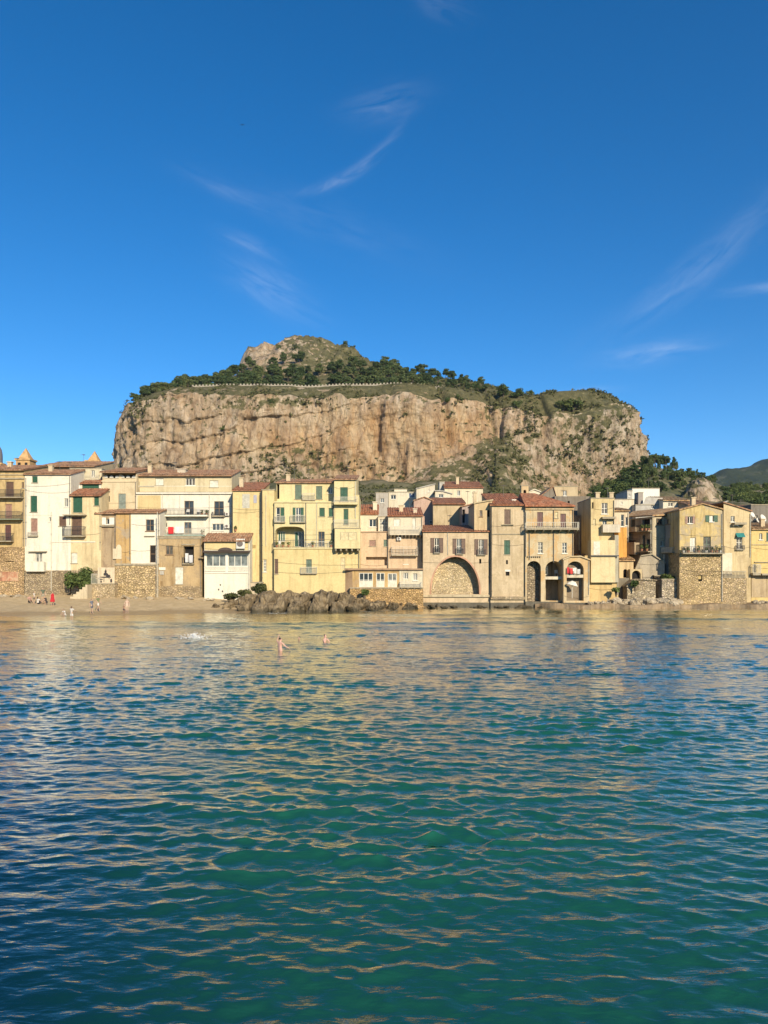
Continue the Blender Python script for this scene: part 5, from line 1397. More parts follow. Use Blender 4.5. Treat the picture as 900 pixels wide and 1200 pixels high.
# ---- 15 yellow tower house
h = House('town_house', 'narrow yellow tower house with stacked white balconies, right of the third arch', 705, 697, 100.4)
Y15 = plaster((.59, .47, .25), .35, seed=33)
f = h.vol(692.4, 720, 584.4, 652, 101, 7, Y15, [('w', 705, 589.4, 712, 602.2, {'nv': 2}), ('x', 693.8, 588.6, 695.6, 595.6, {'r': .25}), ('w', 706, 610, 711, 621.6, {'nv': 2}), ('s', 695, 608, 698, 616, {'c': 'cr', 'nosill': 1})])
h.balcony(f, 704.4, 720, 606, 0, .7, slab=.28); h.balcony(f, 704.4, 724.4, 622.6, 7, .9, 'solid', plaster((.60, .54, .42), .3), slab=.2)
f = h.vol(692.6, 721, 633, 652, 99.3, 1.65, plaster((.64, .52, .30), .25, seed=34), [], roof=('flat', 'parapet')); h.ledge(f, 692, 725, 650.6, .16, .25, M_IRON)
h.panel(f, 695.5, 634.6, 703, 650, plain('white_board', (.62, .57, .45), .7, .25), 'panelling', .03)
f = h.vol(685.2, 724.6, 651, 697, 100, 7.5, plaster((.57, .42, .20), .35, seed=35), [('w', 704, 657.4, 708.6, 671.2, {'nv': 1, 'fm': M_VOID}), ], roof=('flat', 'parapet'))
h.panel(f, 708.8, 658, 711.4, 671, M_WHITE, 'shutter', .05)
f2 = h.vol(720.4, 725, 627, 652, 99.6, 3, plaster((.40, .37, .28), .4), [], roof=('flat', 'parapet'))

# ---- 16 orange slice and low arched houses
h = House('town_house', 'thin orange house squeezed between the yellow tower and the slanting brown house', 730, 690, 104)
f = h.vol(724.8, 734.6, 618, 690, 104, 5, plaster((.62, .33, .09), .35, seed=36), [('w', 726.5, 605, 729.5, 612, {})], roof=('flat', 'parapet'))
f = h.vol(720, 737, 599, 660, 106, 5, plaster((.60, .50, .36), .3, seed=37), [('w', 727.6, 603, 731.4, 617, {'nv': 1}), ('w', 733, 606, 735.6, 616, {'nv': 1})], roof=('mono', 595.4, PALE_T, .3))
f = h.vol(725.6, 742.4, 657, 682, 102.6, 4, plaster((.58, .44, .25), .4, seed=38), [('x', 730.4, 667, 735.2, 677, {'arch': 1, 'r': .5})], roof=('mono', 650, PALE_T, .3))
f = h.vol(738.6, 752, 667, 682, 101.8, 2.5, plaster((.55, .44, .26), .4, seed=39), [('x', 740.6, 668.6, 750.8, 679.6, {'arch': 1, 'r': .6})], roof=('flat', 'parapet'))
f = h.vol(724.8, 737.4, 677.4, 696, 101.4, 2, plaster((.20, .175, .13), .5), [], roof=('flat', 'parapet'))

# ---- 17 slanting house, two fronts
h = House('town_house', 'brown corner house with shadowed plant-filled balconies turned away from the sun', 755, 685, 104)
B17 = plaster((.36, .28, .19), .45, seed=40); L17 = plaster((.50, .43, .30), .5, (.42, .36, .26), 41)  # B17 has the turned front's shade in its colour, L17 the sunlit tone
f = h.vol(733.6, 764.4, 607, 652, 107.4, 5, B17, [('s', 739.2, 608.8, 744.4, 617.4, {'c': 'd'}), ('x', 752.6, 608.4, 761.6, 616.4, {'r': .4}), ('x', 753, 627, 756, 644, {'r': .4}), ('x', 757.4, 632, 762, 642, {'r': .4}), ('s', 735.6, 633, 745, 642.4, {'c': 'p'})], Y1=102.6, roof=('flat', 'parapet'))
h.balcony(f, 733.8, 750, 648.4, 12, 1.0, 'solid', B17, slab=.2); h.balcony(f, 733.8, 748.8, 622, 3.4, .7, 'solid', B17, slab=.2); h.balcony(f, 750.4, 764, 646, 8, .7, 'iron', slab=.15); h.balcony(f, 750.4, 764, 622, 7, .7, 'iron', slab=.15)
f = h.vol(764.5, 795, 606, 690, 102.6, 4.5, L17, [('w', 769, 607.6, 776.6, 614.8, {'nv': 3, 'fm': M_WOOD}), ('w', 774, 633.6, 777.8, 640, {'nv': 1})], roof=('flat', 'parapet'), Y1=104.4)
q = MB(); z0, z1 = wz(606.4, 104), wz(597, 108)                  # sloping tiled roof over both fronts
pts = [(wx(732.6, 107.6), 107.3), (wx(764.4, 102.3), 102.2), (wx(795, 104.2), 104.0), (wx(795, 109), 109), (wx(742, 111), 111)]
zz = [wz(606.8, 107.4), wz(605.2, 102.4), wz(603.4, 104.2), wz(596, 109), wz(600.4, 111)]
lo = [(p[0], p[1], z) for p, z in zip(pts, zz)]; hi = [(p[0], p[1], z + .2) for p, z in zip(pts, zz)]
ctr = (wx(772, 106), 106, wz(599.6, 106))
for i in range(5):
    j = (i + 1) % 5; q.poly([hi[i], hi[j], ctr]); q.poly([lo[j], lo[i], hi[i], hi[j]])
q.poly(list(reversed(lo))); h.part('roof', q, PALE_T)
f = h.vol(745, 779, 648, 690, 103, 1.5, plaster((.44, .38, .28), .6, (.37, .32, .24), 42), [], outline=[(745, 666), (751, 652), (764, 650), (779, 660)], roof=('outline', 0, M_SLAB), Y1=102.2)

# ---- 18 stone gable house
h = House('stone_house', 'tall gabled house of yellow plaster over bare stone with a long terrace balcony', 822, 705, 98.6)
P18 = plaster((.56, .43, .20), .55, (.42, .34, .22), 43); D18 = plaster((.34, .30, .25), .4, seed=44)  # D18: shade of the left side put into the plaster colour
f = h.vol(796.4, 846.6, 600, 648, 98.8, 9, P18, [('o', 805.8, 605.2, 811.4, 613.4, {'c': 'pk', 'lw': .45, 'glass': M_VOID}), ('o', 831.4, 604, 836.2, 611.4, {'c': 'g', 'lw': .95, 'glass': M_WHITE}), ('s', 808.6, 630, 815.2, 646.6, {'c': 'w', 'nosill': 1}), ('w', 824.2, 629, 833, 646.6, {'nv': 2, 'fm': shm('gg')})],
    outline=[(796.4, 598.2), (823, 591), (846.6, 597.4)], roof=('outline', 0, PALE_T),
    left=[])
f = h.vol(796.2, 846.8, 647.8, 705, 98.6, 9, stone((.49, .37, .20), 2.7, 1.0, 13), [('x', 818.6, 674, 823, 681, {'r': .5})], roof=('flat', 'parapet'))
FB18 = f
h.balcony(f, 797.8, 846.6, 648, 7.4, .8, 'iron', slab=.16, bars=.22)
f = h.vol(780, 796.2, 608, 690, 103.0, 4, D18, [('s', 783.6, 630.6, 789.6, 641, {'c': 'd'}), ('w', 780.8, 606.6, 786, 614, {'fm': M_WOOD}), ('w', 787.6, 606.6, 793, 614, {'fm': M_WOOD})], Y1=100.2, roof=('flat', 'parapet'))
h.balcony(f, 780.4, 793, 647, 5.4, .8, 'pale', slab=.14)

# retaining walls and passage in front of 16-18
h = House('retaining_wall', 'rubble retaining wall left of the dark passage below the brown corner house', 752, 705, 99.6, 'wall')
f = h.vol(735, 768.4, 680, 706, 99.6, 2.2, stone((.42, .35, .24), 2.6, 1.2, 14), [], outline=[(735, 687), (742, 681), (752, 679.6), (768.4, 680.6)], roof=('outline', 0, stone((.42, .35, .24), 2.6, 1.2, 14)))
h = House('retaining_wall', 'rubble retaining wall with grass on top between the dark passage and the gabled stone house', 787, 705, 99.4, 'wall')
f = h.vol(775.6, 796.4, 679.4, 706, 99.5, 2.4, stone((.40, .34, .25), 2.4, 1.3, 15), [])
h = House('passage_wall', 'dark shaded back of the narrow passage between the two retaining walls', 772, 705, 101.9, 'wall')
f = h.vol(767, 777, 675, 706, 101.9, .8, plaster((.10, .085, .065), .5), [])  # gloom of the passage put into the plaster colour

# ---- 19 cream gable house
h = House('town_house', 'cream sloping-gabled house with a teal awning window, right of the stone gable house', 863, 705, 100)
C19 = plaster((.57, .46, .27), .4, seed=45); W19 = plaster((.62, .55, .40), .45, seed=46)
f = h.vol(848, 880, 600, 706, 101.4, 8, C19, [('w', 856.2, 604.8, 861, 611.6, {'nv': 2, 'glass': GL}), ('w', 863, 628, 870, 643.6, {'nv': 2})], outline=[(848, 589.6), (862, 593.8), (880, 599.4)], roof=('outline', 0, BRN))
h.awning(f, 862, 871.6, 624.6, .55, .5, shm('t')); h.balcony(f, 861.6, 871.4, 644.2, 5, .35, 'iron', slab=.08); h.balcony(f, 857.8, 872, 612.6, 0, .8, slab=.3)
h.aircon(f, 858, 613.6, 864, 616.4)
f = h.vol(846.9, 858, 648, 672, 100.2, 1, plaster((.68, .62, .48), .3), [], roof=('flat', 'parapet'))
f = h.vol(846.9, 875, 677, 706, 99.4, 1.9, stone((.45, .35, .21), 2.9, 1.0, 16), [], roof=('flat', 'parapet'))
q = MB(); u0, u1 = f.u(847.4), f.u(873.8)
f.box(q, u0, u1, -.06, .08, f.z(670.4, 1), f.z(669.2, 1)); f.box(q, u0, u1, -.06, .08, f.z(677, 1) + .003, f.z(676, 1))
for i in range(16):
    c = f.P(u0 + (u1 - u0) * (i + .5) / 16, .01, f.z(676, 1)); q.lathe(c, [(.05, 0), (.085, .1), (.075, .25), (.045, .42), (.06, .63)], 7)
h.part('balustrade', q, M_SLAB); f = h.vol(846, 856, 601, 650, 103.6, 4, plaster((.30, .22, .16), .5), [('x', 849, 640, 852, 647, {'r': .4})], roof=('flat', 'parapet'))
# ---- 20 right edge
h = House('town_house', 'yellow house with a pink tiled roof at the right edge above the broken stones', 890, 700, 101)
f = h.vol(880.4, 925, 620.6, 706, 101.6, 7, plaster((.62, .47, .20), .3, seed=47), [('w', 889.8, 625, 893.4, 632.4, {}), ('s', 898, 624, 903, 634, {'c': 'g'}), ('x', 883, 661, 886, 671, {'r': .3}), ('w', 908, 640, 914, 652, {})], roof=('mono', 613, PALE_T, .3))
h.balcony(f, 878.6, 888, 671.6, 10, .9, 'pale', slab=.3); h.balcony(f, 888.4, 925, 672, 0, 1.1, slab=.25); h.ledge(f, 881, 925, 638, .1, .08); h.ledge(f, 884, 925, 658.4, .1, .2)
h.panel(f, 880.6, 674, 925, 700, plaster((.47, .37, .23), .6, (.40, .31, .2)), 'lower_wall', .04)
h = House('town_house', 'grey house with satellite dishes behind the yellow house at the right edge', 893, 640, 112)
f = h.vol(880, 930, 592, 640, 112, 8, plaster((.20, .18, .15), .5, seed=48), [('w', 884, 604, 888, 609, {})]); h.dish(881.4, 603.4, 111, .45); h.dish(893.6, 607.5, 111, .6); h.dish(888, 610, 111, .4)

# ---- houses further back on the rise
def back(name, lab, px0, px1, top, bot, Y, m, ops=(), roof=None, depth=7, **k):
    hh = House(name, lab, (px0 + px1) / 2, bot, Y); ff = hh.vol(px0, px1, top, bot, Y, depth, m, ops, roof, **k); return hh, ff
WB = plaster((.62, .56, .43), .25, seed=50); WG = plaster((.45, .43, .38), .3, seed=51)
back('town_house', 'small grey house, first of the white cluster behind the pink houses', 440.4, 455, 577.6, 604, 142, plaster((.42, .38, .32), .4), [('w', 446, 584, 450, 589, {})])
hh, ff = back('town_house', 'white flat-roofed house with a blue window behind the pink houses', 455.4, 487.6, 577, 604, 143, WB, [('w', 479, 577.8, 486, 583, {'glass': plain('blue_glass', (.05, .08, .16), .3)}), ('w', 458, 580, 464, 585, {})]); hh.vol(462, 477, 573.6, 580, 146, 4, WB, [], None)
back('town_house', 'white house with a sloping wall top above the pink house with red roof', 488, 509.6, 573, 604, 138, WB, [('w', 501.6, 573.4, 503.4, 576.4, {})], outline=[(488, 573), (509.6, 567.8)], roof=('outline', 0, WG))
back('town_house', 'little white lean-to house with one dark window in front of the white red-roofed house', 509.8, 529.4, 577.6, 604, 134, WB, [('w', 514, 579, 519.6, 583, {})], outline=[(509.8, 575.6), (519, 576), (529.4, 579)], roof=('outline', 0, WG))
hh, ff = back('town_house', 'white house with a long red roof, highest of the cluster below the scrub', 521, 566, 571.8, 604, 141, plaster((.64, .56, .40), .25), [('w', 535.8, 574.8, 539.2, 581, {}), ('w', 554, 576, 557, 581, {})], ('mono', 564.6, RED2, .3)); hh.vol(515, 521, 564.8, 590, 144, 3, WG, [('w', 520 - 1.6, 567, 520.6, 572, {})], None)
hh, ff = back('town_house', 'rose pink house wall in front of the white cluster', 485, 507.4, 584, 622, 122, plaster((.50, .35, .27), .35), [], outline=[(485, 587), (497, 583), (507.4, 587)], roof=('outline', 0, BRN)); hh.aircon(ff, 503, 610, 507, 614)
hh, ff = back('town_house', 'sand coloured house under a red roof between the rose pink wall and the arch house', 507.6, 545, 590.6, 622, 119, plaster((.50, .40, .25), .45), [], ('mono', 583.6, RED2, .4)); hh.antenna(512, 582, 588, 122)
hh, ff = back('town_house', 'lilac grey house wall with one narrow opening left of the cream block', 541.4, 556, 592, 626, 115, plaster((.40, .32, .28), .4), [('x', 541.8, 597, 544.8, 612.6, {'r': .4})], outline=[(541.4, 594), (556, 590.6)], roof=('outline', 0, BRN))
hh = House('bell_cote', 'little beige bell cote with an arched opening behind the long red roof', 615, 596, 125, 'tower')
hh.vol(611, 619.4, 569.6, 596, 125, 1.2, plaster((.58, .43, .25), .3), [('x', 613.4, 574, 616.6, 581, {'arch': 1, 'r': .5})], None)
back('town_house', 'pale domed terrace house right of the little bell cote', 620, 633, 577.4, 598, 126, WB, [], outline=[(620, 577), (626, 574), (633, 576.6)], roof=('outline', 0, WB))
back('town_house', 'beige house with a pale blue window behind the grey gable wall', 649, 677, 570.4, 596, 128, plaster((.50, .40, .25), .4), [('w', 660, 575, 664, 581, {'glass': GL})])
back('town_house', 'white cube house in front of the trees, brightest one at the foot of the rock', 741, 773, 572.6, 604, 140, plaster((.70, .68, .60), .12), [], None, 8)
back('town_house', 'small pale grey annex on the left of the white cube house', 735, 741, 575.4, 604, 139, WG, [('w', 736.6, 579, 738.6, 582, {})])
hh, ff = back('town_house', 'long white terrace wall house behind the yellow tower and the orange house', 719, 744.4, 585.6, 612, 128, WB, [('w', 727.6, 588, 729.4, 591, {})])
hh, ff = back('town_house', 'pale grey house with two grey windows in front of the white cube', 744.8, 776.6, 583.4, 612, 126, WG, [('w', 763, 590, 766, 596, {}), ('w', 766.6, 590, 768.8, 596, {}), ('w', 749, 579, 753, 583, {})], None, 8, outline=[(744.8, 592), (754, 590), (757, 582.4), (776.6, 583.4)])
hh.vol(748, 753.6, 577.6, 595, 127, 2, plaster((.38, .34, .29), .3), [], None)
hh, ff = back('town_house', 'white house with small shuttered windows under a pink roof line behind the gabled stone house', 777, 806.6, 586.8, 612, 124, plaster((.64, .58, .45), .25), [('w', 783, 589, 788.4, 593.6, {}), ('s', 794.6, 588.6, 797.4, 592.6, {'c': 'g'}), ('w', 800, 590, 803, 594, {})], ('mono', 582.4, PALE_T, .35))
back('town_house', 'reddish roofed house behind the ridge of the gabled stone house', 806, 838, 592, 612, 120, plaster((.42, .30, .2), .4), [], ('mono', 586.6, BRN, .3))
back('town_house', 'shadowed brown house between the two gables behind the stone house', 838, 852, 593, 620, 117, plaster((.30, .25, .19), .4), [], outline=[(838, 593), (852, 588)], roof=('outline', 0, WG))
back('town_house', 'low ochre house on the far slope at the right edge', 884, 912, 597, 615, 150, plaster((.45, .36, .22), .4), [('w', 890, 600, 893, 605, {})], ('mono', 592, BRN, .3))

# chimneys and aerials on the roofs
for (nm, px, a, b, Y) in ((0, 12, 541, 549, 103), (0, 60, 545, 554, 102), (1, 98, 536, 543, 122), (2, 176, 545, 554, 107), (1, 245, 547, 557, 107), (0, 283, 560, 569, 103.5), (2, 338, 556, 564, 104), (1, 362, 553, 563, 104),
        (0, 470, 592, 599, 106), (1, 527, 607, 619, 103.5), (2, 536, 559, 567, 145), (1, 640, 574, 584, 106), (0, 700, 577, 586, 103), (2, 716, 577, 585, 104), (1, 760, 566, 574, 143), (2, 812, 583, 595, 103), (1, 858, 583, 592, 104), (0, 893, 608, 616, 104)):
    hh = House.__new__(House)
    hh.root = min((o for o in COL.objects if o.type == 'EMPTY' and o.get('category') == 'house' and abs(o.location.y - Y) < 9), key=lambda o: abs(pxof(o.location.x, o.location.y) - px))
    if nm != 1: hh.chimney(px, a, b, Y, .55)
    else: hh.antenna(px, a - 4, b, Y)

# drainpipes at the corners and slack cables strung over the fronts
rc = random.Random(12)
for (hh, ff, x0, x1, top, bot, Y) in list(VOLS):
    if Y > 108 or x1 - x0 < 17 or bot - top < 38 or x0 < 0: continue
    hh.pipe(ff, x1 - 1.0, top + 2, min(bot, top + rc.uniform(40, 80)), .045, M_PALEIRON if rc.random() < .5 else M_PIPE)
    for k in range(rc.choice((1, 2))):
        y0 = rc.uniform(top + 8, top + 46); y1 = y0 + rc.uniform(-3, 3); a, b = x0 + .5, x1 - .5; u0, u1 = ff.u(a), ff.u(b); sag = rc.uniform(.1, .35)
        q = MB(); q.tube([ff.P(u0 + (u1 - u0) * t, .05, ff.z(y0, 1) * (1 - t) + ff.z(y1, 1) * t - sag * 4 * t * (1 - t)) for t in np.linspace(0, 1, 9)], .011, 4); hh.part('cable', q, M_IRON)
# weed and wet along the foot of the walls that stand in the sea
WET = plain('wet_weedy_stone', (.085, .072, .045), .6, .5, 0, 1.2)
for (hh, ff, x0, x1, top, bot, Y) in list(VOLS):
    if bot >= 703 and 495 <= x0 < 692 and x1 < 692: hh.panel(ff, x0 + .2, 705.6 + rc.uniform(-.8, .8), x1 - .2, 716, WET, 'tide_line', .05 if Y > 100.3 else .06)
for (px, a, b, Y) in ((20, 536, 549, 103), (70, 540, 552, 102), (150, 538, 551, 108), (205, 541, 553, 108), (262, 546, 558, 108), (345, 549, 563, 104), (408, 545, 558, 103), (425, 583, 596, 108), (480, 585, 598, 107), (548, 575, 590, 118), (590, 568, 582, 106), (660, 574, 588, 105), (712, 571, 584, 103), (790, 588, 600, 106), (838, 583, 595, 104), (868, 585, 596, 104)):
    hh = House.__new__(House)
    hh.root = min((o for o in COL.objects if o.type == 'EMPTY' and o.get('category') == 'house' and abs(o.location.y - Y) < 9), key=lambda o: abs(pxof(o.location.x, o.location.y) - px))
    hh.antenna(px, a, b + 2, Y)
# ================================================================== SHORE ROCKS
def m_shore_rock():
    n = NT('shore_rock')
    v = n.noise(n.mapped((1, 1, 1)), 0.9, 7, 0.65, 0.4)
    c = n.ramp(v, [(0.3, (0.11, 0.082, 0.048)), (0.52, (0.26, 0.20, 0.122)), (0.75, (0.42, 0.335, 0.215))])
    fs = n.vor(n.mapped((0.9, 0.9, 0.45), (0.2, 0.3, 0)), 1.0, 'DISTANCE_TO_EDGE').outputs['Distance']
    c = n.mix(0.75, c, n.ramp(fs, [(0.0, (0.35, 0.32, 0.28)), (0.07, (1, 1, 1))]), 'MULTIPLY')
    g = n.n('ShaderNodeNewGeometry'); z = n.sep(g.outputs['Position'])[2]
    wob = n.math('ADD', z, n.math('MULTIPLY', n.math('SUBTRACT', v, 0.5), 1.6))
    c = n.mix(n.mrange(wob, 0.15, 0.75, 0.8, 0.0), c, (0.045, 0.040, 0.024))        # weed and wet tide line
    return n.fin(c, n.mrange(wob, 0.1, 0.8, 0.5, 0.95), n.bump(n.noise(n.mapped((1, 1, 1)), 2.2, 8, 0.7), 0.9, 0.35), 0.3)
M_SHORE = m_shore_rock()
def outcrop():
    px = np.linspace(252, 512, 420); v = np.linspace(0, 1, 60)
    top = np.interp(px, [252, 262, 275, 290, 305, 320, 335, 350, 370, 390, 405, 420, 440, 470, 500, 512], [713, 708, 704, 699, 697, 697, 693, 697, 698, 697, 699, 702, 706, 708.5, 711, 713])
    yf = np.interp(px, [252, 280, 300, 330, 400, 430, 460, 512], [90, 87.5, 86.4, 86.2, 87.5, 89.5, 93, 98])
    yb = yf + np.interp(px, [252, 300, 400, 512], [6, 12, 11, 5])
    PX, Vv = np.meshgrid(px, v)
    Y = yf + (yb - yf) * Vv
    ym = yf + (yb - yf) * 0.38
    zt = wz(top, ym)
    X = wx(PX, ym)
    prof = np.interp(Vv, [0, .06, .16, .30, .5, 1], [0, .30, .62, .88, 1, .9])
    Z = -1.2 + (zt + 1.2) * prof
    k = np.sin(np.pi * np.clip(Vv * 1.6, 0, 1)) * .6 + .4
    # blocks leaning left, split by steep joints
    j = (X - 0.45 * Z) / 2.3 + 0.5 * fbm(X / 5, Y / 5, Z / 4, 2); fr = j - np.floor(j)
    joint = -np.exp(-(np.minimum(fr, 1 - fr) / 0.10) ** 2) * 2.3
    bulk = vnoise(np.floor(j) * 3.7, 0.0, 0.0) * 0.75
    d = joint + bulk + ridged(X / 1.7, Y / 1.7, Z / 2.6, 4) * 0.75 + fbm(X / .8, Y / .8, Z / .8, 3) * 0.22
    Y = Y - d * k * 1.1; Z = Z + d * k * .55 * (Vv > .05)
    props(grid_mesh('rock_outcrop', np.stack([X, Y, Z], -1), M_SHORE), kind='structure')
outcrop()
def boulder_mesh(seed):
    bm = bmesh.new(); bmesh.ops.create_icosphere(bm, subdivisions=4, radius=1)
    P = np.array([v.co for v in bm.verts]); r2 = np.random.default_rng(seed)
    for _ in range(15):                       # flat broken faces
        n = r2.normal(size=3); n /= np.linalg.norm(n); dd = P @ n; lim = r2.uniform(.36, .74)
        P = P - np.outer(np.clip(dd - lim, 0, None) * .85, n)
    o = seed * 3.1
    P = P * (1 + 0.15 * fbm(P[:, 0] * 2 + o, P[:, 1] * 2, P[:, 2] * 2, 4)[:, None] + .10 * ridged(P[:, 0] * 4 + o, P[:, 1] * 4, P[:, 2] * 4, 3)[:, None])
    for v, p in zip(bm.verts, P): v.co = p
    me = bpy.data.meshes.new('boulder'); bm.to_mesh(me); bm.free(); me.materials.append(M_SHORE); return me
BOULD = [boulder_mesh(i) for i in range(6)]
M_PALEROCK = None
def m_pale():
    n = NT('pale_rubble'); v = n.noise(n.mapped((1, 1, 1)), 1.4, 6, 0.65)
    return n.fin(n.ramp(v, [(0.3, (0.24, 0.19, 0.125)), (0.55, (0.42, 0.35, 0.245)), (0.75, (0.55, 0.47, 0.34))]), 0.95, n.bump(v, .8, .2))
M_PALEROCK = m_pale()
BOULDP = []
for me in BOULD[:4]:
    m2 = me.copy(); m2.materials.clear(); m2.materials.append(M_PALEROCK); BOULDP.append(m2)
def surf_y(px, py):
    """distance at which the ground projects to row py in column px"""
    lo, hi = 40.0, 112.0
    for _ in range(40):
        y = (lo + hi) / 2; g = max(GH(wx(px, y), y), 0.0)
        if HZ + (CAMZ - g) * F / y > py: lo = y
        else: hi = y
    return y
def boulder(ms, px, Y, z, r, sx_, sz_, lab, grp, rr):
    o = bpy.data.objects.new('boulder', ms[rr.randrange(len(ms))]); link(o)
    o.location = (wx(px, Y), Y, z); o.scale = (r * sx_, r, r * sz_); o.rotation_euler = (rr.uniform(-.3, .3), rr.uniform(-.35, .35), rr.uniform(0, 6.28))
    return props(o, lab, 'boulder', grp)
rr = random.Random(21)
for (px, Y, r, sz_) in ((283, 88, 1.0, .8), (301, 87.8, 1.1, 1.0), (318, 88.4, 1.2, 1.1), (336, 91.0, 1.4, 1.5), (347, 88.0, 1.2, 1.2), (362, 88.6, 1.2, 1.2), (379, 88.8, 1.2, 1.2), (398, 88.8, 1.2, 1.1), (415, 89.6, 1.1, .9), (436, 91.2, 1.0, .6), (461, 94, .9, .5), (482, 96, .8, .45)):
    boulder(BOULD, px, Y, .4 * sz_ * r - .1, r, rr.uniform(.6, .9), sz_, 'grey brown boulder in the rocky point below the big yellow house', 'boulders of the rocky point', rr)
for k in range(26):                        # broken reef in front of the arch house and the restaurant
    px = rr.uniform(430, 600) if k < 20 else rr.uniform(600, 640); Y = np.interp(px, [430, 500, 560, 640], [92, 97.4, 99.2, 98.8]) + rr.uniform(-.9, .9); r = rr.uniform(.25, .75)
    boulder(BOULD, px, Y, r * .1, r, 1.3, .6, 'low dark rock awash at the foot of the arch houses', 'low rocks awash below the arch houses', rr)
for k in range(60):                        # pale rubble on the right
    px = rr.uniform(690, 796); Y = rr.uniform(97.8, 99.3); r = rr.uniform(.25, .85) * (1.1 if px > 715 else .8)
    boulder(BOULDP, px, Y, .5 + r * .35, r, 1.15, .8, 'pale rubble block piled below the retaining walls on the quay', 'pale rubble below the retaining walls', rr)
for k in range(24):
    px = rr.uniform(884, 905); Y = rr.uniform(98.0, 100.4); r = rr.uniform(.2, .5)
    boulder(BOULDP, px, Y, .5 + r * .4, r, 1.2, .8, 'broken stone heaped under the yellow house at the right edge', 'broken stones at the right edge', rr)
for k in range(30):                        # rubble along the beach walls
    px = rr.choice([rr.uniform(-5, 32), rr.uniform(-5, 32), rr.uniform(128, 184), rr.uniform(205, 250)]); Y = rr.uniform(96.2, 97.9); r = rr.uniform(.18, .55)
    boulder(BOULDP, px, Y, GH(wx(px, Y), Y) + r * .2, r, 1.3, .6, 'low sandy stone half buried in the beach at the foot of the house walls', 'stones along the beach walls', rr)
# low quay on the right
q = MB(); QM = plaster((.33, .245, .155), .7, (.22, .17, .11), 60)
xs = np.linspace(wx(632, 97), wx(925, 97), 60)
for a, b in zip(xs[:-1], xs[1:]):
    j0 = 96.6 + .5 * math.sin(a * .7) + .3 * math.sin(a * 1.9) + np.interp(a, [20, 26], [2.4, 0]); j1 = 96.6 + .5 * math.sin(b * .7) + .3 * math.sin(b * 1.9) + np.interp(b, [20, 26], [2.4, 0])
    t = .55 + .12 * math.sin(a * .9); t2 = .55 + .12 * math.sin(b * .9)
    q.hexa([(a, j0, -1), (b, j1, -1), (b, 103, -1), (a, 103, -1), (a, j0 + .2, t), (b, j1 + .2, t2), (b, 103, t2), (a, 103, t)])
o = q.build('quay', QM); props(o, kind='structure')

# ================================================================== BUSHES
def bush(px, py0, py1, Y, wpx, lab, seed, leafm=None, name='bush', leaf=.16, n=900):
    r2 = np.random.default_rng(seed); V, Fc = [], []
    x, z0, z1 = wx(px, Y), wz(py1, Y), wz(py0, Y); w, h = wpx / F * Y / 2, (z1 - z0)
    mb = MB()
    for k in range(9):
        a = r2.random() * 6.28; rr_ = w * (.2 + .55 * r2.random()); c = (math.cos(a) * rr_, math.sin(a) * rr_ * .6, h * (.25 + .5 * r2.random()))
        mb.tube([(0, 0, -.6), (c[0] * .4, c[1] * .4, h * .2), c], [.09, .06, .02], 5)
        leaf_cloud(V, Fc, c, (w * .48, w * .4, h * .27), n // 9, leaf, r2, .4, .3)
    b, nb = len(mb.v), len(mb.f); mb.v.extend(tuple(p) for p in V); mb.f.extend(tuple(b + i for i in f) for f in Fc)
    me = bpy.data.meshes.new(name); me.from_pydata(mb.v, [], mb.f); me.materials.append(M_BARK); me.materials.append(leafm or M_LEAF)
    me.polygons.foreach_set('material_index', [0] * nb + [1] * len(Fc)); me.update()
    o = bpy.data.objects.new(name, me); link(o); o.location = (x, Y, z0); props(o, lab, 'bush'); return o
bush(96, 664, 691, 98.2, 34, 'dense green bush growing above the stone stairs on the beach', 1, n=2600, leaf=.17)
bush(272, 695, 703, 95, 26, 'low yellow green bush on the sand before the white veranda house', 2, M_SCRUB, n=500)
bush(288, 690, 703, 94.5, 18, 'arched grey green shrub beside the rocks right of the veranda house', 3, M_SCRUB, n=500)
bush(304, 683, 698, 95.5, 20, 'mossy shrub at the foot of the narrow yellow house', 4, M_SCRUB, n=600)
bush(427, 690, 700, 96.5, 10, 'small dark shrub at the corner between the yellow house and the restaurant', 5, n=260)
bush(722, 688, 694, 98.6, 11, 'little green shrub at the foot of the yellow tower house', 6, n=240)
bush(744, 679, 688, 99.0, 10, 'shrub growing out of the top of the left retaining wall', 7, n=240)
bush(785, 672, 681, 100.3, 22, 'grassy bush on top of the right retaining wall in the shadowed corner', 8, n=520)

# ================================================================== PEOPLE
M_EYE = plain('eye', (.03, .02, .02), .3)
def m_skin(c): return plain('skin_%d' % int(c[0] * 100), c, .55, .08)
SK4 = m_skin((.60, .35, .27))
SK1, SK2, SK3 = m_skin((.46, .30, .20)), m_skin((.56, .38, .28)), m_skin((.34, .20, .13))
def cloth(c): return plain('cloth', c, .9, .2)
def skinned(name, pts, edges, rad, mat, parent, lv=2, rootv=0):
    me = bpy.data.meshes.new(name); me.from_pydata(pts, edges, []); me.update()
    o = bpy.data.objects.new(name, me); link(o, parent); me.materials.append(mat)
    m = o.modifiers.new('Skin', 'SKIN'); m.use_smooth_shade = True
    for i, r in enumerate(rad):
        sv = me.skin_vertices[0].data[i]; rr2 = r if hasattr(r, '__len__') else (r, r)
        sv.radius = rr2; sv.use_root = (i == rootv)
    s = o.modifiers.new('Subsurf', 'SUBSURF'); s.levels = lv; s.render_levels = lv
    return o
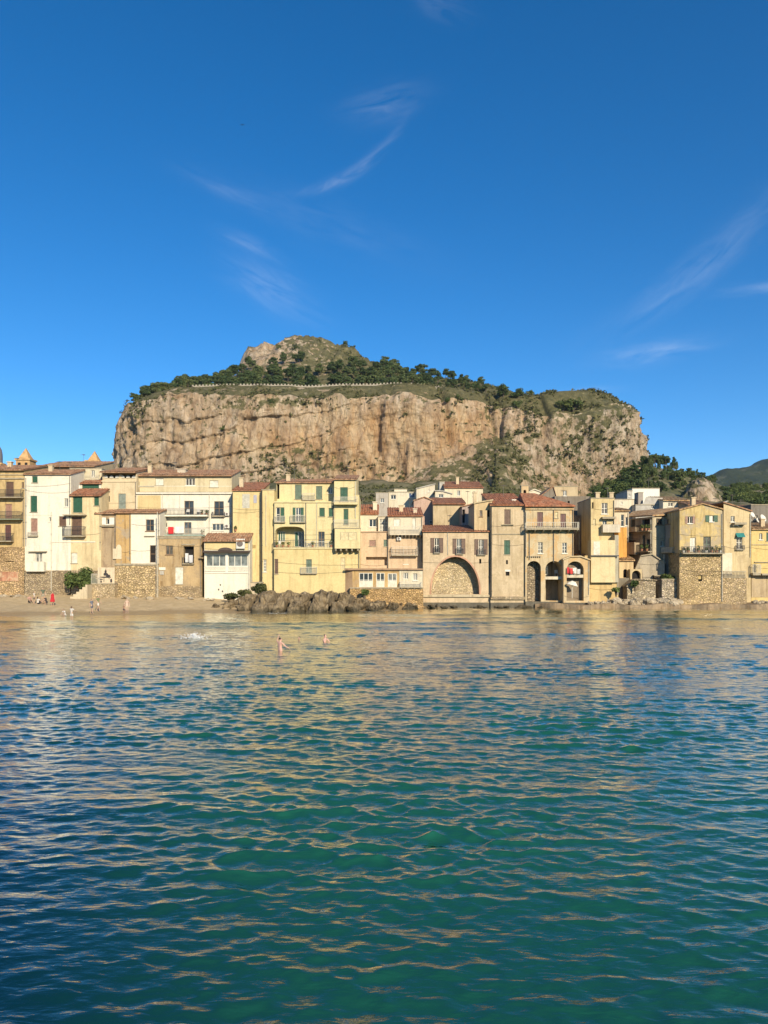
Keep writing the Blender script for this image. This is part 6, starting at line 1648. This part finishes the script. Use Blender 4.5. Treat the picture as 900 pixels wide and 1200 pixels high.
def person(px, py, lab, H=1.7, turn=0.0, skin=SK1, hair=(.03, .02, .015), hairlen=0, top=None, bottom=None, dress=None, pose='stand', Y=None, sink=0.0, group=None):
    if Y is None: Y = surf_y(px, py)
    z = max(GH(wx(px, Y), Y), -.25) if sink == 0 else -sink
    if sink == 0 and py > 722: z = -.12
    root = empty('person', (wx(px, Y), Y, z), lab, 'person', group, turn); root.scale = (H / 1.7,) * 3
    J = {}
    def a(n, x, y, z_): J[n] = Vector((x, y, z_))
    a('pel', 0, 0, .93); a('spi', 0, .01, 1.12); a('che', 0, 0, 1.32); a('nek', 0, .005, 1.46); a('hb', 0, -.01, 1.54); a('hd', 0, -.01, 1.62); a('tp', 0, .0, 1.685); a('nose', 0, -.105, 1.585)
    st = {'stand': (.04, -.04), 'walk': (.22, -.2), 'wade': (.03, -.03)}.get(pose, (.04, -.04))
    for s, sg, dy in (('l', -1, st[0]), ('r', 1, st[1])):
        a(s + 'hip', sg * .095, 0, .88); a(s + 'kne', sg * .10, -dy * .45 - .02, .48); a(s + 'ank', sg * .105, -dy + .02, .08); a(s + 'toe', sg * .12, -dy - .14, .03)
        a(s + 'sho', sg * .175, .005, 1.40); a(s + 'elb', sg * .235, dy * .45 + .03, 1.13); a(s + 'wri', sg * .25, dy * .8 - .05, .89)
    if pose == 'crouch':
        for n in ('pel', 'spi', 'che', 'nek', 'hb', 'hd', 'tp', 'nose'): J[n].z -= .60
        for n, y in (('spi', -.06), ('che', -.16), ('nek', -.22), ('hb', -.26), ('hd', -.28), ('tp', -.27), ('nose', -.375)): J[n].y = y
        for s, sg in (('l', -1), ('r', 1)):
            a(s + 'hip', sg * .10, 0, .29); a(s + 'kne', sg * .17, -.36, .42); a(s + 'ank', sg * .13, -.12, .08); a(s + 'toe', sg * .16, -.30, .03)
            a(s + 'sho', sg * .175, -.17, .80); a(s + 'elb', sg * .23, -.34, .58); a(s + 'wri', sg * .12, -.52, .44)
    if pose == 'sit':
        for n in ('pel', 'spi', 'che', 'nek', 'hb', 'hd', 'tp', 'nose'): J[n].z -= .80
        for s, sg in (('l', -1), ('r', 1)):
            a(s + 'hip', sg * .10, -.03, .11); a(s + 'kne', sg * .14, -.42, .40); a(s + 'ank', sg * .14, -.66, .08); a(s + 'toe', sg * .15, -.80, .06)
            for n in ('sho', 'elb', 'wri'): J[s + n].z -= .80
            J[s + 'elb'] = Vector((sg * .25, -.15, .40)); J[s + 'wri'] = Vector((sg * .16, -.38, .44))
    if pose == 'wave':
        J['relb'] = Vector((.33, -.02, 1.50)); J['rwri'] = Vector((.24, -.06, 1.74)); J['lelb'] = Vector((-.34, -.10, 1.20)); J['lwri'] = Vector((-.36, -.30, 1.10))
    if pose == 'reach':
        J['relb'] = Vector((.27, -.20, 1.17)); J['rwri'] = Vector((.20, -.42, 1.12)); J['lelb'] = Vector((-.27, -.16, 1.17)); J['lwri'] = Vector((-.22, -.38, 1.10))
    names = list(J); pts = [J[n] for n in names]; ix = {n: i for i, n in enumerate(names)}
    R_ = dict(pel=(.145, .105), spi=(.125, .09), che=(.15, .10), nek=.052, hb=.07, hd=(.078, .095), tp=.055, nose=.012)
    for s in 'lr': R_.update({s + 'hip': .088, s + 'kne': .058, s + 'ank': .036, s + 'toe': .034, s + 'sho': .056, s + 'elb': .040, s + 'wri': .028})
    E = [('pel', 'spi'), ('spi', 'che'), ('che', 'nek'), ('nek', 'hb'), ('hb', 'hd'), ('hd', 'tp'), ('hb', 'nose')]
    for s in 'lr': E += [('pel', s + 'hip'), (s + 'hip', s + 'kne'), (s + 'kne', s + 'ank'), (s + 'ank', s + 'toe'), ('che', s + 'sho'), (s + 'sho', s + 'elb'), (s + 'elb', s + 'wri')]
    edges = [(ix[p], ix[q]) for p, q in E]; rad = [R_[n] for n in names]
    for s, sg in (('l', -1), ('r', 1)):              # hands: palm, four fingers, thumb
        w = J[s + 'wri']; d = (w - J[s + 'elb']).normalized(); side = d.cross(Vector((0, 0, 1)))
        side = side.normalized() if side.length > .1 else Vector((0, 1, 0)); nrm = d.cross(side)
        pts.append(w + d * .075); rad.append((.036, .02)); pi = len(pts) - 1; edges.append((ix[s + 'wri'], pi))
        for k, ln in ((-1.5, .062), (-.5, .078), (.5, .073), (1.5, .055)):
            pts.append(w + d * .10 + side * .019 * k); rad.append(.0095); i1 = len(pts) - 1
            pts.append(w + d * (.10 + ln * .55) + side * .02 * k + nrm * .008); rad.append(.0085); pts.append(w + d * (.10 + ln * .9) + side * .02 * k + nrm * .025); rad.append(.0075)
            edges += [(pi, i1), (i1, i1 + 1), (i1 + 1, i1 + 2)]
        pts.append(w + d * .045 + side * .045); rad.append(.011); pts.append(w + d * .085 + side * .062 + nrm * .01); rad.append(.009)
        edges += [(ix[s + 'wri'], len(pts) - 2), (len(pts) - 2, len(pts) - 1)]
    skinned('body', [tuple(p) for p in pts], edges, rad, skin, root)
    def garment(name, chain, mat, grow):
        nm = []
        for e in chain:
            for n in e:
                if n not in nm: nm.append(n)
        P = {n: J[n].copy() for n in nm if n in J}
        for n in nm:
            if n not in P: p, q, t = n.split('>'); P[n] = J[p].lerp(J[q], float(t))
        rd = []
        for n in nm:
            r = R_[n] if n in R_ else R_[n.split('>')[0]]
            g_ = grow.get(n, .016)
            rd.append((r[0] + g_, r[1] + g_) if hasattr(r, '__len__') else (r + g_, r + g_))
        skinned(name, [tuple(P[n]) for n in nm], [(nm.index(p), nm.index(q)) for p, q in chain], rd, mat, root)
    if top: garment('shirt', [('spi', 'che'), ('pel', 'spi'), ('che', 'che>nek>0.6'), ('che', 'lsho'), ('lsho', 'lsho>lelb>0.6'), ('che', 'rsho'), ('rsho', 'rsho>relb>0.6')], cloth(top), {})
    if bottom: garment('shorts', [('pel', 'lhip'), ('lhip', 'lhip>lkne>0.7'), ('pel', 'rhip'), ('rhip', 'rhip>rkne>0.7'), ('pel', 'pel>spi>0.4')], cloth(bottom), {'lhip>lkne>0.7': .01, 'rhip>rkne>0.7': .01})
    if dress:
        b_ = MB(); rows_ = [('nek', .07, .05), ('che', .19, .135), ('spi', .155, .115), ('pel', .19, .145)]
        ring = lambda c, rx, ry: [(c.x + rx * math.cos(2 * math.pi * k / 16), c.y + ry * math.sin(2 * math.pi * k / 16), c.z) for k in range(16)]
        low = (J['lkne'] + J['rkne']) / 2; rings = [ring(J[n], a_, c_) for n, a_, c_ in rows_] + [ring(low, .27, .22)]
        for A, B in zip(rings[:-1], rings[1:]):
            for k in range(16): b_.poly([A[k], A[(k + 1) % 16], B[(k + 1) % 16], B[k]])
        me = bpy.data.meshes.new('dress'); me.from_pydata(b_.v, [], b_.f); me.materials.append(cloth(dress)); me.update()
        o = bpy.data.objects.new('dress', me); link(o, root); sd_ = o.modifiers.new('Solidify', 'SOLIDIFY'); sd_.thickness = .012
    # hair: a cap round the skull, longer at the back when asked
    hc = J['hd'] + Vector((0, .018, .022)); hm = plain('hair_%d' % int(hair[0] * 100), hair, .6, .3)
    P = [hc + Vector((0, -.02, .035)), hc + Vector((0, .03, -.01))] + ([hc + Vector((0, .06, -.10)), hc + Vector((0, .07, -.10 - hairlen))] if hairlen else [hc + Vector((0, .045, -.06))])
    rd = [(.086, .082), (.098, .088)] + ([(.08, .05), (.06, .03)] if hairlen else [(.075, .05)])
    skinned('hair', [tuple(p) for p in P], [(i, i + 1) for i in range(len(P) - 1)], rd, hm, root)
    for sx2 in (-1, 1):
        bm = bmesh.new(); bmesh.ops.create_uvsphere(bm, u_segments=8, v_segments=6, radius=.012); me = bpy.data.meshes.new('eye'); bm.to_mesh(me); bm.free(); me.materials.append(M_EYE)
        e = bpy.data.objects.new('eye', me); link(e, root); e.location = J['hb'] + Vector((sx2 * .033, -.078, .075))
    return root
WH, DK = (.62, .58, .52), (.03, .03, .035)
person(34.5, 706, 'person sitting on the sand at the left end of the beach group', pose='sit', turn=.8, top=(.45, .25, .2), bottom=DK)
person(40, 708, 'person in white shirt and dark shorts standing second from left in the beach group', top=WH, bottom=DK, turn=1.9, H=1.55)
person(44.5, 708, 'person in white with dark hair sitting in the middle of the beach group', pose='sit', top=WH, bottom=DK, turn=2.6, hairlen=.1)
person(50.5, 705.5, 'tall person in a dark green shirt standing behind the seated beach group', top=(.10, .12, .08), bottom=(.3, .27, .2), turn=.3, H=1.8)
person(55, 708.5, 'person in dark swimwear crouching between the seated one and the red dress', pose='crouch', top=DK, bottom=DK, turn=-.9, skin=SK1)
person(61.5, 710, 'person in a bright red dress at the right of the beach group', dress=(.45, .02, .03), turn=.6, hairlen=.12, H=1.72)
person(76.5, 722, 'dark haired child in white crouching at the water edge', pose='crouch', top=WH, bottom=WH, H=1.45, turn=-.6)
person(84, 727, 'person all in white standing in the shallows on the left', top=WH, bottom=WH, H=1.5, pose='reach', turn=2.8, hair=(.12, .07, .04), hairlen=.1)
person(107.5, 719.5, 'person in grey shirt and shorts walking at the waterline', top=(.17, .18, .22), bottom=(.10, .10, .13), pose='walk', turn=1.4)
person(115, 716.5, 'person in a green top and white shorts walking beside the one in grey', top=(.20, .22, .10), bottom=WH, pose='walk', turn=1.5, H=1.8)
person(148.8, 719, 'lone pale bather in beige swimwear standing at the waterline', bottom=(.52, .40, .28), skin=SK2, turn=.4, H=1.7)
person(145.4, 719.5, 'small child in dark swimwear beside the lone pale bather', bottom=DK, H=1.1, turn=-.5, skin=SK3)
person(328.5, 764, 'bare chested bather standing waist deep with one arm raised to the head', skin=SK4, pose='wave', Y=43.6, sink=.93, bottom=DK, turn=2.4)
person(381, 752.5, 'bather farther out with only head and shoulders above the water', skin=SK4, Y=49.5, sink=1.22, turn=1.0, pose='reach', bottom=DK)
person(350.5, 750.5, 'swimmer of whom only the dark wet head shows between the two bathers', skin=SK1, Y=50.5, sink=1.46, turn=-.3, bottom=DK)

# ================================================================== SMALL THINGS ON THE HOUSES
def hung_cloth(px0, px1, py0, py1, Y, col, lab, name='towel', cat='laundry', amp=.04, dx=0):
    x0, x1 = wx(px0, Y), wx(px1, Y); z0, z1 = wz(py1, Y), wz(py0, Y)
    n, m = 14, 10; P = np.zeros((m, n, 3))
    for j in range(m):
        for i in range(n):
            t, s = i / (n - 1), j / (m - 1)
            P[j, i] = (x0 + (x1 - x0) * t, Y + amp * (1 - s) * math.sin(t * 9 + px0) - .01, z0 + (z1 - z0) * s - .03 * (1 - s) * math.sin(t * 3.1))
    P -= np.array([(x0 + x1) / 2, Y, z1])
    o = grid_mesh(name, P, cloth(col)); o.location = ((x0 + x1) / 2, Y, z1); sd_ = o.modifiers.new('Solidify', 'SOLIDIFY'); sd_.thickness = .015
    return props(o, lab, cat)
hung_cloth(197, 203.4, 617.4, 625.4, 102.0, (.55, .03, .035), 'bright red towel hanging over the lower balcony of the long cream house')
hung_cloth(204, 215.5, 617.2, 625, 101.99, (.66, .63, .58), 'white bed sheet hanging beside the red towel', 'bed_sheet')
hung_cloth(187.5, 192, 616.4, 622, 101.98, (.05, .05, .055), 'dark cloth hanging at the left end of the lower balcony')
hung_cloth(217, 220.8, 648.4, 659, 98.8, (.58, .57, .55), 'white washing at the left in the large dark window of the brown house', 'washing'); hung_cloth(221.2, 226, 650.5, 659.4, 98.78, (.50, .50, .50), 'grey white washing at the right in the large dark window of the brown house', 'washing')
for (a, b, c, d, col, lab) in ((664.6, 667.2, 664.8, 672, (.50, .03, .04), 'red cloth, left one of two hanging in the third arch'), (668, 671.4, 665.8, 672.6, (.55, .06, .05), 'red cloth, right one of two hanging in the third arch'),
        (672.4, 675.6, 665.4, 672.2, (.62, .6, .55), 'white cloth hanging beside the red cloths in the third arch'), (676.4, 680, 667, 672.6, (.5, .5, .48), 'pale grey cloth at the right end of the washing in the third arch')):
    hung_cloth(a, b, c, d, 98.7, col, lab, 'washing')
# white parasol in the third arch
pr = empty('parasol', (wx(670.5, 98.6), 98.6, wz(701, 98.6)), 'white parasol leaning open under the terrace slab of the third arch', 'parasol')
q = MB(); x, y, z = wx(670.5, 98.6), 98.6, wz(680.4, 98.6)
for k in range(12):
    t0, t1 = 2 * math.pi * k / 12, 2 * math.pi * (k + 1) / 12; r = .78
    P1, P2 = (x + r * math.cos(t0), y + r * .7 * math.sin(t0), z - .62 - .2 * math.cos(t0)), (x + r * math.cos(t1), y + r * .7 * math.sin(t1), z - .62 - .2 * math.cos(t1))
    m1, m2 = (x + r * .6 * math.cos(t0), y + r * .42 * math.sin(t0), z - .2), (x + r * .6 * math.cos(t1), y + r * .42 * math.sin(t1), z - .2)
    q.poly([(x, y, z), m1, m2]); q.poly([m1, P1, P2, m2])
q.build('canopy', cloth((.66, .62, .52)), pr); q = MB(); q.tube([(x, y, wz(701, 98.6)), (x, y, z)], .03, 6); q.build('pole', M_WHITE, pr)
def chair(px, py, Y, rz, lab):
    r = empty('chair', (wx(px, Y), Y, wz(py, Y)), lab, 'chair', None, 0)
    x, y, z = r.location; q = MB(); q.box(x - .22, x + .22, y - .22, y + .22, z + .42, z + .46); q.build('seat', M_ACW, r)
    q = MB(); q.hexa([(x - .22, y + .18, z + .46), (x + .22, y + .18, z + .46), (x + .22, y + .22, z + .46), (x - .22, y + .22, z + .46), (x - .2, y + .28, z + .88), (x + .2, y + .28, z + .88), (x + .2, y + .32, z + .88), (x - .2, y + .32, z + .88)]); q.build('backrest', M_ACW, r)
    for a in (-1, 1):
        for b in (-1, 1): q = MB(); q.tube([(x + a * .2, y + b * .2, z), (x + a * .19, y + b * .19, z + .42)], .022, 5); q.build('leg', M_ACW, r)
chair(232.5, 603.8, 102.8, 0, 'white plastic chair on the upper balcony of the long cream house'); chair(220, 603.8, 102.8, 0, 'white plastic chair before the door of the upper cream balcony')
chair(327, 641.3, 99.9, 0, 'white chair at the left in the arched loggia of the big yellow house'); chair(363, 641.3, 99.2, 0, 'white chair on the terrace right of the arched loggia')
chair(671, 673.2, 99.5, 0, 'white chair on the terrace slab inside the third arch'); chair(652, 675.4, 102, 0, 'white chair on the terrace slab inside the second arch')
def pot_plant(px, py, Y, h, lab, grp, seed, terr=True):
    r = empty('potted_plant', (wx(px, Y), Y, wz(py, Y)), lab, 'potted plant', grp); x, y, z = r.location
    q = MB(); q.lathe((x, y, z), [(.02, 0), (.12, .01), (.17, .26), (.19, .27), (.19, .31), (.15, .31), (.14, .26), (.0, .26)], 10); q.build('pot', plain('terracotta', (.33, .15, .08), .8) if terr else M_ACW, r)
    V, Fc = [], []; r2 = np.random.default_rng(seed); leaf_cloud(V, Fc, (x, y, z + .3 + h / 2), (.24, .2, h / 2), 70, .075, r2); q = MB(); q.v = [tuple(v) for v in V]; q.f = Fc; q.m = [0] * len(Fc); q.build('foliage', M_LEAF, r)
for i, px in enumerate((801, 806.5, 818.6, 827.6, 834, 839.6, 844)): pot_plant(px, 647.8, 98.25, .4 + .35 * ((i * 7) % 3) / 2, 'green potted plant on the terrace balcony of the gabled stone house', 'pots on the gabled house terrace', i, i % 3 > 0)
for i, px in enumerate((752.5, 757, 760.5)): pot_plant(px, 621.8, 102.5, .6, 'trailing potted plant on the upper balcony of the brown corner house', 'pots on the brown corner house', 20 + i)
for i, px in enumerate((752, 758)): pot_plant(px, 645.8, 102.4, .7, 'potted plant on the lower balcony of the brown corner house', 'lower pots on the brown corner house', 30 + i)
for i, px in enumerate((324.5, 331.5, 338)): pot_plant(px, 641.5, 98.95, .5, 'potted plant behind the railing of the arched loggia', 'pots in the arched loggia', 40 + i)
pot_plant(388, 641.5, 99.0, .8, 'tall potted plant at the right end of the yellow house terrace', None, 50); pot_plant(366.5, 641.5, 99.0, .6, 'small potted plant left of the white terrace door of the yellow house', None, 51)
for i, px in enumerate((236.5, 242)): pot_plant(px, 603.9, 102.6, .5, 'potted plant at the right end of the upper cream balcony', 'pots on the upper cream balcony', 60 + i)
pot_plant(237, 627.1, 102.5, .5, 'potted plant at the right end of the lower cream balcony', None, 63)
pot_plant(276, 622.8, 100.75, .45, 'potted plant on the yellow house ledge just above the veranda roof', None, 64)

# a gull high in the sky
q = MB(); Yb = 150; c = Vector((wx(284, Yb), Yb, wz(146.5, Yb)))
q.tube([c + Vector((-.05, .22, 0)), c + Vector((0, .1, .01)), c, c + Vector((.02, -.14, .01)), c + Vector((.03, -.22, .02))], [.01, .05, .065, .04, .012], 8)
for s in (-1, 1): q.hexa([c + Vector((0, -.07, 0)), c + Vector((s * .25, -.09, .10)), c + Vector((s * .25, .05, .10)), c + Vector((0, .08, 0)), c + Vector((0, -.07, .02)), c + Vector((s * .25, -.09, .115)), c + Vector((s * .25, .05, .115)), c + Vector((0, .08, .02))]); q.hexa([c + Vector((s * .25, -.09, .10)), c + Vector((s * .55, .04, .04)), c + Vector((s * .55, .08, .04)), c + Vector((s * .25, .05, .10)), c + Vector((s * .25, -.09, .115)), c + Vector((s * .55, .04, .05)), c + Vector((s * .55, .08, .05)), c + Vector((s * .25, .05, .115))])
o = q.build('bird', plain('dark_feathers', (.05, .05, .05), .8), None, origin=c); props(o, 'small dark bird flying high in the blue sky left of centre', 'bird')
# the splash left by a swimmer
V, Fc = [], []; r2 = np.random.default_rng(9)
for k in range(420):
    t = r2.random() * 6.28; rr_ = abs(r2.normal(0, .27)); hh_ = max(0, r2.normal(.10, .15)) * math.exp(-rr_ * .6)
    p = np.array([math.cos(t) * rr_ * 1.7, math.sin(t) * rr_ * .8, hh_ + .03]); s = .012 + .03 * r2.random()
    k0 = len(V); V += [p + (s, 0, 0), p + (-s, 0, 0), p + (0, s, 0), p + (0, -s, 0), p + (0, 0, s), p + (0, 0, -s)]
    Fc += [tuple(k0 + i for i in f) for f in ((0, 2, 4), (2, 1, 4), (1, 3, 4), (3, 0, 4), (2, 0, 5), (1, 2, 5), (3, 1, 5), (0, 3, 5))]
me = bpy.data.meshes.new('splash'); me.from_pydata([tuple(v) for v in V], [], Fc); me.materials.append(plain('white_foam', (.8, .8, .78), .6, .05)); me.update()
o = bpy.data.objects.new('splash', me); link(o); o.location = (wx(228, 52), 52, 0); props(o, 'white splash of foam on the water left of the bathers', 'splash', None, 'stuff')

# ================================================================== AIR
q = MB(); q.box(-7400, 7400, -4600, 4600, -4.5, 420)
n = NT('haze_air'); n.t.nodes.remove(n.b)
v = n.n('ShaderNodeVolumePrincipled'); v.inputs['Density'].default_value = 0.00005; v.inputs['Color'].default_value = (0.80, 0.90, 1.0, 1); v.inputs['Anisotropy'].default_value = 0.3
n.l(v.outputs[0], n.out.inputs['Volume'])
o = q.build('haze', n.mat); props(o, kind='stuff'); n.mat.cycles.homogeneous_volume = True if hasattr(n.mat.cycles, 'homogeneous_volume') else True
S.cycles.volume_bounces = 0
